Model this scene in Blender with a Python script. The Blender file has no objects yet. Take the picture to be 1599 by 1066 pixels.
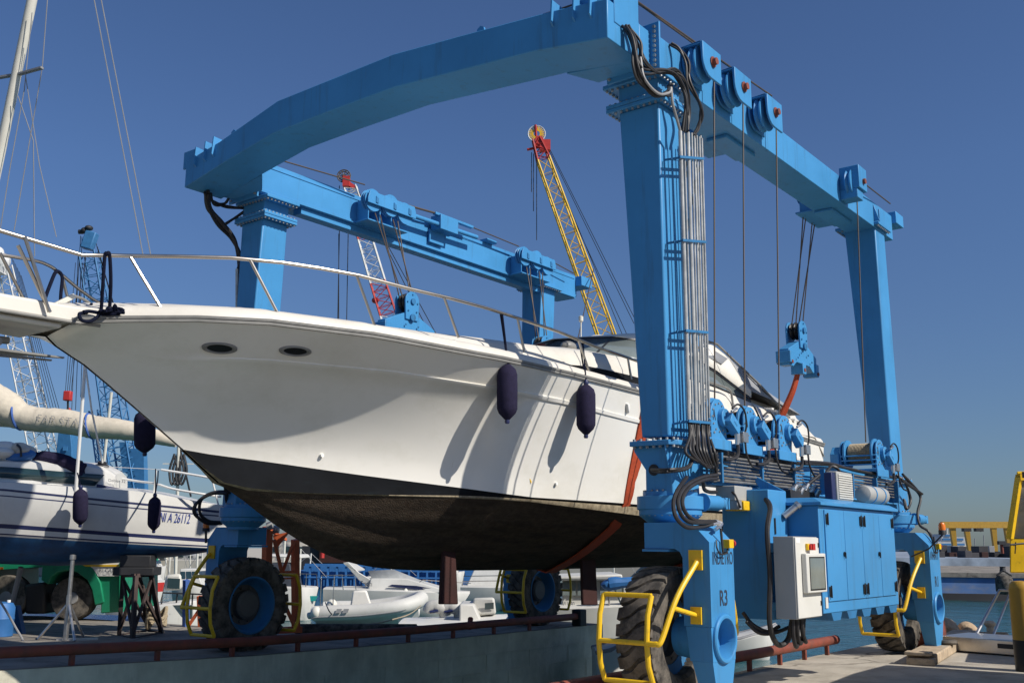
import bpy, bmesh, math, random
from mathutils import Vector, Matrix
random.seed(7)
R = math.radians
scn = bpy.context.scene
col = scn.collection
# ------------------------------------------------------------------ camera
F, YAW, PIT, ROLL = 1589.88, 0.6644, 0.1977, 0.0072
CX, CY, CZ = -9.998, -5.784, 1.65
_fw = Vector((math.cos(YAW)*math.cos(PIT), math.sin(YAW)*math.cos(PIT), math.sin(PIT)))
_r = Vector((math.sin(YAW), -math.cos(YAW), 0)); _u = _r.cross(_fw)
_R = _r*math.cos(ROLL)+_u*math.sin(ROLL); _U = -_r*math.sin(ROLL)+_u*math.cos(ROLL)
_C = Vector((CX, CY, CZ))
def P(x, y, X=None, Y=None, Z=None, D=None):
    """a survey helper: the place in the yard seen at photo point (x, y) on a known plane or at a known depth"""
    d = _fw+_R*((x-799.5)/F)-_U*((y-533)/F)
    if X is not None: t = (X-_C.x)/d.x
    elif Y is not None: t = (Y-_C.y)/d.y
    elif Z is not None: t = (Z-_C.z)/d.z
    else: t = D
    return _C+d*t
def Q(p):
    d = Vector(p)-_C; z = d.dot(_fw)
    return 799.5+F*d.dot(_R)/z, 533-F*d.dot(_U)/z
cd = bpy.data.cameras.new('camera'); cam = bpy.data.objects.new('camera', cd); col.objects.link(cam)
cam.matrix_world = Matrix(((_R.x, _U.x, -_fw.x, CX), (_R.y, _U.y, -_fw.y, CY), (_R.z, _U.z, -_fw.z, CZ), (0, 0, 0, 1)))
cd.sensor_width = 36; cd.lens = F/1599*36; cd.clip_end = 6000; cd.clip_start = .05
scn.camera = cam
# ------------------------------------------------------------------ light
SD = Vector((.11, -1, .79)).normalized()
sl = bpy.data.lights.new('sun', 'SUN'); sl.energy = 4.3; sl.angle = R(.5); sl.color = (1, .94, .85)
so = bpy.data.objects.new('sun', sl); col.objects.link(so)
so.rotation_euler = SD.to_track_quat('Z', 'Y').to_euler(); so.location = (0, -20, 30)
w = bpy.data.worlds.new('World'); scn.world = w; w.use_nodes = True
nt = w.node_tree; nt.nodes.clear()
sky = nt.nodes.new('ShaderNodeTexSky'); sky.sky_type = 'NISHITA'; sky.sun_disc = False
sky.sun_elevation = math.asin(SD.z); sky.sun_rotation = math.atan2(SD.x, SD.y)
sky.air_density = 1.0; sky.dust_density = .5; sky.ozone_density = 3.0; sky.altitude = 0
hs = nt.nodes.new('ShaderNodeMix'); hs.data_type = 'RGBA'; hs.blend_type = 'MULTIPLY'; hs.inputs[0].default_value = 1; hs.inputs[7].default_value = (.83, 1.0, 1.30, 1)
bg = nt.nodes.new('ShaderNodeBackground'); bg.inputs[1].default_value = .06
wo = nt.nodes.new('ShaderNodeOutputWorld')
nt.links.new(sky.outputs[0], hs.inputs[6]); 
wt = nt.nodes.new('ShaderNodeTexCoord'); wx = nt.nodes.new('ShaderNodeSeparateXYZ'); wr = nt.nodes.new('ShaderNodeMapRange'); wr.inputs[1].default_value = 0; wr.inputs[2].default_value = .34; wr.inputs[3].default_value = .70; wr.inputs[4].default_value = 1
wm_ = nt.nodes.new('ShaderNodeMix'); wm_.data_type = 'RGBA'; wm_.blend_type = 'MULTIPLY'; wm_.inputs[0].default_value = 1
nt.links.new(wt.outputs['Generated'], wx.inputs[0]); nt.links.new(wx.outputs['Z'], wr.inputs[0]); nt.links.new(hs.outputs[2], wm_.inputs[6]); nt.links.new(wr.outputs[0], wm_.inputs[7]); nt.links.new(wm_.outputs[2], bg.inputs[0]); nt.links.new(bg.outputs[0], wo.inputs[0])
vs = scn.view_settings; vs.view_transform = 'Standard'; vs.look = 'None'; vs.exposure = .24; vs.gamma = 1
scn.render.engine = 'CYCLES'
scn.cycles.max_bounces = 6
# ------------------------------------------------------------------ materials
M = {}
def mat(name, c, rough=.5, metal=0, var=.12, vs=3., dirt=None, damt=.0, dscale=(2, 2, .35), dth=.55, bump=0, bs=30., spec=.5, coat=0, c2=None, dirt2=None, crack=None, trans=0):
    m = bpy.data.materials.new(name); m.use_nodes = True; t = m.node_tree; n = t.nodes; l = t.links
    b = n['Principled BSDF']; b.inputs['Roughness'].default_value = rough; b.inputs['Metallic'].default_value = metal
    b.inputs['Specular IOR Level'].default_value = spec; b.inputs['Coat Weight'].default_value = coat; b.inputs['Coat Roughness'].default_value = .08
    tc = n.new('ShaderNodeTexCoord')
    no = n.new('ShaderNodeTexNoise'); no.inputs['Scale'].default_value = vs; no.inputs['Detail'].default_value = 5; no.inputs['Roughness'].default_value = .62
    l.new(tc.outputs['Object'], no.inputs['Vector'])
    mx = n.new('ShaderNodeMix'); mx.data_type = 'RGBA'
    a = tuple(max(0, x*(1-var)) for x in c)+(1,); bb = tuple(min(1, x*(1+var)) for x in (c2 or c))+(1,)
    mx.inputs[6].default_value = a; mx.inputs[7].default_value = bb
    cr = n.new('ShaderNodeMapRange'); cr.inputs[1].default_value = .3; cr.inputs[2].default_value = .7
    l.new(no.outputs[0], cr.inputs[0]); l.new(cr.outputs[0], mx.inputs[0])
    out = mx.outputs[2]
    if dirt:
        mp = n.new('ShaderNodeMapping'); mp.inputs['Scale'].default_value = dscale; l.new(tc.outputs['Object'], mp.inputs[0])
        n2 = n.new('ShaderNodeTexNoise'); n2.inputs['Scale'].default_value = 2.2; n2.inputs['Detail'].default_value = 8; n2.inputs['Roughness'].default_value = .7
        l.new(mp.outputs[0], n2.inputs['Vector'])
        r2 = n.new('ShaderNodeMapRange'); r2.inputs[1].default_value = dth; r2.inputs[2].default_value = dth+.2; r2.inputs[4].default_value = damt
        l.new(n2.outputs[0], r2.inputs[0])
        m2 = n.new('ShaderNodeMix'); m2.data_type = 'RGBA'; m2.inputs[7].default_value = tuple(dirt)+(1,)
        l.new(out, m2.inputs[6]); l.new(r2.outputs[0], m2.inputs[0]); out = m2.outputs[2]
    if dirt2:      # thin runs of a second colour
        c_, amt, sc_, th = dirt2
        mp = n.new('ShaderNodeMapping'); mp.inputs['Scale'].default_value = sc_; mp.inputs['Location'].default_value = (3.1, 1.7, .4); l.new(tc.outputs['Object'], mp.inputs[0])
        n2 = n.new('ShaderNodeTexNoise'); n2.inputs['Scale'].default_value = 1.6; n2.inputs['Detail'].default_value = 7; n2.inputs['Roughness'].default_value = .72
        l.new(mp.outputs[0], n2.inputs['Vector'])
        r2 = n.new('ShaderNodeMapRange'); r2.inputs[1].default_value = th; r2.inputs[2].default_value = th+.10; r2.inputs[4].default_value = amt
        l.new(n2.outputs[0], r2.inputs[0]); m2 = n.new('ShaderNodeMix'); m2.data_type = 'RGBA'; m2.inputs[7].default_value = tuple(c_)+(1,)
        l.new(out, m2.inputs[6]); l.new(r2.outputs[0], m2.inputs[0]); out = m2.outputs[2]
    if crack:      # cracks and slab joints
        n4 = n.new('ShaderNodeTexNoise'); n4.inputs['Scale'].default_value = 1.4; n4.inputs['Detail'].default_value = 6; l.new(tc.outputs['Object'], n4.inputs['Vector'])
        va = n.new('ShaderNodeVectorMath'); va.operation = 'MULTIPLY_ADD'; va.inputs[1].default_value = (.7, .7, .7); l.new(n4.outputs['Color'], va.inputs[0]); l.new(tc.outputs['Object'], va.inputs[2])
        vo = n.new('ShaderNodeTexVoronoi'); vo.feature = 'DISTANCE_TO_EDGE'; vo.inputs['Scale'].default_value = crack; l.new(va.outputs[0], vo.inputs['Vector'])
        r2 = n.new('ShaderNodeMapRange'); r2.inputs[1].default_value = .004; r2.inputs[2].default_value = .012; r2.inputs[3].default_value = .55; r2.inputs[4].default_value = 0
        l.new(vo.outputs['Distance'], r2.inputs[0]); m2 = n.new('ShaderNodeMix'); m2.data_type = 'RGBA'; m2.inputs[7].default_value = (.07, .062, .052, 1)
        l.new(out, m2.inputs[6]); l.new(r2.outputs[0], m2.inputs[0]); out = m2.outputs[2]
    l.new(out, b.inputs['Base Color'])
    rr = n.new('ShaderNodeMapRange'); rr.inputs[3].default_value = max(.02, rough-.08); rr.inputs[4].default_value = min(1, rough+.1)
    l.new(no.outputs[0], rr.inputs[0]); l.new(rr.outputs[0], b.inputs['Roughness'])
    if bump:
        n3 = n.new('ShaderNodeTexNoise'); n3.inputs['Scale'].default_value = bs; n3.inputs['Detail'].default_value = 4
        l.new(tc.outputs['Object'], n3.inputs['Vector'])
        bp = n.new('ShaderNodeBump'); bp.inputs['Strength'].default_value = bump; bp.inputs['Distance'].default_value = .02
        l.new(n3.outputs[0], bp.inputs['Height']); l.new(bp.outputs[0], b.inputs['Normal'])
    if trans: b.inputs['Transmission Weight'].default_value = trans
    M[name] = m; return m
mat('blue', (.056, .252, .51), .38, var=.10, vs=.9, dirt2=((.13, .085, .06), .55, (7, 7, .45), .66), dirt=(.055, .12, .19), damt=.6, dscale=(3.5, 3.5, .25), dth=.55, bump=.02, bs=60, spec=.3)
mat('blue_dull', (.034, .165, .35), .5, var=.1, dirt=(.04, .06, .08), damt=.6, dth=.52, spec=.3)
mat('yellow', (.76, .47, .012), .4, var=.10, dirt=(.22, .13, .03), damt=.65, dscale=(4, 4, 4), dth=.56, dirt2=((.07, .05, .04), .6, (9, 9, 9), .66))
mat('yellow_far', (.42, .24, .025), .5, var=.12, dirt=(.2, .1, .03), damt=.5)
mat('white_gel', (.83, .805, .74), .2, var=.02, vs=.8, dirt=(.66, .635, .54), damt=.6, dscale=(.3, .3, .4), dth=.50, dirt2=((.5, .44, .32), .35, (6, 6, .3), .66), spec=.5, coat=.35)
mat('white', (.80, .79, .75), .35, var=.04)
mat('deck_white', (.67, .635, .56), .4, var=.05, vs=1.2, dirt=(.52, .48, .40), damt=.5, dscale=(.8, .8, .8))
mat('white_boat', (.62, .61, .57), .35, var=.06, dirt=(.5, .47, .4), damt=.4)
mat('cream', (.62, .60, .52), .6, var=.06, bump=.05, bs=80)
mat('black', (.012, .012, .013), .42, var=.2)
mat('hose', (.018, .016, .016), .5, var=.25, vs=12)
mat('dark', (.02, .02, .022), .6, var=.3)
mat('pipe_zinc', (.42, .42, .40), .4, metal=.35, var=.25, vs=5)
mat('pipe_grey', (.20, .195, .18), .42, metal=.35, var=.3, vs=6, dirt=(.08, .07, .06), damt=.6, dscale=(3, 3, 3))
mat('rubber', (.045, .041, .037), .85, var=.25, vs=14, dirt=(.19, .165, .135), damt=.75, dscale=(2.5, 2.5, 2.5), dth=.40, bump=.1, bs=90, spec=.2)
mat('steel', (.52, .51, .49), .33, metal=.9, var=.12, vs=9)
mat('stainless', (.40, .37, .33), .3, metal=1, var=.05)
mat('bolt', (.30, .32, .33), .5, metal=.4, var=.15)
mat('cable', (.09, .07, .055), .6, metal=.3, var=.2, vs=40)
mat('grey_box', (.36, .36, .34), .5, var=.05)
mat('light_grey', (.60, .59, .54), .5, var=.04)
mat('mid_grey', (.25, .25, .25), .5, var=.1)
mat('rust_red', (.20, .045, .026), .65, var=.25, vs=5, dirt=(.10, .05, .035), damt=.7, dscale=(1.5, 1.5, 1.5), dth=.48, bump=.06)
mat('orange_sling', (.40, .055, .014), .75, var=.2, vs=14, dirt=(.2, .05, .03), damt=.5, bump=.2, bs=50)
mat('orange_steel', (.60, .13, .045), .55, var=.15, dirt=(.22, .06, .03), damt=.6)
mat('red', (.45, .03, .025), .5, var=.12)
mat('antifoul', (.078, .056, .040), .95, var=.22, vs=14, c2=(.082, .062, .045), dirt=(.034, .028, .023), damt=.7, dscale=(.6, 2.2, 5), dth=.45, bump=.7, bs=60, spec=.08, dirt2=((.10, .045, .02), .6, (5, 5, 8), .63))
mat('waterline_tan', (.30, .25, .17), .9, var=.35, vs=16, dirt=(.1, .07, .04), damt=.7, dscale=(6, 6, 1.2), dth=.5, bump=.35, bs=60, spec=.15)
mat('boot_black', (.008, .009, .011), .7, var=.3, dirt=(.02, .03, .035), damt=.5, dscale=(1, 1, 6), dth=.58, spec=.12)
mat('rudder_red', (.036, .009, .007), .8, var=.3, bump=.2, dirt=(.02, .012, .01), damt=.7)
mat('navy_cloth', (.022, .019, .045), .9, var=.2, vs=20, bump=.3, bs=160, spec=.15)
mat('navy', (.018, .025, .085), .4, var=.1)
mat('navy_hull', (.012, .022, .075), .25, var=.1)
mat('rope', (.007, .009, .022), .9, var=.3, vs=40, spec=.1)
mat('tan_rope', (.34, .28, .19), .9, var=.25, vs=30, bump=.5, bs=120)
mat('rubrail', (.20, .195, .18), .45, var=.2, vs=5)
mat('glass', (.02, .045, .05), .06, var=.2, spec=.8)
mat('glass_pale', (.17, .20, .195), .08, var=.15, spec=.8)
mat('plexi', (.30, .31, .30), .12, var=.15, spec=.6)
mat('canvas_white', (.72, .69, .62), .85, var=.06, bump=.15, bs=8)
mat('canvas_grey', (.27, .28, .30), .7, var=.1, bump=.15, bs=6)
mat('canvas_dark', (.028, .035, .05), .8, var=.2, bump=.2, bs=10)
mat('sailcover', (.56, .50, .40), .85, var=.09, vs=6, dirt=(.34, .29, .22), damt=.45, bump=.35, bs=9)
mat('strap_blue', (.05, .12, .38), .8)
mat('bottom_blue', (.012, .075, .19), .5, var=.3, vs=6, dirt=(.02, .03, .05), damt=.7)
mat('green', (.012, .235, .12), .4, var=.12, vs=5, dirt=(.02, .08, .05), damt=.6)
mat('amber', (.75, .18, .01), .25, var=.1)
mat('concrete', (.43, .39, .325), .9, var=.14, vs=1.6, dirt=(.27, .24, .20), damt=.75, dscale=(.8, .8, .8), dth=.46, bump=.3, bs=22, spec=.2, crack=.28, dirt2=((.10, .09, .08), .55, (1.1, 1.1, 1), .62))
mat('concrete_far', (.42, .39, .33), .9, var=.15, vs=.3, dirt=(.25, .22, .18), damt=.6)
mat('yard', (.34, .315, .27), .9, var=.2, dirt=(.2, .18, .15), damt=.7)  # for the unseen sheet added to temper bounce light on the yacht
mat('harbour', (.22, .26, .32), .9, var=.4, vs=.3)
mat('wall_conc', (.50, .475, .38), .9, var=.2, vs=2.2, dirt=(.70, .67, .56), damt=.6, dscale=(1.5, 1.5, .3), dth=.52, bump=.3, bs=18, spec=.2)
mat('hard', (.26, .235, .20), .9, var=.22, vs=1.2, crack=.3, dirt=(.09, .08, .075), damt=.85, dscale=(.5, .5, .5), dth=.46, bump=.25, bs=20, spec=.3)
mat('wood', (.42, .33, .23), .85, var=.25, vs=6, dirt=(.14, .10, .07), damt=.6, dscale=(1, 6, 6), bump=.3, bs=30)
mat('rock', (.42, .31, .20), .95, var=.3, vs=5, bump=.8, bs=9)
mat('barge_blue', (.03, .14, .37), .55, var=.15, dirt=(.04, .06, .1), damt=.4)
mat('quay_blue', (.10, .20, .42), .9, var=.3, vs=.25, dirt=(.32, .30, .28), damt=.7, dscale=(.2, .2, .5), dth=.5)
mat('far_dark', (.055, .052, .055), .9, var=.5, vs=.12)
mat('far_white', (.54, .53, .49), .55, var=.12, vs=.8, dirt=(.40, .38, .33), damt=.5)
mat('far_wall', (.50, .47, .41), .9, var=.12)
mat('teal', (.02, .30, .27), .5)
mat('buoy_orange', (.62, .12, .05), .6)
mat('fender_white', (.66, .64, .56), .5, var=.08)
mat('crane_white', (.62, .62, .60), .5, var=.1)
mat('crane_blue', (.042, .17, .36), .5, var=.12)
mat('text_dark', (.025, .035, .06), .5, var=.1)
mat('text_blue', (.02, .045, .25), .5, var=.1)
mat('hub_grey', (.10, .10, .095), .6, var=.2, dirt=(.05, .045, .04), damt=.6)
mat('trestle', (.055, .038, .034), .7, var=.4, dirt=(.16, .10, .09), damt=.6)
mat('cover_text', (.36, .34, .32), .9)
def water_mat():
    m = bpy.data.materials.new('water'); m.use_nodes = True; n = m.node_tree.nodes; l = m.node_tree.links
    b = n['Principled BSDF']; b.inputs['Base Color'].default_value = (.012, .085, .098, 1); b.inputs['Roughness'].default_value = .12; b.inputs['IOR'].default_value = 1.33
    tc = n.new('ShaderNodeTexCoord'); last = None
    for sc, d, st in ((.55, .5, .4), (2.2, .12, .4), (9, .03, .35)):
        no = n.new('ShaderNodeTexNoise'); no.inputs['Scale'].default_value = sc; no.inputs['Detail'].default_value = 4
        l.new(tc.outputs['Object'], no.inputs['Vector'])
        bp = n.new('ShaderNodeBump'); bp.inputs['Strength'].default_value = st; bp.inputs['Distance'].default_value = d
        l.new(no.outputs[0], bp.inputs['Height'])
        if last: l.new(last.outputs[0], bp.inputs['Normal'])
        last = bp
    l.new(last.outputs[0], b.inputs['Normal']); M['water'] = m
water_mat()
# ------------------------------------------------------------------ builders
def V(*a): return Vector(a)
class MB:
    def __init__(s): s.v = []; s.f = []; s.pc = []
    def add(s, vs, fs):
        s.pc.append((len(s.v), len(s.f))); o = len(s.v); s.v += [Vector(x) for x in vs]; s.f += [tuple(i+o for i in f) for f in fs]; return s
    def hexa(s, a, b):
        """two quads (lists of 4 points)"""
        return s.add(list(a)+list(b), [(3, 2, 1, 0), (4, 5, 6, 7)]+[(i, (i+1) % 4, (i+1) % 4+4, i+4) for i in range(4)])
    def box(s, x0, x1, y0, y1, z0, z1):
        q = [(x0, y0), (x1, y0), (x1, y1), (x0, y1)]
        return s.hexa([(x, y, z0) for x, y in q], [(x, y, z1) for x, y in q])
    def taper(s, r0, z0, r1, z1):
        def q(r, z): return [(r[0], r[2], z), (r[1], r[2], z), (r[1], r[3], z), (r[0], r[3], z)]
        return s.hexa(q(r0, z0), q(r1, z1))
    def obox(s, c, ax, ay, az, hx, hy, hz):
        c = Vector(c); ax, ay, az = Vector(ax).normalized()*hx, Vector(ay).normalized()*hy, Vector(az).normalized()*hz
        q = [-ax-ay, ax-ay, ax+ay, -ax+ay]
        return s.hexa([c+k-az for k in q], [c+k+az for k in q])
    def bar(s, a, b, w, h=None, up=(0, 0, 1)):
        a, b = Vector(a), Vector(b); d = (b-a); u = Vector(up)
        if abs(d.normalized().dot(u)) > .98: u = Vector((1, 0, 0))
        sx = d.cross(u).normalized(); uu = sx.cross(d).normalized()
        return s.obox((a+b)/2, d, sx, uu, d.length/2, w/2, (h or w)/2)
    def prism(s, poly, vec):
        n = len(poly); p = [Vector(x) for x in poly]; vec = Vector(vec)
        return s.add(p+[x+vec for x in p], [tuple(range(n))[::-1], tuple(range(n, 2*n))]+[(i, (i+1) % n, (i+1) % n+n, i+n) for i in range(n)])
    def tube(s, pts, r, n=8, closed=False, cap=True):
        p = [Vector(x) for x in pts]; k = len(p)
        if k < 2: return s
        rr = r if isinstance(r, (list, tuple)) else [r]*k
        vs = []; nrm = None
        for i in range(k):
            if closed: t = p[(i+1) % k]-p[i-1]
            else: t = p[min(i+1, k-1)]-p[max(i-1, 0)]
            t = t.normalized()
            if nrm is None:
                nrm = t.cross(Vector((0, 0, 1)))
                if nrm.length < .1: nrm = t.cross(Vector((1, 0, 0)))
            nrm = (nrm-t*nrm.dot(t)).normalized(); bn = t.cross(nrm)
            for j in range(n):
                a = 2*math.pi*j/n; vs.append(p[i]+(nrm*math.cos(a)+bn*math.sin(a))*rr[i])
        fs = []
        for i in range(k if closed else k-1):
            for j in range(n):
                a = i*n+j; b = i*n+(j+1) % n; i2 = (i+1) % k
                fs.append((a, b, i2*n+(j+1) % n, i2*n+j))
        if cap and not closed: fs += [tuple(range(n))[::-1], tuple(range((k-1)*n, k*n))]
        return s.add(vs, fs)
    def lathe(s, prof, o, ax, n=24, closed=False, cap=True):
        """prof: list of (radius, height along ax)"""
        o = Vector(o); ax = Vector(ax).normalized(); u = ax.cross(Vector((0, 0, 1)))
        if u.length < .1: u = ax.cross(Vector((1, 0, 0)))
        u.normalize(); v = ax.cross(u); vs = []; k = len(prof)
        for r, h in prof:
            for j in range(n):
                a = 2*math.pi*j/n; vs.append(o+ax*h+(u*math.cos(a)+v*math.sin(a))*r)
        fs = []
        for i in range(k if closed else k-1):
            i2 = (i+1) % k
            for j in range(n): fs.append((i*n+j, i*n+(j+1) % n, i2*n+(j+1) % n, i2*n+j))
        if not closed and cap:
            if prof[0][0] > 1e-4: fs.append(tuple(range(n))[::-1])
            if prof[-1][0] > 1e-4: fs.append(tuple(range((k-1)*n, k*n)))
        return s.add(vs, fs)
    def cyl(s, a, b, r, n=16, r2=None):
        a, b = Vector(a), Vector(b)
        return s.lathe([(r, 0), (r if r2 is None else r2, (b-a).length)], a, b-a, n)
    def ell(s, c, rx, ry, rz, n=12, m=8, ax=None):
        c = Vector(c); vs = []; X, Y, Z = ax or (V(1, 0, 0), V(0, 1, 0), V(0, 0, 1))
        for i in range(m+1):
            t = math.pi*i/m
            for j in range(n):
                a = 2*math.pi*j/n
                vs.append(c+X*rx*math.sin(t)*math.cos(a)+Y*ry*math.sin(t)*math.sin(a)+Z*rz*math.cos(t))
        return s.add(vs, [(i*n+j, i*n+(j+1) % n, (i+1)*n+(j+1) % n, (i+1)*n+j) for i in range(m) for j in range(n)])
    def grid(s, rows, closed=False):
        """rows: equal-length lists of points"""
        k = len(rows[0]); vs = [p for r in rows for p in r]
        return s.add(vs, [(i*k+j, i*k+(j+1) % k, (i+1)*k+(j+1) % k, (i+1)*k+j) for i in range(len(rows)-1) for j in range(k if closed else k-1)])
    def each(s, name, m, parent=None, join=1, **kw):
        """every shape (or every JOIN shapes) becomes a part of its own"""
        out = []; b = s.pc[::join]+[(len(s.v), len(s.f))]
        for (v0, f0), (v1, f1) in zip(b, b[1:]):
            k = MB(); k.v = s.v[v0:v1]; k.f = [tuple(i-v0 for i in f) for f in s.f[f0:f1]]; out.append(k.build(name, m, parent, **kw))
        return out
    def build(s, name, m, parent=None, bevel=0, smooth=True, ang=35, thick=0, weld=True):
        me = bpy.data.meshes.new(name); off = parent.matrix_world.translation if parent else Vector((0, 0, 0))
        off = WL(parent) if parent else Vector((0, 0, 0))
        me.from_pydata([x-off for x in s.v], [], s.f)
        bm = bmesh.new(); bm.from_mesh(me)
        if weld: bmesh.ops.remove_doubles(bm, verts=bm.verts, dist=1e-5)
        bmesh.ops.recalc_face_normals(bm, faces=bm.faces); bm.to_mesh(me); bm.free()
        if smooth:
            for p in me.polygons: p.use_smooth = True
            me.set_sharp_from_angle(angle=R(ang))
        me.materials.append(M[m])
        o = bpy.data.objects.new(name, me); col.objects.link(o)
        if parent: o.parent = parent
        if thick:
            md = o.modifiers.new('t', 'SOLIDIFY'); md.thickness = thick; md.offset = 0
        if bevel:
            md = o.modifiers.new('b', 'BEVEL'); md.width = bevel; md.segments = 2; md.limit_method = 'ANGLE'; md.angle_limit = R(40); md.harden_normals = False
        return o
def WL(o):
    t = Vector((0, 0, 0))
    while o: t = t+o.location; o = o.parent
    return t
def tag(o, label=None, cat=None, group=None, kind=None):
    if label: o['label'] = label
    if cat: o['category'] = cat
    if group: o['group'] = group
    if kind: o['kind'] = kind
    return o
def thing(name, loc, label, cat, group=None):
    o = bpy.data.objects.new(name, None); col.objects.link(o); o.location = loc; o.empty_display_size = .2
    return tag(o, label, cat, group)
def dup(o, loc=None, parent=None, label=None):
    c = o.copy(); col.objects.link(c)
    if parent: c.parent = parent
    if loc is not None: c.location = loc
    if label: c['label'] = label
    for ch in o.children: dup(ch, None, c)
    return c
def sp(pts, k=8):
    """smooth curve through points"""
    p = [Vector(x) for x in pts]; out = []
    if len(p) < 3: return p
    q = [p[0]*2-p[1]]+p+[p[-1]*2-p[-2]]
    for i in range(1, len(q)-2):
        for j in range(k):
            t = j/k; a, b, c, d = q[i-1], q[i], q[i+1], q[i+2]
            out.append(.5*((2*b)+(c-a)*t+(2*a-5*b+4*c-d)*t*t+(3*b-a-3*c+d)*t**3))
    return out+[p[-1]]
def lerp(a, b, t): return a+(b-a)*t
def interp(tab, x):
    if x <= tab[0][0]: return tab[0][1]
    for (x0, y0), (x1, y1) in zip(tab, tab[1:]):
        if x <= x1: return y0+(y1-y0)*(x-x0)/(x1-x0)
    return tab[-1][1]
def smooth_interp(tab, x):
    """monotone-ish cubic through a table"""
    n = len(tab)
    if x <= tab[0][0]: return tab[0][1]
    if x >= tab[-1][0]: return tab[-1][1]
    for i in range(n-1):
        if x <= tab[i+1][0]: break
    h = tab[i+1][0]-tab[i][0]; t = (x-tab[i][0])/h
    def sl(k):
        a, b = max(0, k-1), min(n-1, k+1)
        return (tab[b][1]-tab[a][1])/(tab[b][0]-tab[a][0])
    m0, m1 = sl(i)*h, sl(i+1)*h; p0, p1 = tab[i][1], tab[i+1][1]
    return (2*t**3-3*t*t+1)*p0+(t**3-2*t*t+t)*m0+(-2*t**3+3*t*t)*p1+(t**3-t*t)*m1
def text(body, o, ux, uy, size, m, parent, name='lettering', width=None, proud=.002, bold=.0):
    """flat lettering whose baseline starts at o, running along ux with height along uy"""
    cu = bpy.data.curves.new('t', 'FONT'); cu.body = body; cu.size = 1; cu.offset = bold
    to = bpy.data.objects.new('t', cu); col.objects.link(to)
    me = bpy.data.meshes.new_from_object(to.evaluated_get(bpy.context.evaluated_depsgraph_get()))
    bpy.data.objects.remove(to)
    xs = [v.co.x for v in me.vertices]; ys = [v.co.y for v in me.vertices]
    x0, x1, y0, y1 = min(xs), max(xs), min(ys), max(ys)
    ux = Vector(ux).normalized(); uy = Vector(uy).normalized(); nz = ux.cross(uy)
    kx = (width/(x1-x0)) if width else size/(y1-y0); ky = size/(y1-y0); off = WL(parent)
    for v in me.vertices: v.co = Vector(o)+ux*((v.co.x-x0)*kx)+uy*((v.co.y-y0)*ky)+nz*proud-off
    me.materials.clear(); me.materials.append(M[m]); me.name = name
    ob = bpy.data.objects.new(name, me); col.objects.link(ob); ob.parent = parent
    return ob
# ================================================================== the travelling boat hoist
W = 7.14; L = 7.47
def bore(o, p, ax, r, dep):
    """cut a round hole into a part"""
    k = MB(); k.cyl(p, Vector(p)+Vector(ax)*dep, r, 36); c = k.build('cutter', 'blue_dull'); off = WL(o); c.location = -off
    c.location = (0, 0, 0); md = o.modifiers.new('x', 'BOOLEAN'); md.object = c; md.operation = 'DIFFERENCE'; md.solver = 'EXACT'
    bpy.context.view_layer.update(); me = bpy.data.meshes.new_from_object(o.evaluated_get(bpy.context.evaluated_depsgraph_get()))
    o.modifiers.clear(); old = o.data; o.data = me; me.name = old.name; bpy.data.objects.remove(c)
lift = thing('travel_lift', (0, 0, 0), 'big blue boat hoist on rubber tyres carrying the white motor yacht over the slip', 'boat hoist')
def SY(side, y): return y if side == 0 else W-y
def mbx(mb, side, x0, x1, y0, y1, z0, z1): return mb.box(x0, x1, SY(side, y0), SY(side, y1), z0, z1)
def bolts_rect(mb, side, X0, x0, x1, y0, y1, z, dx=.075, r=.017, h=.022):
    """bolt heads round the rim of a flange plate"""
    nx = max(2, round((x1-x0)/dx)); ny = max(2, round((y1-y0)/dx)); pts = []
    for i in range(nx+1): pts += [(x0+(x1-x0)*i/nx, y0), (x0+(x1-x0)*i/nx, y1)]
    for i in range(1, ny): pts += [(x0, y0+(y1-y0)*i/ny), (x1, y0+(y1-y0)*i/ny)]
    for x, y in pts: mb.cyl((X0+x, SY(side, y), z), (X0+x, SY(side, y), z+h), r, 6)
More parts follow.
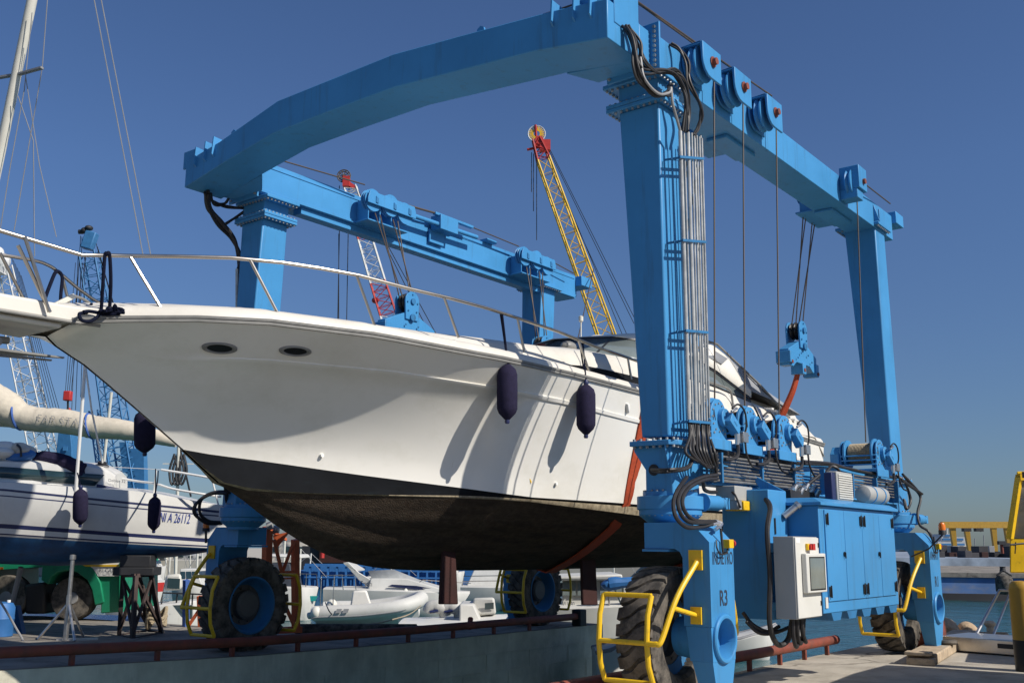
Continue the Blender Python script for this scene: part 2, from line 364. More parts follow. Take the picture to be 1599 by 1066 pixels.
for side in (0, 1):
    for back in (0, 1):
        X0 = L*back; zt = 6.72 if not back else 7.16
        xr = .24
        c = MB().taper((X0-.25, X0+xr, SY(side, -.29), SY(side, .25)), zt, (X0-.25, X0+xr+.06, SY(side, -.32), SY(side, .02)), 2.83).build('column', 'blue', lift, bevel=.02)
        f = MB(); b = MB()
        # flange pair at the head of the column
        for z in ((zt, zt+.045), (zt+.05, zt+.095)) if not back else ((zt-.02, zt+.03),):
            mbx(f, side, X0-.33, X0+.33, -.385, .385, z[0], z[1])
        bolts_rect(b, side, X0, -.29, .29, -.35, .35, zt-.022 if not back else zt-.042)
        if not back: bolts_rect(b, side, X0, -.29, .29, -.35, .35, zt+.095)
        # base flange, gussets below
        zb = 2.73
        f.prism([(X0+x, SY(side, y), zb) for x, y in ((-.33, .13), (-.33, -.36), (-.24, -.44), (.36, -.44), (.45, -.36), (.45, .13))], (0, 0, .055))
        bolts_rect(b, side, X0, -.29, .41, -.40, .09, zb+.055, dx=.085, r=.019, h=.026); bolts_rect(b, side, X0, -.29, .41, -.40, .09, zb-.026, dx=.085, r=.019, h=.026)
        for yy in (.13,):
            f.prism([(X0-.25, SY(side, -.04), zb), (X0-.25, SY(side, .12), zb), (X0-.25, SY(side, .12), zb-.05), (X0-.25, SY(side, -.04), zb-.28)], (.02, 0, 0))
            f.prism([(X0+.3, SY(side, -.04), zb), (X0+.3, SY(side, .12), zb), (X0+.3, SY(side, .12), zb-.05), (X0+.3, SY(side, -.04), zb-.28)], (.02, 0, 0))
            f.prism([(X0-.25, SY(side, -.32), zb), (X0-.32, SY(side, -.32), zb), (X0-.32, SY(side, -.32), zb-.05), (X0-.25, SY(side, -.32), zb-.26)], (0, .02, 0))
        f.each('flange', 'blue', c, bevel=.006); b.build('flange_bolt', 'bolt', c, smooth=False)['kind'] = 'stuff'
        # corner post between base flange and slewing ring
        p = MB(); p.taper((X0-.25, X0+.36, SY(side, -.34), SY(side, -.02)), 2.73, (X0-.25, X0+.36, SY(side, -.36), SY(side, -.02)), 2.2)
        pp = p.build('corner_post', 'blue', lift, bevel=.015)
        if side == 0 and not back:
            MB().cyl((-.262, -.13, 2.47), (-.245, -.13, 2.47), .062, 20).build('cable_hole', 'dark', pp)
        rc = (X0+.02, SY(side, -.17), 0)
        rb = MB().lathe([(.27, 2.24), (.30, 2.24), (.30, 2.19), (.365, 2.19), (.365, 2.05), (.345, 2.045), (.345, 1.99), (.30, 1.95), (.24, 1.90), (.24, 1.86)], rc, (0, 0, 1), 40).build('slewing_ring', 'blue', lift, bevel=.004)
        b = MB()
        for k in range(26):
            a = 2*math.pi*k/26; b.cyl((rc[0]+.325*math.cos(a), rc[1]+.325*math.sin(a), 1.975), (rc[0]+.325*math.cos(a), rc[1]+.325*math.sin(a), 1.99), .014, 6)
            b.cyl((rc[0]+.285*math.cos(a), rc[1]+.285*math.sin(a), 2.24), (rc[0]+.285*math.cos(a), rc[1]+.285*math.sin(a), 2.258), .014, 6)
        b.build('ring_bolt', 'bolt', rb, smooth=False)['kind'] = 'stuff'
        # steering motor lying on the ring
        sm = MB(); yo = SY(side, -.50)
        sm.cyl((X0+.16, yo, 2.13), (X0+.50, yo, 2.13), .085, 20).cyl((X0+.50, yo, 2.13), (X0+.60, yo, 2.13), .068, 16).lathe([(.10, 0), (.10, .03)], (X0+.14, yo, 2.13), (1, 0, 0), 20)
        sm.obox((X0+.64, yo, 2.13), (1, 0, 0), (0, 1, 0), (0, 0, 1), .05, .06, .065)
        sm.build('steering_motor', 'blue', lift, bevel=.006)
        # wheel leg: inverted L of plate, hub tube through it
        xa, xb = (X0-.43, X0+.11) if side == 0 else (X0-.11, X0+.43); ty0 = -.20
        g = MB()
        prof = [(-.10, 1.63), (-.46, 1.63), (-.52, 1.60), (-.55, 1.54), (-.55, .86), (-.60, .76), (-.60, .50), (-.64, .24), (-.86, .24), (-.86, 1.70), (-.66, 1.90), (-.10, 1.90)]
        g.prism([(xa, SY(side, y), z) for y, z in prof[:2]+prof[2:5]+[(-.55, .86), (-.86, .86), (-.86, 1.70), (-.66, 1.90), (-.10, 1.90)]], (xb-xa, 0, 0))
        # lower part narrows to a foot
        g.hexa([(xa, SY(side, -.855), .858), (xb, SY(side, -.855), .858), (xb, SY(side, -.57), .858), (xa, SY(side, -.57), .858)], [(xa+.02, SY(side, -.855), .52), (xb-.02, SY(side, -.855), .52), (xb-.02, SY(side, -.60), .52), (xa+.02, SY(side, -.60), .52)])
        g.hexa([(xa+.02, SY(side, -.852), .519), (xb-.02, SY(side, -.852), .519), (xb-.02, SY(side, -.62), .519), (xa+.02, SY(side, -.62), .519)], [(xa+.16, SY(side, -.83), .10), (xb-.10, SY(side, -.83), .10), (xb-.10, SY(side, -.66), .10), (xa+.16, SY(side, -.66), .10)])
        mbx(g, side, xa-.025, xb+.025, -.40, -.085, 1.60, 1.625)
        lg = g.build('wheel_leg', 'blue', lift); bore(lg, ((xa+xb)/2-.005, SY(side, -.95), .735), (0, 1 if side == 0 else -1, 0), .197, .38); md_ = lg.modifiers.new('b', 'BEVEL'); md_.width = .014; md_.segments = 2; md_.limit_method = 'ANGLE'; md_.angle_limit = R(40)
        hx, hz = (xa+xb)/2-.005, .735
        t = MB(); ox = (0, -1 if side == 0 else 1, 0)
        t.lathe([(.215, -.14), (.245, -.14), (.245, .02), (.232, .035), (.205, .035), (.195, .02), (.195, -.26)], (hx, SY(side, -.86), hz), ox, 36)
        t.build('hub_tube', 'blue', lg, bevel=.003)
        t = MB(); t.cyl((hx, SY(side, ty0-.16), hz), (hx, SY(side, -.59), hz), .20, 28, r2=.23); t.build('axle_housing', 'blue', lg)
        # wheel
        wx = hx
        ty = MB(); rad, hw = .715, .20
        prof = [(.40, -.15), (.43, -.185), (.52, -.21), (.62, -.205), (.655, -.185), (.672, -.15), (.676, 0), (.672, .15), (.655, .185), (.62, .205), (.52, .21), (.43, .185), (.40, .15)]
        ty.lathe(prof, (wx, SY(side, ty0), hz), (0, 1, 0), 56, closed=True)
        # wavy lugs across the tread
        nl = 26
        for k in range(nl):
            rows = []
            for j in range(9):
                s = j/8*2-1; y = s*.203; ph = 2*math.pi*(k+.42*math.tanh(s*2.6)+s*.12)/nl
                ro = rad-.018*abs(s)**4; ri = .645
                dw = 2*math.pi/nl*.35
                ring = []
                for (aa, rr_) in ((-dw*1.12, ri), (-dw, ro), (dw, ro), (dw*1.12, ri)):
                    a = ph+aa; ring.append((wx+rr_*math.cos(a), SY(side, y+ty0), hz+rr_*math.sin(a)))
                rows.append(ring)
            ty.grid(rows, closed=True)
            n0 = len(ty.v)-36
            ty.f += [(n0, n0+1, n0+2, n0+3), (n0+35, n0+34, n0+33, n0+32)]
        ty.build('tyre', 'rubber', lg, weld=False, ang=30)
        inn = (0, 1, 0) if side == 0 else (0, -1, 0)   # towards the slip
        rm = MB().lathe([(.40, .15), (.43, .195), (.405, .20), (.385, .17), (.37, .10), (.33, .02), (.30, .0), (.30, -.02), (.40, -.05), (.405, -.15)], (wx, SY(side, ty0), hz), inn, 44, cap=False).build('rim', 'blue_dull', lg)
        hb = MB().lathe([(.31, -.012), (.22, .0), (.21, .09), (.17, .12), (.001, .12)], (wx, SY(side, ty0), hz), inn, 28, cap=False)
        for k in range(10):
            a = 2*math.pi*k/10; q = Vector((wx+.255*math.cos(a), SY(side, ty0), hz+.255*math.sin(a))); hb.cyl(q-Vector(inn)*.02, q+Vector(inn)*.03, .016, 6)
        hb.build('hub', 'hub_grey', lg)
        # yellow wheel guards, front and rear
        for sgn in (-1, 1):
            gx = wx+sgn*.79; gm = MB(); r = .027
            bow = [(gx-sgn*.05, 1.17), (gx+sgn*.03, .98), (gx+sgn*.055, .72), (gx+sgn*.03, .50), (gx-sgn*.05, .33)]
            for y in (.11, -.45):
                gm.tube([(x, SY(side, y), z) for x, z in bow], r, 10)
            for x, z in (bow[0], bow[2], bow[4]):
                gm.tube([(x, SY(side, .11), z), (x, SY(side, -.45), z)], r*.95, 10)
            pth = sp([(bow[2][0], SY(side, -.45), .72), (bow[2][0]-sgn*.0, SY(side, -.55), .72), (bow[2][0]-sgn*.03, SY(side, -.60), .76), (wx+sgn*.60, SY(side, -.66), 1.16), (wx+sgn*.30, SY(side, -.73), 1.50)], 6)
            gm.tube(pth, r*1.05, 10)
            gm.tube([(wx+sgn*.66, SY(side, -.63), 1.06), (wx+sgn*.27, SY(side, -.70), .97)], r*.9, 10)
            gm.obox((wx+sgn*.282, SY(side, -.71), 1.52), (1, 0, 0), (0, 1, 0), (0, 0, 1), .012, .075, .10)
            gm.obox((wx+sgn*.282, SY(side, -.70), .97), (1, 0, 0), (0, 1, 0), (0, 0, 1), .012, .06, .085)
            gm.build('wheel_guard', 'yellow', lg)
        if side == 0:
            text('R3' if not back else 'R1', (X0-.235, -.861, 1.06), (1, 0, 0), (0, 0, 1), .16, 'text_dark', lg, width=.17, bold=.015)
            text('INDIETRO' if not back else 'AVANTI', (X0-.37 if not back else X0-.40, -.861, 1.475), (1, 0, 0), (0, 0, 1), .13, 'text_dark', lg, width=.46 if not back else .42, bold=.006)
            # stop button box on a stalk, with its little cable
            s = MB(); s.box(X0-.13, X0-.03, -.94, -.862, 1.64, 1.73); s.build('stop_box', 'yellow', lg, bevel=.006)
            MB().cyl((X0-.03, -.90, 1.69), (X0+.0, -.90, 1.69), .025, 14).cyl((X0, -.90, 1.69), (X0+.03, -.90, 1.69), .036, 16).build('stop_button', 'red', lg)
            MB().tube(sp([(X0-.10, -.90, 1.64), (X0-.15, -.91, 1.59), (X0-.26, -.90, 1.58), (X0-.32, -.89, 1.64), (X0-.30, -.875, 1.72)], 6), .008, 8).tube([(X0-.19, -.89, 1.60), (X0-.19, -.875, 1.84)], .014, 8).build('stop_cable', 'hose', lg)
# stub columns between the flange pairs and the cross beam (front corners only)
for side in (0, 1):
    m = MB(); mbx(m, side, -.25, .25, -.29, .25, 6.815, 7.03)
    mbx(m, side, -.33, .33, -.385, .43, 7.03, 7.085)
    s = m.build('head_stub', 'blue', lift, bevel=.01)
    b = MB(); bolts_rect(b, side, 0, -.29, .29, -.35, .39, 7.005); b.build('flange_bolt', 'bolt', s, smooth=False)['kind'] = 'stuff'
# ---- cross beam: a bent box girder in front of the columns
bot = [(-.30, 7.06), (.70, 7.21), (2.95, 7.41), (4.19, 7.41), (5.35, 7.39), (6.44, 7.22), (7.44, 7.03)]
top = [(-.30, 7.53), (.45, 7.63), (1.7, 7.755), (2.98, 7.88), (5.29, 7.87), (6.60, 7.58), (7.44, 7.46)]
m = MB(); poly = [(-1.35, y, z) for y, z in bot]+[(-1.35, y, z) for y, z in reversed(top)]
m.prism(poly, (.68, 0, 0))
cb = m.build('cross_beam', 'blue', lift, bevel=.012, ang=20)
m = MB()
for side in (0, 1):
    m.hexa([(-.672, SY(side, -.297), 7.07), (-.672, SY(side, .72), 7.20), (-.672, SY(side, .60), 7.60), (-.672, SY(side, -.297), 7.52)],
           [(-.43, SY(side, -.297), 7.09), (-.43, SY(side, .42), 7.09), (-.43, SY(side, .32), 7.52), (-.43, SY(side, -.297), 7.52)])
m.each('beam_head', 'blue', cb, bevel=.008)
m = MB()   # lifting lugs and cable fins along the top
for y in (1.55, 6.35): m.prism([(-1.30, y-.07, interp(top, y)-.02), (-1.30, y-.05, interp(top, y)+.06), (-1.30, y, interp(top, y)+.09), (-1.30, y+.05, interp(top, y)+.06), (-1.30, y+.07, interp(top, y)-.02)], (.03, 0, 0))
for y in (.42, .12, -.10, 6.72, 6.92, 7.16): m.prism([(-1.40, y, interp(top, y)-.16), (-1.35, y, interp(top, y)-.2), (-1.1, y, interp(top, y)-.02), (-1.1, y, interp(top, y)+.10), (-1.38, y, interp(top, y)+.12)], (0, .02, 0))
m.each('cable_fin', 'blue', cb)
m = MB(); m.box(-1.2, -.75, -.26, .25, 7.56, 7.98).box(-1.22, -.7, -.31, -.285, 7.30, 8.02)
m.build('sheave_housing', 'blue', cb, bevel=.01)
m = MB(); m.lathe([(.19, -.03), (.21, -.03), (.17, 0), (.21, .03), (.19, .03)], (-1.0, 7.46, 7.52), (0, 0, 1), 24); m.box(-1.3, -.8, 7.36, 7.55, 7.40, 7.46); m.box(-1.30, -.9, 7.40, 7.56, 7.56, 7.62); m.box(-1.32, -1.29, 7.2, 7.56, 7.36, 7.64)
m.build('corner_sheave', 'blue', cb, bevel=.006)
m = MB()
for dx in (0, .05, .10): m.tube([(-1.05+dx, .1, 7.80), (-1.05+dx, 2.98, 7.93), (-1.05+dx, 5.29, 7.92), (-1.05+dx, 7.2, 7.56)], .011, 6)
m.each('hoist_cable', 'cable', cb)
# ---- long beams
for side in (0, 1):
    m = MB(); mbx(m, side, -.40, 8.15, -.30, .22, 7.10, 7.56) if side == 0 else mbx(m, side, -.40, 8.50, -.27, .25, 7.13, 7.66)
    if side == 1:   # stepped flange and a lower rail
        mbx(m, side, -.36, 8.45, .252, .275, 7.14, 7.19); mbx(m, side, -.36, 8.45, .252, .262, 7.575, 7.60)
        mbx(m, side, .55, 7.7, .0, .20, 7.02, 7.128)
    else:
        m.box(1.9, 2.8, -.1, .20, 7.05, 7.098); m.box(5.7, 6.6, -.1, .20, 7.05, 7.098)
    lb = m.build('long_beam', 'blue', lift, bevel=.01)
    m = MB(); mbx(m, side, -.435, -.402, -.42, .30, 7.03, 7.62); m.build('end_flange', 'blue', lb, bevel=.004)
    b = MB()
    for k in range(9):
        for s_ in (-.36, .26): b.cyl((-.46, SY(side, s_), 7.08+.06*k), (-.435, SY(side, s_), 7.08+.06*k), .02, 6)
    b.build('flange_bolt', 'bolt', lb, smooth=False)['kind'] = 'stuff'
    m = MB()      # rear end: gussets, pulley bracket
    xe = 8.15 if side == 0 else 8.50; mbx(m, side, xe, xe+.12, -.25, .2, 7.2, 7.5); mbx(m, side, xe, xe+.42, -.38 if side == 0 else -.1, .1 if side == 0 else .42, 7.42, 7.64)
    m.prism([(7.4, SY(side, -.302), 7.19), (7.7, SY(side, -.302), 7.19), (7.42, SY(side, -.302), 7.5)], (0, -.02 if side == 0 else .02, 0))
    m.prism([(7.15, SY(side, -.302), 7.2), (7.15, SY(side, -.40), 7.2), (7.15, SY(side, -.302), 7.52)], (.02, 0, 0))
    m.each('end_bracket', 'blue', lb, bevel=.008)
# sheave blocks on the outer face of the near beam
def sheave_block(X, last=False):
    m = MB(); zc = 7.44; y0 = -.60
    if not last:
        pl = [(X+.26, zc+.19), (X-.22, zc+.19), (X-.22, zc-.02)]+[(X-.22+.20*(1-math.cos(a)), zc-.02-.20*math.sin(a)) for a in [R(20), R(45), R(70), R(90)]]+[(X+.26, zc-.22)]
        m.prism([(x, y0, z) for x, z in pl], (0, .03, 0)); m.prism([(x-.0, -.34, z) for x, z in pl], (0, .03, 0))
        m.box(X-.22, X+.26, y0+.03, -.30, zc+.165, zc+.19)
    else:
        m.box(X-.16, X+.20, -.62, -.30, zc-.14, zc+.24); m.box(X-.16, X+.10, -.58, -.30, zc-.3, zc-.14)
    o = m.build('sheave_block', 'blue', lift, bevel=.008)
    MB().lathe([(.15, -.05), (.23, -.05), (.235, -.035), (.20, 0), (.235, .035), (.23, .05), (.15, .05)], (X-.03, -.455, zc-.02), (0, 1, 0), 28).build('sheave', 'blue', o)
    MB().cyl((X+.03, -.66, zc), (X+.03, -.28, zc), .045, 14).lathe([(.07, 0), (.07, .012)], (X+.03, -.615, zc), (0, 1, 0), 14).build('pin', 'rust_red', o)
SX = [.52, 1.38, 2.36, 5.72]
for i, x in enumerate(SX): sheave_block(x, i == 3)
m = MB()
tops = [(1115, 118), (1160, 145), (1212, 185), (1338, 305)]; bots = [(1116, 640), (1163, 650), (1217, 660), (1352, 690)]
for a, b in zip(tops, bots): m.tube([P(*a, Y=-.46), P(*b, Y=-.40)], .0105, 6)
m.tube([(-.9, -.2, 7.86), P(1113, 90, Y=-.455)], .012, 6); m.tube([(-.9, -.25, 7.82), P(1158, 117, Y=-.46)], .012, 6); m.tube([(-.9, -.15, 7.90), P(1205, 150, Y=-.46)], .012, 6)
m.tube([P(1350, 287, Y=-.46), P(1390, 318, Y=-.40)], .012, 6)
m.each('hoist_cable', 'cable', lift)
# trolleys on the inner face of the far beam
def trolley(X, Y, sg):
    """sg points from the beam face towards the slip"""
    m = MB(); z0 = 7.50
    y1 = Y+sg*.34
    for x in (X-.50, X-.22, X+.06): m.box(x-.012, x+.012, min(Y, y1-sg*.06), max(Y, y1-sg*.06), 7.16, 7.55)
    m.box(X-.56, X+.42, min(Y, y1), max(Y, y1), 7.135, 7.165)
    for yy in (y1, y1-sg*.16):
        m.prism([(X-.60, yy, z0+.03), (X-.56, yy, z0+.16), (X+.56, yy, z0+.16), (X+.60, yy, z0+.05), (X+.60, yy, z0-.06), (X-.60, yy, z0-.06)], (0, sg*.025, 0))
    o = m.build('trolley', 'blue', lift, bevel=.008)
    m = MB()
    for x, zz in ((X-.42, .0), (X+.02, .02), (X+.38, -.03)):
        for dy in (.05, .11): m.lathe([(.06, -.025), (.20, -.025), (.165, 0), (.20, .025), (.06, .025)], (x, y1-sg*dy-sg*.01, z0+zz+.03), (0, 1, 0), 24)
    m.each('sheave', 'blue', o)
    m = MB()
    for x in (X-.42, X+.02, X+.40): m.prism([(x, y1+sg*.026, z0-.02), (x+.06, y1+sg*.026, z0-.03), (x+.06, y1+sg*.026, z0+.06), (x, y1+sg*.026, z0+.09)], (0, sg*.014, 0))
    m.each('keeper', 'blue_dull', o)
    return o
YF = W-.275
for X in (2.24, 6.60): trolley(X, YF, -1)
for X in (2.24, 6.35): trolley(X, .22, 1)
# spreader rod between the far trolleys and clamp
m = MB(); m.tube([(2.8, YF-.2, 7.56), (4.75, YF-.2, 7.60)], .045, 12); m.box(3.6, 4.1, YF-.28, YF-.02, 7.48, 7.76); m.box(3.55, 3.95, YF-.05, YF-.01, 7.25, 7.5)
m.box(3.5, 4.6, YF-.24, YF-.16, 7.74, 7.79); m.box(5.2, 5.5, YF-.1, YF+.1, 7.66, 7.72)
m.build('spreader_rod', 'blue', lift, bevel=.006)
m = MB(); m.tube([(-.9, 6.9, 7.72), (1.7, YF-.2, 7.80)], .012, 6); m.tube([(2.8, YF-.2, 7.72), (3.5, YF-.2, 7.77)], .02, 6); m.tube([(4.6, YF-.2, 7.77), (6.1, YF-.2, 7.74)], .012, 6); m.tube([(7.1, YF-.2, 7.7), (8.1, YF-.2, 7.6)], .012, 6)
m.tube([P(927, 420, Y=YF-.1), P(900, 540, Y=5.6)], .012, 6)
m.each('hoist_cable', 'cable', lift)
# ---- sill beam under the winches, near side and far side
for side in (0, 1):
    m = MB(); mbx(m, side, .36, 7.22, -.36, -.02, 2.36, 2.80)
    if side == 0: m.box(.5, 6.9, -.46, -.362, 2.34, 2.36)
    m.build('sill_beam', 'blue', lift, bevel=.01)
# ---- pipes up the near front column
m = MB()
px_t = [(1062, 205), (1068, 206), (1074, 207), (1080, 208), (1084, 209), (1088, 212), (1092, 214), (1096, 216)]
px_b = [(1076, 655), (1082, 656), (1087, 657), (1092, 658), (1096, 659), (1100, 659), (1104, 660), (1108, 660)]
for i, (a, b) in enumerate(zip(px_t, px_b)):
    m.tube([P(*a, Y=-.50), P(*b, Y=-.50)], .023 if i in (0, 2) else .0115, 10)
for i in range(4):
    t = i/3; m.tube([P(lerp(1066, 1094, t), 212, Y=-.43), P(lerp(1082, 1106, t), 660, Y=-.43)], .011, 8)
vp = m.each('riser_pipe', 'pipe_zinc', lift)
m = MB(); b = MB()
for y in (245, 375, 516, 657):
    t = (y-205)/450; a = P(lerp(1060, 1075, t), y, Y=-.53); c = P(lerp(1098, 1109, t), y+3, Y=-.53)
    m.bar(a, c, .018, .028); m.bar(a+V(0, .11, 0), c+V(0, .11, 0), .018, .028); m.bar(P(lerp(1036, 1050, t), y+5, Y=-.32), a+V(.02, .02, 0), .02, .02)
m.each('pipe_clamp', 'blue_dull', lift)
# ---- black hoses
def hose_bundle(name, paths, r, parent=lift, mt='hose', jit=.012, n=1):
    m = MB(); rnd = random.Random(3)
    for p in paths:
        for k in range(n):
            q = [Vector(x)+Vector((rnd.uniform(-jit, jit), rnd.uniform(-jit, jit), rnd.uniform(-jit, jit))) for x in p]
            m.tube(sp(q, 7), r, 8)
    return m.each(name if name != 'hose_bundle' else 'hose', mt, parent)
h1 = [P(975, 42, Y=-.33), P(988, 62, Y=-.42), P(993, 100, Y=-.46), P(1003, 128, Y=-.48), P(1025, 148, Y=-.5), P(1044, 146, Y=-.5), P(1047, 134, Y=-.42)]
h2 = [P(978, 42, Y=-.33), P(998, 68, Y=-.42), P(1004, 95, Y=-.46), P(1022, 110, Y=-.48), P(1050, 110, Y=-.5), P(1065, 122, Y=-.52), P(1075, 150, Y=-.52), P(1078, 180, Y=-.5), P(1072, 208, Y=-.5)]
h3 = [P(1047, 70, Y=-.32), P(1062, 78, Y=-.42), P(1074, 100, Y=-.5), P(1077, 130, Y=-.52), P(1090, 160, Y=-.54), P(1096, 180, Y=-.54), P(1090, 200, Y=-.5), P(1084, 212, Y=-.5)]
h4 = [P(976, 46, Y=-.33), P(990, 70, Y=-.42), P(998, 104, Y=-.46), P(1012, 112, Y=-.48), P(1040, 113, Y=-.52), P(1060, 124, Y=-.54), P(1070, 160, Y=-.54), P(1066, 205, Y=-.5)]
hose_bundle('hose_bundle', [h1], .016, n=5, jit=.03); hose_bundle('hose_bundle', [h2, h4], .015, n=4, jit=.03); hose_bundle('hose_bundle', [h3], .015, n=3, jit=.02)
hose_bundle('braided_hose', [[P(1000, 90, Y=-.46), P(1006, 122, Y=-.5), P(1027, 146, Y=-.54), P(1045, 145, Y=-.54), P(1048, 138, Y=-.54), P(1050, 160, Y=-.54), P(1058, 190, Y=-.52), P(1062, 205, Y=-.5)]], .016, mt='mid_grey', jit=0)
Yh = -.5
down = []
rnd = random.Random(11)
for i in range(9):
    x0 = 1076+i*3.8
    down.append([P(x0, 658, Y=-.5), P(x0+1, 680, Y=-.52), P(x0-4+i*1.5, 705, Y=-.56-.008*i), P(1092+i*3.5, 728+i*.8-abs(i-4)*2, Y=-.6), P(1108+i*.6, 722-i*1.5, Y=-.58), P(1120, 708+i*4.2, Y=-.55)])
hose_bundle('hose_bundle', down, .017, jit=.01)
hose_bundle('hose_bundle', [[P(1020, 738, Y=-.33, ) if False else V(-.26, -.13, 2.47), V(-.36, -.2, 2.46), P(1045, 735, Y=-.52), P(1075, 730, Y=-.55), P(1084, 705, Y=-.55), P(1080, 665, Y=-.5)]], .018, n=3, jit=.018)
hose_bundle('hose_bundle', [[P(1120, 741, Y=-.56), P(1095, 745, Y=-.62), P(1072, 758, Y=-.68), P(1060, 778, Y=-.72), P(1062, 800, Y=-.74), P(1078, 815, Y=-.76), P(1115, 816, Y=-.8)],
                            [P(1120, 747, Y=-.56), P(1098, 750, Y=-.62), P(1076, 762, Y=-.68), P(1066, 780, Y=-.72), P(1070, 800, Y=-.74), P(1086, 812, Y=-.76), P(1118, 814, Y=-.8)],
                            [P(1072, 745, Y=-.54), P(1058, 765, Y=-.68), P(1052, 785, Y=-.7), P(1056, 808, Y=-.74), P(1072, 823, Y=-.76), P(1095, 822, Y=-.76), P(1112, 818, Y=-.8)]], .022, jit=.004)
hose_bundle('hose_bundle', [[P(1098, 750, Y=-.5), P(1100, 762, Y=-.5), P(1110, 767, Y=-.52), P(1120, 768, Y=-.52)]], .022)
hose_bundle('hose_fitting', [[P(1112, 818, Y=-.8), P(1122, 816, Y=-.82), P(1126, 824, Y=-.84)], [P(1118, 813, Y=-.8), P(1126, 818, Y=-.82), P(1118, 828, Y=-.84)]], .02, mt='steel')
# far side hoses by the far front column
hose_bundle('hose_bundle', [[P(322, 300, Y=7.3), P(328, 325, Y=7.42), P(345, 350, Y=7.5), P(365, 372, Y=7.52), P(373, 400, Y=7.5), P(373, 430, Y=7.5)]], .03, n=4, jit=.035)
hose_bundle('hose_bundle', [[P(328, 302, Y=7.3), P(335, 318, Y=7.42), P(352, 318, Y=7.5), P(360, 308, Y=7.4)], [P(330, 315, Y=7.42), P(350, 322, Y=7.5), P(382, 325, Y=7.4)], [P(352, 350, Y=7.5), P(365, 342, Y=7.5), P(382, 330, Y=7.4)]], .02, n=2, jit=.02)
m = MB()
for dx in (-3, 1, 4): m.tube([P(373+dx, 420, Y=7.5), P(373+dx, 640, Y=7.5)], .025, 8)
m.each('riser_pipe', 'pipe_zinc', lift)
hose_bundle('hose_bundle', [[P(355, 770, Y=7.3), P(330, 770, Y=7.5), P(308, 785, Y=7.6), P(305, 802, Y=7.62), P(322, 816, Y=7.6), P(345, 818, Y=7.6)], [P(358, 768, Y=7.3), P(335, 768, Y=7.5), P(314, 780, Y=7.6), P(312, 800, Y=7.62), P(326, 813, Y=7.6), P(345, 816, Y=7.6)], [P(352, 760, Y=7.3), P(356, 785, Y=7.4), P(365, 790, Y=7.3)]], .022, n=2, jit=.012)
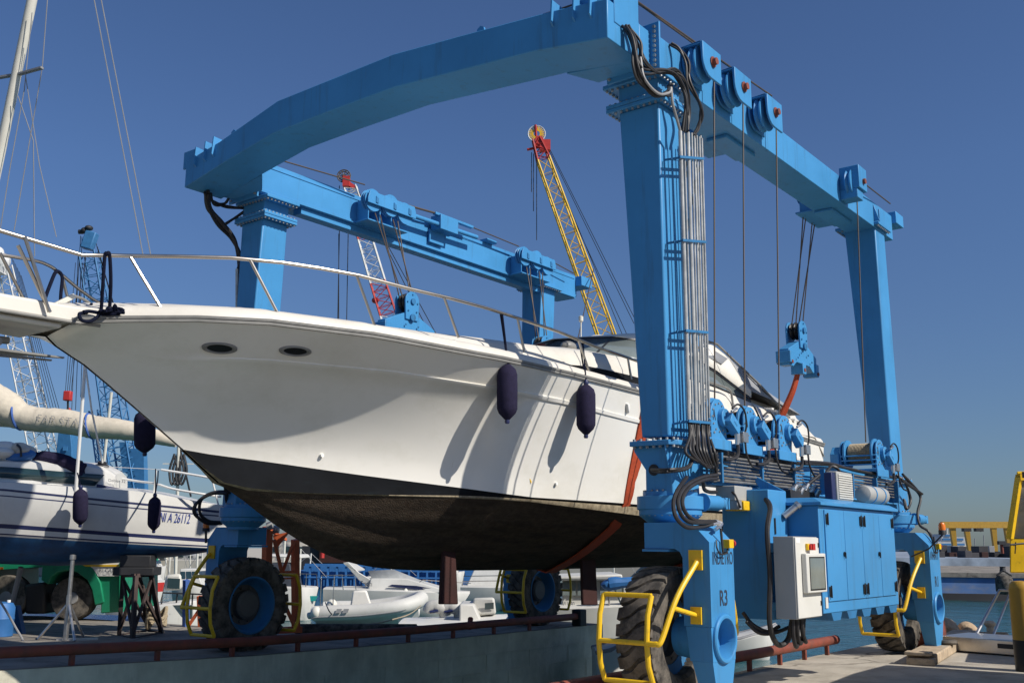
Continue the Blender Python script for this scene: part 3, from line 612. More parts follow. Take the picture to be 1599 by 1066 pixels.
# ---- winches
def winch(X, wound=False):
    z0 = 2.80; yf = -.52; R0 = .215
    m = MB()
    m.box(X-.30, X+.24, yf-.02, .12, z0+.002, z0+.05); m.box(X-.30, X+.24, yf-.04, yf-.018, z0-.07, z0+.05)
    for yy in (yf, .04):
        pl = [(X-.19, z0+.05), (X+.19, z0+.05), (X+.19, z0+.28)]+[(X+R0*.92*math.cos(a), z0+.30+R0*math.sin(a)) for a in [R(t) for t in range(0, 181, 20)]]+[(X-.19, z0+.28)]
        m.prism([(x, yy, z) for x, z in pl], (0, .025, 0))
    for dz in (.12, .19, .26) : m.tube([(X-.20, yf, z0+dz), (X-.20, .04, z0+dz)], .013, 6)
    m.prism([(X-.22, .065, z0+.05), (X+.2, .065, z0+.05), (X+.2, .065, z0+.3), (X+.08, .065, z0+.42), (X-.1, .065, z0+.42), (X-.22, .065, z0+.3)], (0, .14, 0)) if wound else None
    o = m.build('winch', 'blue', lift, bevel=.006)
    d = MB(); zc = z0+.30
    d.lathe([(.20, 0), (.23, 0), (.23, .03), (.20, .03)], (X, yf+.06, zc), (0, 1, 0), 32); d.lathe([(.20, 0), (.23, 0), (.23, .03), (.20, .03)], (X, -.03, zc), (0, 1, 0), 32)
    d.each('drum_flange', 'blue', o, bevel=.003)
    c = MB(); n = 17
    pr = []
    for i in range(n): pr += [(.155, yf+.09+i*.022), (.168, yf+.101+i*.022)]
    pr.append((.155, yf+.09+n*.022)); c.lathe(pr, (X, 0, zc), (0, 1, 0), 28); c.build('wound_cable', 'tan_rope' if wound else 'cable', o, ang=80)
    b = MB()
    for k in range(12):
        a = 2*math.pi*k/12; b.cyl((X+.165*math.cos(a), yf-.012, zc+.165*math.sin(a)*.98), (X+.165*math.cos(a), yf, zc+.165*math.sin(a)*.98), .011, 6)
    for xx in (-.13, .13): b.cyl((X+xx, yf-.012, z0+.12), (X+xx, yf, z0+.12), .014, 6)
    b.build('bolt', 'bolt', o, smooth=False)
    g = MB()   # geared motor on the outer face
    g.cyl((X+.07, yf, zc), (X+.07, yf-.06, zc), .105, 24); g.obox((X+.16, yf-.08, zc-.06), (1, 0, -.65), (0, 1, 0), (.65, 0, 1), .12, .05, .06)
    g.obox((X+.25, yf-.07, zc-.13), (1, 0, -.65), (0, 1, 0), (.65, 0, 1), .04, .05, .045); g.cyl((X+.13, yf-.11, zc-.03), (X+.2, yf-.11, zc-.08), .03, 14)
    g.build('motor', 'blue', o, bevel=.006)
    v = MB(); v.cyl((X+.24, yf-.1, zc-.16), (X+.24, yf-.1, zc-.30), .024, 10).cyl((X+.28, yf-.1, zc-.16), (X+.28, yf-.1, zc-.28), .02, 10); v.obox((X+.40, yf-.09, zc-.20), (1, 0, 0), (0, 1, 0), (0, 0, 1), .065, .05, .06); v.cyl((X+.46, yf-.09, zc-.20), (X+.53, yf-.09, zc-.20), .025, 8)
    v.cyl((X+.02, yf-.15, zc+.06), (X+.16, yf-.15, zc+.11), .016, 8)
    v.each('valve', 'steel', o, bevel=.003)
    hh = MB(); hh.tube(sp([(X+.06, yf-.14, zc+.10), (X+.2, yf-.15, zc+.16), (X+.36, yf-.15, zc+.10), (X+.42, yf-.14, zc-.05), (X+.41, yf-.12, zc-.16)], 6), .012, 8)
    hh.tube(sp([(X+.41, yf-.12, zc-.24), (X+.40, yf-.14, zc-.40), (X+.50, yf-.15, zc-.52), (X+.66, yf-.16, zc-.55)], 6), .013, 8); hh.tube(sp([(X+.26, yf-.1, zc-.3), (X+.24, yf-.1, zc-.42), (X+.12, yf-.08, zc-.47), (X, yf-.06, zc-.48)], 6), .022, 8)
    hh.each('hose', 'hose', o)
    text('A', (X-.15, yf-.001, zc-.04), (1, 0, 0), (0, 0, 1), .13, 'text_dark', o, width=.07, bold=.03)
    return o
for X in (.56, 1.40, 2.42): winch(X)
winch(6.05, True)
# ---- pipe rack along the sill beam
m = MB(); zs = [2.66, 2.62, 2.58, 2.54, 2.50, 2.46, 2.42, 2.385]
for i, z in enumerate(zs): m.tube([(.42+.02*(i % 2), -.50-.012*(i % 3), z), (2.95, -.50-.012*(i % 3), z+.02)], .0155 if i in (0, 5, 6, 7) else .0115, 8)
for i, z in enumerate(zs[:7]): m.tube([(3.3, -.48, z+.03), (6.95, -.48, z+.05-.004*i)], .011, 8)
for i, z in enumerate(zs): m.cyl((.38, -.50, z), (.46, -.50, z), .027, 8)
m.each('pipe_run', 'pipe_grey', lift)
m = MB()
for x in (.55, 1.62, 2.6, 3.6, 4.7, 5.7, 6.7): m.box(x-.02, x+.02, -.555, -.40, 2.36, 2.70)
m.each('pipe_clamp', 'blue_dull', lift)
hose_bundle('hose_bundle', [[(.5, -.45, 2.72), (1.5, -.47, 2.71), (2.6, -.46, 2.73), (3.2, -.45, 2.75)], [(3.1, -.45, 2.76), (4.2, -.45, 2.80), (5.2, -.45, 2.78), (6.9, -.45, 2.76)]], .022, n=2, jit=.02)
hose_bundle('hose_bundle', [[P(1410, 740, Y=-.5), P(1422, 755, Y=-.55), P(1438, 775, Y=-.6), P(1434, 800, Y=-.62), P(1436, 820, Y=-.66), P(1450, 830, Y=-.74), P(1460, 850, Y=-.88)], [P(1412, 750, Y=-.5), P(1422, 780, Y=-.55), P(1416, 795, Y=-.55), P(1412, 780, Y=-.5)], [P(1400, 740, Y=-.5), P(1412, 752, Y=-.58), P(1440, 772, Y=-.62)]], .02, n=2, jit=.012)
hose_bundle('hose_bundle', [[P(1240, 768, Y=-.62), P(1262, 755, Y=-.66), P(1280, 742, Y=-.7)], [P(1290, 738, Y=-.5), P(1300, 728, Y=-.5), P(1312, 740, Y=-.6), P(1316, 780, Y=-.8)]], .02, n=2, jit=.01)
# valve clutter on top of the cabinet
m = MB(); rnd = random.Random(5)
for k in range(10): m.cyl((1.75+k*.09, -.78-.05*(k % 2), 2.28+.03*(k % 3)), (1.80+k*.09, -.86, 2.36+.03*(k % 3)), .028, 8)
m.build('valve', 'steel', lift)
m = MB(); m.box(1.7, 2.45, -.86, -.66, 2.225, 2.33); m.build('valve_block', 'dark', lift, bevel=.006)
# ---- power cabinet slung below the sill
cab = MB(); x0, x1, yf, yb, z0, z1 = 1.52, 4.16, -1.27, -.38, .92, 2.13
cab.box(x0, x1, yf+.012, yb, z0, z1)
pc = cab.build('power_cabinet', 'blue', lift, bevel=.01)
m = MB(); m.prism([(x0-.05, yf-.04, z1+.002), (x1+.05, yf-.04, z1+.002), (x1+.05, yb, z1+.002), (x0-.05, yb, z1+.002)], (0, 0, .035)); m.hexa([(x0-.05, yf-.04, z1+.037), (x1+.05, yf-.04, z1+.037), (x1+.05, yb, z1+.037), (x0-.05, yb, z1+.037)], [(x0, yf+.06, z1+.09), (x1, yf+.06, z1+.09), (x1, yb, z1+.09), (x0, yb, z1+.09)])
m.build('lid', 'blue', pc, bevel=.006)
xs = [1.66, 2.27, 2.88, 3.51, 4.06]
for k in range(4):
    d = MB().box(xs[k]+.006, xs[k+1]-.006, yf-.004, yf+.011, z0+.13, z1-.045).build('door', 'blue', pc, bevel=.004)
    hx = [xs[0]+.05, xs[2]-.06, xs[2]+.06, xs[4]-.05][k]
    h = MB()
    for z in (z1-.15, z0+.24): h.box(hx-.035, hx+.035, yf-.018, yf-.005, z-.055, z+.055); h.cyl((hx, yf-.022, z-.07), (hx, yf-.022, z+.07), .01, 8)
    h.each('hinge', 'black', d, bevel=.003, join=2)
    if k in (0, 3) or True:
        lx = [xs[1]-.06, None, xs[3]-.07, None][k]
        if lx:
            h = MB().cyl((lx, yf-.005, 1.58), (lx, yf-.02, 1.58), .028, 12).box(lx-.008, lx+.008, yf-.03, yf-.018, 1.53, 1.60).build('latch', 'black', d)
m = MB()
for k in range(5):
    xx = x0+.25+k*.5; m.prism([(xx, yf+.02, z0), (xx+.34, yf+.02, z0), (xx+.28, yf+.02, z0-.09), (xx+.06, yf+.02, z0-.09)], (0, .5, 0))
m.each('skid_rib', 'blue_dull', pc)
MB().box(1.57, 1.64, yf-.001, yf+.011, .98, 1.1).build('data_plate', 'light_grey', pc)
# cooler and air cylinder standing on the cabinet
m = MB(); m.box(2.42, 2.95, -1.16, -1.02, 2.225, 2.58); ck = m.build('oil_cooler', 'grey_box', pc, bevel=.012)
m = MB()
for k in range(11): m.box(2.45, 2.92, -1.172, -1.16, 2.25+k*.028, 2.266+k*.028)
m.build('louvre', 'light_grey', ck)
MB().box(2.30, 2.418, -1.14, -1.04, 2.225, 2.56).build('fan_case', 'navy', ck, bevel=.01)
m = MB(); m.lathe([(.001, -.03), (.06, -.025), (.105, 0), (.115, .03), (.115, .72), (.105, .75), (.06, .775), (.001, .78)], (3.42, -1.12, 2.345), (1, 0, 0), 28); ac = m.build('air_cylinder', 'grey_box', pc)
m = MB()
for x in (3.62, 3.97): m.lathe([(.117, 0), (.122, 0), (.122, .03), (.117, .03)], (x, -1.12, 2.345), (1, 0, 0), 28)
m.each('strap', 'blue', ac)
hose_bundle('hose', [[(2.97, -1.0, 2.5), (3.10, -1.0, 2.42), (3.16, -1.0, 2.24)], [(2.97, -.95, 2.46), (3.14, -.95, 2.40), (3.22, -.95, 2.24)], [(2.97, -1.05, 2.40), (3.04, -1.05, 2.36), (3.08, -1.05, 2.24)]], .016, parent=pc, mt='steel')
# ---- hydraulic tank and the grey control box
m = MB(); m.box(1.0, 1.5, -.885, -.30, .86, 2.30); m.prism([(1.48, -.88, 2.3), (1.48, -.6, 2.3), (1.48, -.4, 2.55)], (.02, 0, 0))
tk = m.build('hydraulic_tank', 'blue', lift, bevel=.012)
m = MB(); m.cyl((1.36, -.90, 2.0), (1.46, -1.02, 2.12), .04, 14).lathe([(.05, 0), (.05, .04)], (1.46, -1.02, 2.12), (.1, -.12, .12), 14); m.build('filler_neck', 'steel', tk)
m = MB(); m.box(1.12, 1.155, -.895, -.886, 1.80, 1.98); m.build('level_gauge', 'black', tk)
cx0, cx1, cyf, cyb, cz0, cz1 = .70, 1.36, -1.30, -1.05, .90, 1.77
kb = MB().box(cx0, cx1, cyf+.014, cyb, cz0, cz1).build('control_box', 'grey_box', lift, bevel=.006)
dd = MB().box(cx0+.005, cx1-.005, cyf-.004, cyf+.012, cz0+.01, cz1-.01).build('door', 'light_grey', kb, bevel=.005)
wm = MB(); wx0, wx1, wz0, wz1 = .84, 1.39, 1.17, 1.59
wm.box(wx0, wx1, cyf-.065, cyf-.006, wz0, wz1); wf = wm.build('window_box', 'light_grey', kb, bevel=.01)
MB().box(wx0+.09, wx1-.06, cyf-.068, cyf-.062, wz0+.04, wz1-.05).build('pane', 'glass_pale', wf, bevel=.002)
m = MB(); m.box(wx0+.07, wx1-.04, cyf-.067, cyf-.0655, wz0+.025, wz1-.035); m.build('seal', 'black', wf)
m = MB(); m.obox((1.02, cyf-.02, 1.66), (1, 0, 0), (0, 1, 0), (0, 0, 1), .05, .015, .035); ms = m.build('switch', 'yellow', kb, bevel=.004)
m = MB(); m.cyl((1.02, cyf-.03, 1.66), (1.02, cyf-.06, 1.66), .03, 14); m.obox((1.06, cyf-.05, 1.66), (1, 0, 0), (0, 1, 0), (0, 0, 1), .035, .02, .035); m.build('switch_knob', 'red', kb)
m = MB()
for z in (1.05, 1.68): m.box(cx1-.035, cx1-.015, cyf-.014, cyf-.004, z-.025, z+.025)
m.each('hinge', 'black', kb)
MB().box(cx0+.02, cx0+.13, cyf-.006, cyf-.003, 1.70, 1.755).build('data_plate', 'white', kb)
m = MB(); m.box(.80, 1.3, -1.05, -.88, 1.60, 1.70); m.box(.80, 1.3, -1.05, -.88, .98, 1.06); m.each('box_bracket', 'blue', kb)
hose_bundle('hose_bundle', [[P(1165, 765, Y=-.55), P(1188, 772, Y=-.75), P(1204, 790, Y=-.95), P(1200, 830, Y=-1.0), P(1202, 900, Y=-1.0), P(1203, 975, Y=-1.0), P(1215, 1006, Y=-1.0), P(1232, 998, Y=-1.05), P(1236, 968, Y=-1.12)]], .03)
hose_bundle('hose_bundle', [[(.85+.12*k, -1.18, .9), (.86+.12*k, -1.17, .72), (1.0+.1*k, -1.15, .60+.02*k), (1.16+.06*k, -1.12, .70), (1.2+.06*k, -1.1, .9)] for k in range(3)], .024, n=1)
hose_bundle('hose_bundle', [[(1.0, -.95, .80), (.8, -.9, .76), (.66, -.8, .84), (.66, -.7, .95)], [(1.3, -1., .8), (.9, -.95, .73), (.7, -.85, .74), (.62, -.75, .86)]], .022, n=1)
# junction box and yellow receiver under the sill
m = MB(); m.box(.70, 1.16, -.62, -.38, 2.17, 2.335); jb = m.build('junction_box', 'grey_box', lift, bevel=.008)
m = MB(); m.box(.84, 1.16, -.66, -.42, 2.06, 2.168); m.build('radio_receiver', 'yellow', jb, bevel=.012)
m = MB(); m.box(.70, .82, -.64, -.42, 2.07, 2.168).cyl((.73, -.66, 2.10), (.73, -.62, 2.10), .03, 10); m.build('plug', 'mid_grey', jb)
hose_bundle('cable', [[(.75, -.66, 2.1), (.68, -.68, 2.12), (.66, -.66, 2.22), (.70, -.6, 2.26)], [(1.14, -.66, 2.1), (1.22, -.68, 2.14), (1.24, -.64, 2.26), (1.16, -.58, 2.28)]], .012, parent=jb)
# beacon lamps on the outer legs
for q, yy in (((1471, 825), -.9), ((886, 0), None)):
    if yy is None: continue
    c = P(*q, Y=yy-.35); m = MB(); m.lathe([(.055, 0), (.055, .06), (.05, .07)], c+V(0, 0, -.09), (0, 0, 1), 18); m.tube([c+V(0, 0, -.09), c+V(-.05, .2, -.3), c+V(-.12, .45, -.42)], .012, 6); bb = m.build('beacon', 'dark', lift)
    MB().lathe([(.05, 0), (.05, .07), (.035, .105), (.001, .115)], c+V(0, 0, -.02), (0, 0, 1), 18).build('beacon_lens', 'amber', bb)
c = P(322, 822, Y=8.02)
m = MB(); m.lathe([(.055, 0), (.055, .05)], c+V(0, 0, -.07), (0, 0, 1), 18); m.tube([c+V(0, 0, -.07), c+V(0, -.02, -.25)], .02, 6); bb = m.build('beacon', 'dark', lift)
MB().lathe([(.05, 0), (.05, .07), (.035, .105), (.001, .115)], c+V(0, 0, -.02), (0, 0, 1), 18).build('beacon_lens', 'amber', bb)
# ---- hook blocks and slings: they hang from the hoist but are separate things
def hook_block(X, Y, Z, label, tops):
    """two sheave cheeks over a triangular spreader plate with rope eyes at its ends"""
    o = thing('hook_block', (X, Y, Z), label, 'hook block', 'hook blocks hanging from the hoist')
    m = MB()
    for dy in (-.13, .10):
        pl = [(X+.17*math.cos(a), Z+.62+.17*math.sin(a)) for a in [R(t) for t in range(0, 181, 20)]]+[(X-.15, Z+.30), (X+.15, Z+.30)]
        m.prism([(x, Y+dy, z) for x, z in pl], (0, .03, 0))
    m.each('cheek_plate', 'blue', o, bevel=.006)
    m = MB()
    for dy in (-.05, .03): m.lathe([(.05, -.03), (.155, -.03), (.125, 0), (.155, .03), (.05, .03)], (X, Y+dy, Z+.62), (0, 1, 0), 24)
    m.each('sheave', 'black', o)
    m = MB(); m.cyl((X, Y-.16, Z+.62), (X, Y+.16, Z+.62), .05, 16); m.cyl((X, Y-.16, Z+.34), (X, Y+.16, Z+.34), .06, 16)
    for dx, dz in ((-.1, .45), (.1, .45), (0, .74), (-.12, .6), (.12, .6), (-.3, .1), (.3, .1), (-.15, .2), (.15, .2)): m.cyl((X+dx, Y-.145, Z+dz), (X+dx, Y-.13, Z+dz), .016, 6)
    m.build('pin', 'blue_dull', o)
    m = MB(); pl = [(-.12, .42), (.12, .42), (.60, .22), (.60, -.06), (.42, -.06), (.28, .03), (-.28, .03), (-.42, -.06), (-.60, -.06), (-.60, .22)]
    m.prism([(X+x, Y-.10, Z+z) for x, z in pl], (0, .18, 0)); m.box(X-.64, X-.48, Y-.14, Y+.12, Z-.02, Z+.18); m.box(X-.07, X+.07, Y-.12, Y+.10, Z-.14, Z+.05); m.box(X+.50, X+.62, Y-.13, Y+.11, Z-.12, Z+.1)
    m.build('spreader_plate', 'blue', o, bevel=.008)
    m = MB(); m.cyl((X, Y-.13, Z-.07), (X, Y+.11, Z-.07), .035, 12).cyl((X-.56, Y-.15, Z+.0), (X-.56, Y+.13, Z+.0), .03, 12).cyl((X+.56, Y-.15, Z-.07), (X+.56, Y+.13, Z-.07), .03, 12); m.each('rope_eye', 'rust_red', o)
    m = MB()
    for i, t in enumerate(tops): m.tube([V(X-.14+.28*(i > 1)*1.0, Y-.05+.08*(i % 2), Z+.64), V(*t)], .011, 6)
    m.each('hoist_cable', 'cable', o)
    return o
hook_block(6.62, .98, 4.70, 'blue hook block hanging in open sky with a red sling below it', [(6.2-.2, .5, 7.2), (6.2-.08, .5, 7.2), (6.2+.2, .5, 7.2), (6.2+.32, .5, 7.2)])
hook_block(2.06, .90, 4.45, 'blue hook block almost hidden behind the pipe clad front near column', [(2.0, .5, 7.2), (2.1, .5, 7.2), (2.3, .5, 7.2), (2.4, .5, 7.2)])
hook_block(2.15, 6.0, 5.06, 'blue hook block with broad triangular plate showing above the foredeck behind the bow rail', [(1.86, 6.55, 7.3), (1.98, 6.55, 7.3), (2.3, 6.55, 7.3), (2.42, 6.55, 7.3)])
hook_block(6.0, 6.0, 4.95, 'blue hook block just rising over the deck edge before a slim column', [(6.22, 6.55, 7.3), (6.34, 6.55, 7.3), (6.66, 6.55, 7.3), (6.78, 6.55, 7.3)])
# ================================================================== the motor yacht in the slings
YC = 3.57
yacht = thing('motor_yacht', (0, YC, 1.3), 'large white motor yacht with weedy brown bottom hanging in the blue hoist', 'yacht')
def zline(X, Y, line, lo=-1., hi=6.):
    """height at (X, Y) that lies on a line surveyed in the photograph"""
    for _ in range(40):
        md = (lo+hi)/2; x, y = Q((X, Y, md))
        if y < interp(line, x): hi = md
        else: lo = md
    return (lo+hi)/2
hs_t = [(-5.25, .42), (-4.9, .60), (-4.4, .92), (-4, 1.17), (-3, 1.56), (-2, 1.79), (-1, 1.94), (0, 2.03), (1.5, 2.11), (4, 2.13), (9.2, 1.98)]
hb_t = [(-3.67, .02), (-3.2, .13), (-2.5, .37), (-1.5, .80), (-.5, 1.19), (.5, 1.48), (2, 1.74), (4, 1.87), (9.2, 1.86)]
hc_t = [(-3.2, .02), (-2.7, .22), (-2, .52), (-1, .96), (0, 1.30), (1, 1.53), (2, 1.69), (4, 1.82), (9.2, 1.82)]
stem_t = [(-5.27, 3.58), (-5.12, 3.47), (-4.85, 3.35), (-3.67, 2.61), (-3.16, 2.27), (-2.85, 2.12), (-2.53, 1.93), (-1.92, 1.64), (-1.35, 1.46), (-.55, 1.35), (.99, 1.31), (4, 1.30), (9.2, 1.30)]
L_rub = [(100, 507), (125, 505.5), (180, 503), (300, 502), (420, 507.5), (588, 528), (700, 549), (789, 565), (900, 590), (1000, 616), (1100, 643), (1300, 690)]
L_crease = [(100, 562), (161, 560), (400, 567), (612, 587), (774, 611), (888, 632), (970, 654), (1100, 685), (1300, 730)]
L_boot = [(285, 703), (350, 712), (420, 721), (560, 741), (702, 759), (830, 776), (970, 785), (1096, 796), (1150, 801), (1300, 815)]
L_boot2 = [(320, 752), (345, 757), (470, 769), (600, 772), (740, 773.5), (830, 779), (970, 789), (1096, 800), (1150, 805), (1300, 820)]
L_chine = [(320, 753), (345, 758), (390, 766), (470, 770), (600, 774), (740, 778), (814, 781.5), (940, 797), (1100, 818), (1150, 823), (1300, 840)]
st = [-5.25, -5.15, -5.0, -4.85, -4.6, -4.3, -4.0, -3.67, -3.4, -3.2, -2.9, -2.6, -2.3, -2.0, -1.7, -1.4, -1.1, -.8, -.5, -.2, .1, .5, 1, 1.5, 2, 2.6, 3.2, 4, 5, 6, 7, 8, 9.2]
rows = {}
for X in st:
    hs = smooth_interp(hs_t, X); Ys = YC-hs
    zk = smooth_interp(stem_t, X)
    zs = zline(X, Ys, L_rub) if X < 3.4 else None
    hb = smooth_interp(hb_t, X) if X > -3.67 else .02
    hc = smooth_interp(hc_t, X) if X > -3.2 else .02
    if X <= 4:
        zb = zline(X, YC-hb, L_boot) if X > -3.67 else zk+.0
        zb2 = zline(X, YC-hb+.01, L_boot2) if X > -3.2 else zk
        zc = zline(X, YC-hc, L_chine) if X > -3.2 else zk
        zc = max(zc, zk+.001); zb2 = max(zb2, zc+.0); zb = max(zb, zb2+.004)
    rows[X] = dict(hs=hs, zk=zk, zs=zs, hb=hb, hc=hc, zb=zb, zb2=zb2, zc=zc)
z34 = rows[3.2]['zs']
for X in st:
    r = rows[X]
    if r['zs'] is None: r['zs'] = z34-.02*(X-3.2)
    if X > 4: r['zb'], r['zb2'], r['zc'] = rows[4]['zb'], rows[4]['zb2'], rows[4]['zc']
def topside(X, t):
    r = rows[X]; fl = interp([(-5.3, 1.1), (-4, 1.25), (-3, 1.42), (-2, 1.6), (-1, 1.6), (1, 1.2), (4, 1.0)], X)
    y = r['hb']+(r['hs']-r['hb'])*(t**fl); z = r['zb']+(r['zs']-r['zb'])*t
    return y, z
def crease_t(X):
    lo, hi = 0., 1.
    for _ in range(30):
        md = (lo+hi)/2; y, z = topside(X, md); px, py = Q((X, YC-y, z))
        if py < interp(L_crease, px): hi = md
        else: lo = md
    return (lo+hi)/2
hull = MB(); boot = MB(); tan = MB(); botm = MB()
for sg in (-1, 1):
    R1, R2, R3, R4 = [], [], [], []
    for X in st:
        r = rows[X]; tc = min(.93, max(.05, crease_t(X))) if -4.6 < X else .5
        ts = [0, tc*.12, tc*.25, tc*.4, tc*.55, tc*.7, tc*.85, tc-.006, tc, tc+.03, tc+.036, tc+(1-tc)*.3, tc+(1-tc)*.5, tc+(1-tc)*.7, tc+(1-tc)*.86, 1]
        amp = .018*interp([(-4.4, 0), (-3.2, 1)], X); row = []
        for i, t in enumerate(ts):
            y, z = topside(X, max(0, min(1, t)))
            off = amp if i in (8, 9) else 0
            row.append(V(X, YC+sg*(y+off), z))
        R1.append(row)
        if X >= -3.67: R2.append([V(X, YC+sg*r['hb'], r['zb']), V(X, YC+sg*lerp(r['hb'], max(r['hc'], r['hb']-.04), .5), lerp(r['zb'], r['zb2'], .5)), V(X, YC+sg*max(r['hb']-.03, r['hc']), r['zb2'])])
        if X >= -3.67: R3.append([V(X, YC+sg*max(r['hb']-.03, r['hc']), r['zb2']), V(X, YC+sg*(r['hc']+.015), lerp(r['zb2'], r['zc'], .6)), V(X, YC+sg*r['hc'], r['zc'])])
        if X >= -3.2:
            row = []
            for k in range(11):
                t = k/10; bul = .07*math.sin(math.pi*t)*min(1, r['hc'])
                zz = lerp(r['zc'], r['zk'], t)-bul+(.03*min(1, r['hc']) if k in (4, 8) else 0)-(.02*min(1, r['hc']) if k in (3, 7) else 0)
                row.append(V(X, YC+sg*r['hc']*(1-t), max(zz, r['zk']-.05)))
            R4.append(row)
    hull.grid(R1); boot.grid(R2); tan.grid(R3); botm.grid(R4)
    # transom half
    r = rows[9.2]
hull.add([V(9.2, YC-1.98, rows[9.2]['zs']), V(9.2, YC+1.98, rows[9.2]['zs']), V(9.2, YC+1.86, rows[9.2]['zb']), V(9.2, YC-1.86, rows[9.2]['zb'])], [(0, 1, 2, 3)])
botm.add([V(9.2, YC-1.86, rows[9.2]['zb']), V(9.2, YC+1.86, rows[9.2]['zb']), V(9.2, YC+1.82, rows[9.2]['zc']), V(9.2, YC, 1.3), V(9.2, YC-1.82, rows[9.2]['zc'])], [(0, 1, 2, 3, 4)])
hl = hull.build('hull', 'white_gel', yacht, ang=38)
b1 = boot.build('boot_stripe', 'boot_black', yacht); b2 = tan.build('waterline_growth', 'waterline_tan', yacht); b3 = botm.build('antifouled_bottom', 'antifoul', yacht, ang=60)
# rub rail, gunwale and deck
rub = MB(); dk = MB(); side_stripe = MB()
for sg in (-1, 1):
    for dz, dy, h in ((.0, .0, .03), (.034, .012, .026)):
        rr = []
        for X in st:
            r = rows[X]; y0 = r['hs']
            rr.append([V(X, YC+sg*(y0-.01), r['zs']+dz-.004), V(X, YC+sg*(y0+.022+dy), r['zs']+dz), V(X, YC+sg*(y0+.024+dy), r['zs']+dz+h), V(X, YC+sg*(y0-.01), r['zs']+dz+h+.006)])
        rub.grid(rr)
def cabin(X): return interp([(-4.5, 0), (-2.5, .02), (-1.2, .10), (0, .22), (1.2, .34), (2.4, .50), (9.2, .50)], X)
Rk = []
for X in st:
    r = rows[X]; hs, zs = r['hs'], r['zs']; ch = cabin(X); gi = min(.16, hs*.3)
    half = [(hs-.002, zs+.05), (hs-.015, zs+.10), (hs-.05, zs+.15), (hs-gi, zs+.19), (hs-gi-.10*min(1, hs), zs+.20)]
    sd = hs-gi-.10*min(1, hs)
    w1 = interp([(-4.5, .06), (-1.5, .1), (.2, .16)], X)*min(1, hs)
    dip = interp([(-1.2, 0), (.2, .06)], X)
    half += [(sd-w1*.5, zs+.20-dip), (sd-w1, zs+.21-dip*.8), (sd-w1-.04*min(1, hs), zs+.22+ch*.45), (sd-w1-.14*min(1, hs), zs+.24+ch*.85), (max(.02, (sd-w1)*.55), zs+.235+.045*min(1, max(0, (X+4)/2))+ch*1.12), (0, zs+.235+.075*min(1, max(0, (X+4)/2))+ch*1.18)]
    Rk.append([V(X, YC-y, z) for y, z in half]+[V(X, YC+y, z) for y, z in half[:-1][::-1]])
    rows[X]['deck'] = half
rub.build('rub_rail', 'rubrail', yacht)
dk.grid(Rk); dk.add(Rk[0], [tuple(range(len(Rk[0])))]); dk.build('deck', 'deck_white', yacht, ang=50)
# black strip laid in to darken the side deck recess beside the cabin trunk
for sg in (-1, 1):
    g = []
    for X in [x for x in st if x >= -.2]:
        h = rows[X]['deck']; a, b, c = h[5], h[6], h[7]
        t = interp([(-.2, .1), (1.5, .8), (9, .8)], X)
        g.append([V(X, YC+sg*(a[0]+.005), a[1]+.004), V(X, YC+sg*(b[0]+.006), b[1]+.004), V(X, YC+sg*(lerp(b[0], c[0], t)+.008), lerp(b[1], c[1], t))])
    MB().grid(g).build('side_deck_strip', 'boot_black', yacht)
# bow platform and anchor
pl = []
zp = rows[-5.25]['zs']
m = MB(); w0 = .44
poly = [(-5.0, .50), (-5.3, .43), (-5.8, .39), (-6.9, .36), (-7.15, .22), (-7.2, 0), (-7.15, -.22), (-6.9, -.36), (-5.8, -.39), (-5.3, -.43), (-5.0, -.50)]
m.prism([(x, YC+y, zp+.015) for x, y in poly], (0, 0, .165)); m.prism([(min(x, -5.27), YC+y*.9, zp-.045) for x, y in poly[1:-1]], (0, 0, .056))
m.build('bow_platform', 'deck_white', yacht, bevel=.03)
m = MB(); m.tube([(x, YC+y*1.01, zp+.02) for x, y in poly], .016, 8); m.build('platform_trim', 'rubrail', yacht)
m = MB()
m.box(-6.2, -5.75, YC-.09, YC-.06, zp-.26, zp-.05); m.box(-6.2, -5.75, YC+.06, YC+.09, zp-.26, zp-.05); m.cyl((-5.75, YC-.11, zp-.2), (-5.75, YC+.11, zp-.2), .05, 14); m.cyl((-6.5, YC, zp-.22), (-5.6, YC, zp-.16), .035, 10)
m.build('anchor_roller', 'rubrail', yacht, bevel=.005)
m = MB()
for sg in (-1, 1): m.hexa([(-6.4, YC+sg*.05, zp-.36), (-6.4, YC+sg*.26, zp-.33), (-6.4, YC+sg*.26, zp-.30), (-6.4, YC+sg*.05, zp-.30)], [(-5.12, YC+sg*.10, zp-.27), (-5.12, YC+sg*.13, zp-.27), (-5.12, YC+sg*.13, zp-.255), (-5.12, YC+sg*.10, zp-.255)])
m.cyl((-6.4, YC-.3, zp-.33), (-6.4, YC+.3, zp-.33), .03, 10)
m.each('anchor_fluke', 'rubrail', yacht)
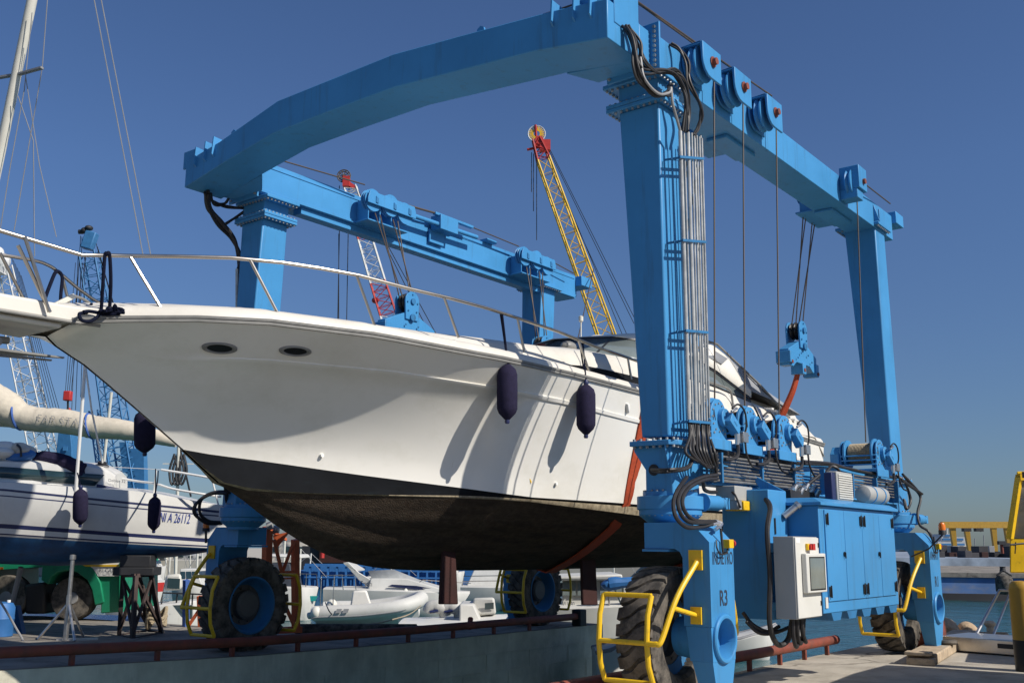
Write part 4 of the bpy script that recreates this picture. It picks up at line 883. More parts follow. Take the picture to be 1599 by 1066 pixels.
# portholes
def hull_pt(px, py, out=0.):
    """the place on the near hull side seen at a photo point"""
    lo, hi = .8, 3.5
    for _ in range(40):
        md = (lo+hi)/2; p = P(px, py, Y=md)
        X = min(max(p.x, -5.2), 9); k = max(i for i in range(len(st)) if st[i] <= X); k = min(k, len(st)-2); X0, X1 = st[k], st[k+1]
        t = (X-X0)/(X1-X0); r0, r1 = rows[X0], rows[X1]
        zb, zs = lerp(r0['zb'], r1['zb'], t), lerp(r0['zs'], r1['zs'], t); tt = min(1, max(0, (p.z-zb)/(zs-zb)))
        y = lerp(topside(X0, tt)[0], topside(X1, tt)[0], t)
        if md > YC-y-out: hi = md
        else: lo = md
    return P(px, py, Y=(lo+hi)/2)
for cx_, cy_ in ((343, 543), (461, 547.5)):
    c = hull_pt(cx_, cy_); a = (hull_pt(cx_+20, cy_+1)-hull_pt(cx_-20, cy_-1)); b_ = (hull_pt(cx_, cy_-8)-hull_pt(cx_, cy_+8))
    ax, ay = a.normalized(), b_.normalized(); nn = ax.cross(ay).normalized()
    if nn.y > 0: nn = -nn
    rx, ry = .17, .073
    m = MB(); rg = []
    for k in range(32):
        t = 2*math.pi*k/32; e = ax*math.cos(t)*rx+ay*math.sin(t)*ry
        rg.append([c+e*.72-nn*.02, c+e*.74+nn*.012, c+e*.9+nn*.02, c+e*1.02+nn*.012, c+e*1.04-nn*.02])
    m.grid(list(map(list, zip(*rg))), closed=True); po = m.build('porthole', 'rubrail', yacht)
    m = MB(); m.add([c+nn*.004]+[c+ax*math.cos(2*math.pi*k/24)*rx*.74+ay*math.sin(2*math.pi*k/24)*ry*.74+nn*.003 for k in range(24)], [(0, k+1, (k+1) % 24+1) for k in range(24)]); m.build('pane', 'black', po)
# skin fittings, vent, seam, sticker
m = MB()
for q in ((501, 711), (867, 755)):
    c = hull_pt(*q); m.cyl(c+V(0, .02, 0), c+V(0, -.03, 0), .022, 12)
m.each('skin_fitting', 'white', yacht)
c = hull_pt(979, 637); m = MB(); m.hexa([c+V(-.06, -.005, .06), c+V(.06, -.005, .06), c+V(.06, -.005, -.02), c+V(.0, -.005, -.09)], [c+V(-.05, -.05, .05), c+V(.05, -.02, .05), c+V(.05, -.02, -.02), c+V(-.0, -.04, -.06)]); m.build('vent', 'white', yacht, bevel=.01)
c = hull_pt(829, 751); m = MB(); m.prism([c+V(-.03, -.004, .03), c+V(.03, -.004, .03), c+V(0, -.004, -.03)], (0, .002, 0)); m.build('sticker', 'yellow', yacht)
# rails
def rail(px, py, sg=-1, ins=.12, it=60):
    X = -2.
    for _ in range(it):
        Y = YC+sg*max(.05, smooth_interp(hs_t, min(9, max(-5.25, X)))-ins); X = lerp(X, P(px, py, Y=Y).x, .5)
    return P(px, py, Y=Y)
near = [rail(*q) for q in ((127, 398), (200, 399.5), (280, 400.5), (360, 402.5), (440, 410), (500, 419), (560, 430), (640, 451), (700, 465), (760, 481), (810, 497), (870, 517), (930, 541), (985, 560), (1040, 580))]
m = MB(); bow0 = P(127, 398, Y=3.05); bows = [V(-7.2, YC-.30, near[0].z+.06), V(-6.2, YC-.40, near[0].z+.04)]
m.tube(bows+near, .020, 10); m.build('bow_rail', 'stainless', yacht)
m = MB()
def deck_pt(px, py, sg=-1, ins=.10): return rail(px, py, sg, ins)
for a, b in (((203, 400), (255, 487)), ((390, 405), (435, 492)), ((557, 430), (585, 508)), ((693, 463), (716, 527)), ((808, 496), (819, 550)), ((903, 530), (920, 580)), ((980, 558), (986, 592))):
    m.tube([rail(*a), deck_pt(*b)], .016, 8)
m.tube([V(-5.75, YC-.42, near[0].z+.02), P(77, 487, Y=3.1)], .018, 8)
m.tube([near[0]+V(-.9, -.05, .02), P(80, 487, Y=3.15)], .018, 8) if False else None
m.tube([P(28, 383, Y=YC-.42), P(78, 487, Y=3.16)], .018, 8)
m.each('stanchion', 'stainless', yacht)
far = [V(-7.2, YC+.3, near[0].z+.1)]+[rail(*q, sg=1) for q in ((0, 396), (40, 404), (75, 416), (100, 432), (130, 455), (165, 475), (200, 488), (300, 515), (480, 520), (640, 500), (700, 520))]
far = [V(-7.2, YC+.3, 4.33), V(-6.2, YC+.4, 4.33), P(40, 404, Y=YC+.42), P(75, 414, Y=YC+.5), P(95, 428, Y=YC+.6), P(130, 456, Y=YC+.85), P(170, 478, Y=YC+1.1), V(-3.0, YC+1.33, 4.25), V(-1.5, YC+1.7, 4.3), V(.5, YC+1.95, 4.36), V(2.6, YC+2.0, 4.42)]
m = MB(); m.tube(sp(far, 5), .018, 8); m.build('bow_rail', 'stainless', yacht)
m = MB(); m.tube([P(98, 435, Y=YC+.6), P(112, 490, Y=YC+.66)], .016, 8); m.tube([P(0, 395, Y=YC+.4), P(46, 484, Y=YC+.45)], .016, 8)
for x in (-1.5, .5, 2.2): m.tube([V(x, YC+smooth_interp(hs_t, x)-.15, 4.32), V(x+.15, YC+smooth_interp(hs_t, x)-.1, 3.85)], .016, 8)
m.each('stanchion', 'stainless', yacht)
# mooring lines over the bow rail, windlass, chain stopper
zd = rows[-4.6]['zs']+.22
def rope(name, pts, r, mt='rope', parent=None, k=6): return MB().tube(sp(pts, k), r, 8).build(name, mt, parent)
yr = 2.98
rope('mooring_line', [P(168, 398, Y=yr-.05), P(164, 398, Y=yr-.03), P(161, 440, Y=yr), P(158, 485, Y=yr+.1)], .017, parent=yacht)
rope('mooring_line', [P(166, 396, Y=yr-.05), P(171, 398, Y=yr-.03), P(173, 440, Y=yr), P(171, 485, Y=yr+.1)], .017, parent=yacht)
rope('mooring_line', [P(64, 483, Y=4.0), P(78, 445, Y=4.05), P(88, 424, Y=4.1), P(97, 432, Y=4.1), P(95, 460, Y=4.05), P(94, 488, Y=4.0)], .018, parent=yacht)
rope('mooring_line', [P(143, 475, Y=3.3), P(136, 487, Y=3.1), P(124, 490, Y=3.05), P(128, 500, Y=2.99), P(142, 501, Y=2.99), P(155, 490, Y=3.0), P(140, 486, Y=3.05), P(130, 487, Y=3.05)], .017, parent=yacht)
m = MB(); rnd = random.Random(4); c = P(172, 485, Y=2.95)
pts = [c+V(rnd.uniform(-.10, .12), rnd.uniform(-.08, .08), rnd.uniform(-.04, .05)) for k in range(22)]
m.tube(sp(pts, 5), .017, 7); m.build('rope_coil', 'rope', yacht)
m = MB(); c = P(193, 485, Y=3.1); m.lathe([(.05, -.1), (.045, .0), (.05, .015), (.085, .02), (.085, .035), (.03, .04), (.001, .04)], c, (0, 0, 1), 20); m.build('windlass', 'stainless', yacht)
m = MB(); m.bar(P(66, 487, Y=3.6), P(115, 462, Y=3.6), .06, .05); m.build('anchor_davit', 'cream', yacht, bevel=.008)
m = MB(); m.tube(sp([P(116, 462, Y=3.6), P(132, 468, Y=3.6), P(150, 482, Y=3.6)], 4), .014, 6); m.build('anchor_chain', 'rubrail', yacht)
# wire fender baskets on the far side
m = MB()
b0 = [P(635, 455, Y=5.3), P(668, 460, Y=5.3), P(700, 470, Y=5.3)]
for dx in (0, 1):
    for k in range(4):
        c = V(.9+.55*dx, 5.2, 4.45-.16*k)
        m.tube([c+V(.19*math.cos(t), .19*math.sin(t), .05*math.sin(t)) for t in [2*math.pi*i/14 for i in range(14)]], .006, 5, closed=True)
    for t in (0, 1.6, 3.1, 4.7): m.tube([V(.9+.55*dx+.19*math.cos(t), 5.2+.19*math.sin(t), 4.5), V(.95+.55*dx+.19*math.cos(t), 5.2+.19*math.sin(t), 3.95)], .006, 5)
m.build('fender_basket', 'stainless', yacht)
# windscreen, canvas hood, arch
def pane(name, pts, mt, parent, th=.012):
    p = [Vector(x) for x in pts]; n = (p[1]-p[0]).cross(p[2]-p[0]).normalized()
    return MB().prism([x-n*th/2 for x in p], n*th).build(name, mt, parent)
zr = lambda X, k: rows[max(s_ for s_ in st if s_ <= X)]['deck'][k][1]
scr = MB()
bp = [(2.25, 0, 4.47), (2.35, .55, 4.45), (2.6, 1.0, 4.42), (3.2, 1.42, 4.37), (4.2, 1.66, 4.30), (5.2, 1.74, 4.24), (6.45, 1.76, 4.14)]
tp = [(3.05, 0, 4.86), (3.15, .5, 4.87), (3.4, .88, 4.88), (3.95, 1.22, 4.86), (4.75, 1.46, 4.72), (5.4, 1.60, 4.55), (6.45, 1.74, 4.20)]
fr = MB()
for sg in (-1, 1):
    B = [V(x, YC+sg*y, z) for x, y, z in bp]; T = [V(x, YC+sg*y, z) for x, y, z in tp]
    scr.grid([B, T]); fr.tube(B, .022, 8); fr.tube(T, .026, 8)
    for k in (0, 2, 3, 6): fr.tube([B[k], T[k]], .018, 8)
ws = scr.build('windscreen', 'glass_pale', yacht, thick=.012); fr.each('windscreen_frame', 'black', ws)
# cabin shoulder under the glass
m = MB()
for sg in (-1, 1):
    B = [V(x, YC+sg*(y+.01), z-.01) for x, y, z in bp]; O = [V(x-.15*(k < 3), YC+sg*(y+.12), z-.10-.02*k) for k, (x, y, z) in enumerate(bp)]; U = [V(x-.25*(k < 3), YC+sg*(y+.14+.05*(k > 3)), z-.50) for k, (x, y, z) in enumerate(bp)]
    m.grid([B, O, U])
    e = [V(6.45, YC+sg*1.77, 4.13), V(7.3, YC+sg*1.80, 4.06), V(8.3, YC+sg*1.84, 4.02), V(8.75, YC+sg*1.86, 3.80), V(9.2, YC+sg*1.9, 3.45)]
    m.grid([e, [p+V(0, sg*.10, -.10) for p in e], [V(p.x, YC+sg*2.0, min(3.7, p.z-.1)) for p in e]])
m.build('cabin_side', 'deck_white', yacht, ang=40)
m = MB(); ht = [(3.0, 0, 4.90), (3.2, .55, 4.90), (3.45, .95, 4.90), (4.1, 1.25, 4.88), (4.9, 1.48, 4.74), (5.5, 1.62, 4.57), (6.5, 1.76, 4.22)]
rt = [(5.6, 0, 5.30), (5.6, .55, 5.29), (5.65, .95, 5.26), (5.75, 1.2, 5.20), (5.95, 1.38, 5.08), (6.25, 1.5, 4.9), (6.6, 1.72, 4.35)]
canv = MB(); aft = MB(); win = MB()
for sg in (-1, 1):
    A = [V(x, YC+sg*y, z) for x, y, z in ht]; Bq = [V(x, YC+sg*y, z) for x, y, z in rt]
    Mid = [a.lerp(b, .5)+V(0, 0, .06) for a, b in zip(A, Bq)]
    canv.grid([A, Mid, Bq])
    Bt = [V(7.6-.0*k, YC+sg*y*1.1, 4.55-.1*k) for k, (x, y, z) in enumerate(rt)]
    E_ = [V(8.5, YC+sg*y*1.06, 4.12) for x, y, z in rt]
    aft.grid([Bq, [b.lerp(e, .5)+V(0, 0, .03) for b, e in zip(Bq, E_)], E_])
    wq = [a.lerp(b, t) for a, b, t in ((A[3], Bq[3], .3), (A[3], Bq[3], .8), (A[5], Bq[5], .75), (A[5], Bq[5], .3))]
    win.add([p+V(-.01, sg*.03, .045) for p in wq], [(0, 1, 2, 3)])
cv = canv.build('canvas_hood', 'canvas_white', yacht, thick=.012); win.each('hood_window', 'canvas_grey', cv, thick=.006)
aft.build('aft_canvas', 'canvas_grey', yacht, thick=.01)
m = MB()
for sg in (-1, 1):
    m.tube([V(5.6, YC+sg*.9, 5.32), V(5.95, YC+sg*1.42, 5.12), V(7.0, YC+sg*1.72, 4.5), V(8.0, YC+sg*1.83, 4.0)], .022, 8)
    m.tube(sp([V(4.6, YC+sg*1.9, 4.24), V(5.3, YC+sg*1.9, 4.22), V(5.45, YC+sg*1.9, 4.12), V(5.5, YC+sg*1.9, 3.75)], 4), .02, 8)
m.each('hood_pole', 'rubrail', yacht)
m = MB(); rnd = random.Random(8)
pts = [V(5.4+.5*rnd.random(), YC-1.2+.5*rnd.random(), 5.27+.1*rnd.random()) for k in range(16)]
m.tube(sp(pts, 4), .03, 7); m.build('furled_canvas', 'sailcover', yacht)
m = MB()
for k in range(7): m.bar((6.9+.2*k, YC-1.98, 4.05-.02*k), (6.9+.2*k, YC-1.6, 4.09-.02*k), .09, .03)
m.build('engine_louvre', 'white', yacht)
text('er', P(1100, 626, Y=1.62), (1, 0, 0), (0, 0, 1), .09, 'text_dark', yacht, width=.16)
# deck clutter: vents, searchlight, liferaft pack, mast light
m = MB(); m.lathe([(.05, 0), (.05, .05), (.085, .10), (.08, .15), (.001, .16)], (2.0, 3.9, 4.55), (0, 0, 1), 14); m.lathe([(.05, 0), (.05, .05), (.085, .10), (.08, .15), (.001, .16)], (2.3, 3.3, 4.52), (0, 0, 1), 14); m.each('deck_vent', 'rust_red', yacht)
m = MB(); m.ell((2.2, 2.7, 4.55), .16, .10, .08); m.build('searchlight', 'rubrail', yacht)
m = MB(); m.tube([(4.3, 3.9, 4.9), (4.3, 3.9, 5.45)], .012, 6); m.lathe([(.02, 0), (.04, .02), (.04, .1), (.001, .12)], (4.3, 3.9, 5.45), (0, 0, 1), 12); m.build('anchor_light', 'cream', yacht)
m = MB(); m.ell((5.0, 3.9, 5.22), .42, .28, .10); m.build('radar_dome', 'white', yacht)
# rudders under the stern
for x, y, w_ in ((-.05, 2.85, .11), (2.92, 2.85, .15)): pass
def rudder(tl, tr, br, bl, Y):
    q = [P(*k, Y=Y) for k in (tl, tr, br, bl)]; n = V(0, .05, 0)
    q[0].z += .5; q[1].z += .5
    MB().prism(q, n).build('rudder', 'rudder_red', yacht, bevel=.015)
rudder((693, 886), (709, 886), (716, 943), (688, 943), 3.1)
rudder((908, 886), (929, 886), (934, 944), (911, 944), 3.1)
# ------------------------------------------------------------------ fenders on the yacht
def fender(name, top, bot, r, label, lines, group, mt='navy_cloth', up=None):
    """top and bottom of the body, and rope points from the body up"""
    top, bot = Vector(top), Vector(bot); L_ = (top-bot).length; ax = (top-bot).normalized()
    o = thing(name, bot, label, 'fender', group)
    m = MB(); m.lathe([(.02, 0), (r*.35, L_*.03), (r*.82, L_*.12), (r, L_*.2), (r*1.02, L_*.5), (r, L_*.8), (r*.85, L_*.9), (r*.45, L_*.97), (.025, L_), (.02, L_*1.04)], bot, ax, 24); m.build('cover', mt, o)
    k = MB(); k.lathe([(.022, -.04), (.03, -.02), (.025, .02)], bot, ax, 10); k.lathe([(.03, 0), (.035, .03), (.02, .06)], top, ax, 10); k.each('eye', 'navy', o)
    for ln in lines: MB().tube(sp([top+ax*.04]+[Vector(x) for x in ln], 5), .011, 7).build('lanyard', 'rope', o)
    return o
def hang(px, y0, y1, out): 
    a = hull_pt(px, (y0+y1)/2-20, out); return P(px, y0, Y=a.y), P(px, y1, Y=a.y)
g1 = 'fenders hanging on the white motor yacht'
t, b = hang(792, 568, 656, .14); fender('fender', t, b, .122, 'dark navy fender hanging on the white hull, nearer the bow of the two', [[P(786, 520, Y=t.y+.2), rail(781, 487)], [P(790, 540, Y=t.y+.12), rail(784, 487)]], g1)
t, b = hang(915, 600, 679, .14); fender('fender', t, b, .122, 'dark purple fender hanging on the white hull beside the blue column', [[P(909, 560, Y=t.y+.2), rail(905, 530)], [P(911, 545, Y=t.y+.2), rail(908, 532)]], g1)
t, b = P(226, 640, D=13.4), P(226, 707, D=13.4); fender('fender', t, b, .135, 'dark fender hanging behind the yacht bow above the grey boom cover', [[V(t.x+.0, t.y-.1, t.z+.6), V(t.x+.1, t.y-.2, t.z+1.05)]], g1)
# slings
def ribbon(pts, wv, th): 
    w_ = Vector(wv); m = MB(); p = [Vector(x) for x in pts]; rr = []
    for i, q in enumerate(p):
        t_ = (p[min(i+1, len(p)-1)]-p[max(i-1, 0)]).normalized(); n = t_.cross(w_).normalized()*th
        rr.append([q-w_/2-n/2, q+w_/2-n/2, q+w_/2+n/2, q-w_/2+n/2])
    m.grid(rr, closed=True); return m
def girth(X, sg, dx0, dx1):
    """points down the side of the hull and under it to the keel"""
    k = max(s_ for s_ in st if s_ <= X); r = rows[k]; out = []
    for i in range(6):
        y, z = topside(k, 1-i/5); out.append(V(X+dx0, YC+sg*(y+.03+.05*(i == 0)), z))
    for i in range(1, 8):
        t_ = i/7; out.append(V(X+lerp(dx0, dx1, t_), YC+sg*(r['hc']+.03)*(1-t_), lerp(r['zc'], r['zk'], t_)-.07*math.sin(math.pi*t_)-.05))
    return out
s1 = tag(ribbon([V(2.12, .92, 4.32), V(2.25, 1.25, 4.0)]+girth(2.1, -1, .26, .85)+girth(2.1, 1, .26, .85)[::-1][1:]+[V(2.1, 5.95, 4.1), V(2.12, 5.98, 4.85)], (.26, 0, 0), .02).build('lifting_sling', 'orange_sling'), 'orange web sling under the yacht just behind the nearest blue column', 'sling', 'lifting slings under the yacht')
m = MB()
for dx in (-.07, 0, .07):
    m.tube(sp([V(6.62+dx*.3, .98, 4.60), V(6.60+dx*.6, 1.10, 4.25), V(6.58+dx, 1.36, 3.75)], 5)+[p+V(dx, 0, 0) for p in girth(6.6, -1, -.02, .0)]+[p+V(dx, 0, 0) for p in girth(6.6, 1, -.02, .0)[::-1][1:]]+[V(6.1+dx*.3, 5.98, 4.8)], .036, 8)
s2 = tag(m.build('lifting_sling', 'orange_sling'), 'twisted red rope sling hanging from the hook block in open sky', 'sling', 'lifting slings under the yacht')
# ================================================================== quay, water, slip
def gz(X): return interp([(-6, .22), (-3.9, .19), (-.3, .075), (3, .04), (8.9, .03)], X)
WZ = -1.5
wm = MB(); rg = [0, 30, 80, 200, 600, 2500]; n = 48
rowsw = [[V(r_*math.cos(2*math.pi*k/n), r_*math.sin(2*math.pi*k/n), WZ) for k in range(n)] for r_ in rg[1:]]
wm.grid(rowsw, closed=True); wm.add([V(0, 0, WZ)]+rowsw[0], [(0, 1+k, 1+(k+1) % n) for k in range(n)])
tag(wm.build('water', 'water'), kind='structure')
def slab(name, outline, zf, mt, zb=-4.0):
    """a quay block: outline walked round, top follows zf(x, y)"""
    tp = [V(x, y, zf(x)) for x, y in outline]; bt = [V(x, y, zb) for x, y in outline]
    m = MB(); n = len(outline); m.add(tp+bt, [tuple(range(n))]+[(i, (i+1) % n, (i+1) % n+n, i+n) for i in range(n)])
    return m.build(name, mt, smooth=False)
# near pier under the right hand wheels and the yard the photographer stands on
tag(slab('quay_ground', [(-60, .66), (11.35, .66), (11.35, -.6), (11.2, -1.4), (11.0, -60), (-60, -60)], lambda x: 0, 'concrete'), kind='structure')
tag(slab('slip_head', [(-60, .66), (-60, 6.5), (-9, 6.5), (-9, .66)], lambda x: -.002, 'concrete'), kind='structure')
# left pier: coursed concrete wall and hardstand
def strip_slab(name, xs, y0, y1, mt):
    m = MB()
    f0 = [V(x, y0(x), gz(x)) for x in xs]; b0 = [V(x, y1(x), gz(x)) for x in xs]
    m.grid([f0, b0]); 
    return m.build(name, mt, smooth=False)
xs = [-60, -30, -12, -9, -6, -5, -4, -3, -2, -1, -.3, 1, 2, 3, 4.2, 5.9, 7.5, 8.9]
back = lambda x: interp([(-60, 60), (-30, 46), (-12, 32), (-6, 24), (0, 19.5), (2.6, 16), (3.05, 9.7), (4.2, 9.1), (5.9, 8.5), (8.9, 8.35)], x)
m = MB(); m.grid([[V(x, 6.5, gz(x)) for x in xs], [V(x, 8.3, gz(x)) for x in xs], [V(x, max(8.34, back(x)), gz(x)) for x in xs]])
tag(m.build('hardstand', 'hard', smooth=False), kind='structure')
m = MB(); m.grid([[V(x, 6.504, gz(x)-.004) for x in xs], [V(x, 6.5, -4) for x in xs]]); m.grid([[V(x, max(8.34, back(x)), gz(x)-.004) for x in xs], [V(x, max(8.34, back(x)), -4) for x in xs]]); m.grid([[V(8.9, 6.504, gz(8.9)-.004), V(8.9, 8.35, gz(8.9)-.004)], [V(8.9, 6.5, -4), V(8.9, 8.35, -4)]])
pw = MB()
tag(m.build('slip_wall', 'wall_conc', smooth=False), kind='structure')
m = MB()   # block courses: shallow raised joints
for z in (-.30, -.62, -.96): m.box(-9, 8.9, 6.492, 6.5, z-.008, z+.008)
for i in range(14):
    for k, z in enumerate((-.62, -.96)):
        x = -8+i*1.3+(.65 if k else 0); m.box(x-.006, x+.006, 6.493, 6.4995, z+.008, z+.31) if x < 8.8 else None
tag(m.build('slip_wall_joint', 'wall_conc', smooth=False), kind='structure')
# rails: rust red pipe kerbs on short posts
def kerb_rail(label, pts, xs_posts, r, yv, zf, end=None):
    a = pts[0]; o = thing('kerb_rail', a, label, 'kerb rail', 'rust red pipe kerbs')
    MB().tube(pts, r, 14).build('pipe', 'rust_red', o)
    for x in xs_posts:
        z = interp([(p[0], p[2]) for p in pts], x)
        MB().box(x-.028, x+.028, yv-.028, yv+.028, zf(x)+.001, z).build('post', 'rust_red', o)
    if end: end(o)
def endl(o):
    MB().box(8.0, 8.24, 6.47, 6.69, gz(8), .36).build('end_block', 'dark', o, bevel=.02)
    MB().cyl((4.6, 6.58, .18), (4.72, 6.66, .34), .05, 12).build('end_cap', 'rust_red', o)
kerb_rail('rust red pipe rail along the wall on the far side of the slip', [V(x, 6.58, gz(x)+.19) for x in (-12, -9, -6, -3.9, -2, -.3, 1.5, 3, 5, 8.1)], [-5.4, -4.2, -3.0, -1.8, -.6, .6, 1.8, 3.0, 4.15, 5.3, 6.4], .068, 6.58, gz, endl)
kerb_rail('rust red pipe rail on the near quay edge, under the blue cabinet', [V(-12, .56, .23), V(6.6, .56, .21)], [-3, -1.5, 0, 1.05, 2.3, 3.4, 4.4, 5.3, 6.2], .07, .56, lambda x: 0)
# black fender pipe along the back of the far pier
m = MB(); m.tube([P(462, 982, Z=.12), P(560, 982, Z=.12), P(650, 982, Z=.10)], .10, 12); tag(m.build('rubbing_pipe', 'rubber'), 'long black pipe lying along the far pier edge behind the front wheel', 'pipe')
# ---- things on the near quay at the right
tb = thing('timber_kerb', P(1463, 1040, Z=0), 'long weathered timber beam lying on the quay by the rear wheel', 'timber beam')
a, b = P(1440, 1036, Z=0), P(1507, 996, Z=0); d = (b-a).normalized(); s_ = V(d.y, -d.x, 0)
m = MB(); m.bar(a+V(0, 0, .08), b+V(0, 0, .08), .42, .15); m.build('beam', 'wood', tb, bevel=.02)
m = MB(); m.bar(a-d*.12-s_*.20+V(0, 0, .16), a-d*.12+s_*.16+V(0, 0, .16), .24, .05); m.bar(a-d*.13-s_*.18+V(0, 0, .05), a-d*.13+s_*.2+V(0, 0, .05), .2, .10); m.each('packing_board', 'wood', tb, bevel=.012)
m = MB(); c = P(1478, 1003, Z=.18); m.lathe([(.001, -.02), (.15, -.02), (.17, .01), (.15, .045), (.09, .05), (.07, .03), (.001, .03)], c, (0, 0, 1), 20); tag(m.build('rubber_pad', 'rubber'), 'round black rubber pad lying on the timber beam', 'pad')
def rock(c, r, seed, label):
    rnd = random.Random(seed); bm = bmesh.new(); bmesh.ops.create_icosphere(bm, subdivisions=3, radius=1)
    vs_ = [V(rnd.uniform(-1, 1), rnd.uniform(-1, 1), rnd.uniform(-1, 1)).normalized() for _ in range(9)]
    off = [rnd.uniform(.62, .95) for _ in range(9)]
    for v in bm.verts:
        p = v.co.copy()
        for n_, o_ in zip(vs_, off):
            dd = p.dot(n_)
            if dd > o_: p -= n_*(dd-o_)*.85
        v.co = V(p.x*r[0], p.y*r[1], p.z*r[2])
    me = bpy.data.meshes.new('rock'); bm.to_mesh(me); bm.free(); me.materials.append(M['rock'])
    o = bpy.data.objects.new('rock', me); col.objects.link(o); o.location = c; o.rotation_euler = (rnd.random(), .2, rnd.random()*3)
    tag(o, label, 'rock', 'rocks on the quay end')
rock(P(1478, 983, Y=.1), (.36, .28, .22), 3, 'large pale boulder on the quay end just behind the blue wheel leg')
rock(P(1513, 988, Y=-.2), (.30, .24, .19), 9, 'smaller brown boulder on the quay end, right of the pale one')
dr = thing('rust_drum', (8.2, -.35, 0), 'rusty red drum end lying on the quay behind the rear wheel leg', 'drum')
MB().lathe([(.001, 0), (.20, 0), (.24, .02), (.26, 0), (.27, .02), (.27, .4), (.001, .4)], (8.5, -.55, .27), (0, 1, 0), 28).build('barrel', 'rust_red', dr)
# mooring ropes heaped by the edge
m = MB(); rnd = random.Random(2); c = P(1560, 1000, Z=.05)
pts = [c+V(rnd.uniform(-.5, .4), rnd.uniform(-.45, .35), rnd.uniform(0, .12)) for k in range(20)]
m.tube(sp(pts, 5), .035, 7); tag(m.build('mooring_rope', 'tan_rope'), 'heap of thick tan mooring rope at the water edge', 'rope')
m = MB(); c = P(1548, 1000, Z=0); m.lathe([(.10, 0), (.09, .04), (.07, .08), (.065, .24), (.10, .28), (.105, .32), (.06, .36), (.001, .365)], c, (0, 0, 1), 20); tag(m.build('bollard', 'concrete_far'), 'small pale mooring bollard standing at the quay end', 'bollard')
# galvanised boarding ramp
rp = thing('boarding_ramp', P(1540, 1020, Z=0), 'flat grey metal platform with a leaning tube frame, right of the timber beam', 'metal platform')
a, b = P(1500, 1018, Z=0), P(1597, 1026, Z=0); d = (b-a).normalized(); bk = V(-d.y, d.x, 0)
if bk.x < 0: bk = -bk
m = MB(); c = (a+b)/2+bk*.55+d*.5
m.obox(c+V(0, 0, .13), d, bk, (0, 0, 1), 1.35, .55, .11); m.build('platform', 'steel', rp, bevel=.012)
m = MB(); m.obox(a+d*.95-bk*.004+V(0, 0, .15), d, bk, (0, 0, 1), .34, .012, .035); m.build('slot', 'dark', rp)
m = MB(); f0, f1 = P(1512, 1013, D=17.3), P(1532, 1000, D=17.9); t0, t1 = P(1561, 921, D=18.2), P(1580, 921, D=18.6)
m.tube([f0, t0, t0+(t1-t0)*1.0+d*1.2], .028, 8); m.tube([P(1546, 1004, D=17.6), P(1578, 925, D=18.3)], .022, 8); m.tube([t0, f1], .001, 4) if False else None
m.each('tube_frame', 'steel', rp)
# yellow machine at the right edge, most of it outside the picture
ym = thing('yard_tractor', P(1597, 1050, Z=0), 'yellow machine with a tall glazed cab and a striped post cut by the picture edge', 'yard machine')
c0 = P(1590, 1048, Z=0); bx = c0+V(.35, -.62, 0)
fwm = P(1577, 850, D=20)-P(1577, 850, D=17); fwm.z = 0; fwm.normalize(); right = V(_R.x, _R.y, 0).normalized()
m = MB(); pcx = c0+right*.14+fwm*.05
m.lathe([(.16, .0), (.165, .42)], pcx, (0, 0, 1), 24); m.build('post_foot', 'black', ym)
m = MB(); m.lathe([(.163, .42), (.163, 1.10), (.15, 1.17), (.11, 1.21), (.001, 1.22)], pcx, (0, 0, 1), 24); m.build('post', 'yellow_far', ym)
right = V(_R.x, _R.y, 0).normalized(); fwd = V(_fw.x, _fw.y, 0).normalized()
q = lambda x, y: P(x, y, D=17.2)
fwm = P(1577, 850, D=20)-P(1577, 850, D=17); fwm.z = 0; fwm.normalize()
m = MB()
lo = [q(1577, 893), q(1577, 838)]; pl = [q(1577, 894), q(1577, 840), q(1591, 745)]; rt_ = right*1.9
m.prism([pl[0], pl[1], pl[1]+rt_, pl[0]+rt_], fwm*1.5)
m.build('cab', 'yellow', ym, bevel=.02)
m = MB()
for o_ in (V(0, 0, 0), rt_, fwm*1.45, rt_+fwm*1.45): m.bar(pl[1]+o_, pl[2]+o_*(.96), .09)
for a_, b_ in ((V(0, 0, 0), rt_), (V(0, 0, 0), fwm*1.45), (rt_, rt_+fwm*1.45), (fwm*1.45, rt_+fwm*1.45)): m.bar(pl[2]+a_*.96, pl[2]+b_*.96, .10)
m.each('cab_frame', 'yellow', ym)
m = MB()
for a_, b_ in ((V(0, 0, 0), rt_), (V(0, 0, 0), fwm*1.45), (rt_, rt_+fwm*1.45), (fwm*1.45, rt_+fwm*1.45)): m.add([pl[1]+a_, pl[1]+b_, pl[2]+b_*.96, pl[2]+a_*.96], [(0, 1, 2, 3)])
m.each('window', 'plexi', ym, thick=.01)
m = MB(); m.prism([pl[2]+rt_*0-fwm*.05-right*.03+V(0, 0, .04), pl[2]+rt_+V(0, 0, .04)-fwm*.05, pl[2]+rt_+fwm*1.55+V(0, 0, .04), pl[2]+fwm*1.55+V(0, 0, .04)-right*.03], (0, 0, .06)); m.build('roof', 'yellow', ym, bevel=.02)
b0 = V(c0.x, c0.y, 0)+right*.75+fwm*.3; fwd = fwm; right = V(fwm.y, -fwm.x, 0)
m = MB(); m.obox(b0+right*1.9+fwd*.9+V(0, 0, .85), right, fwd, (0, 0, 1), 1.7, .75, .42); m.obox(b0+right*.75+fwd*.9+V(0, 0, .75), right, fwd, (0, 0, 1), .75, .6, .28); m.build('chassis', 'yellow', ym, bevel=.03)
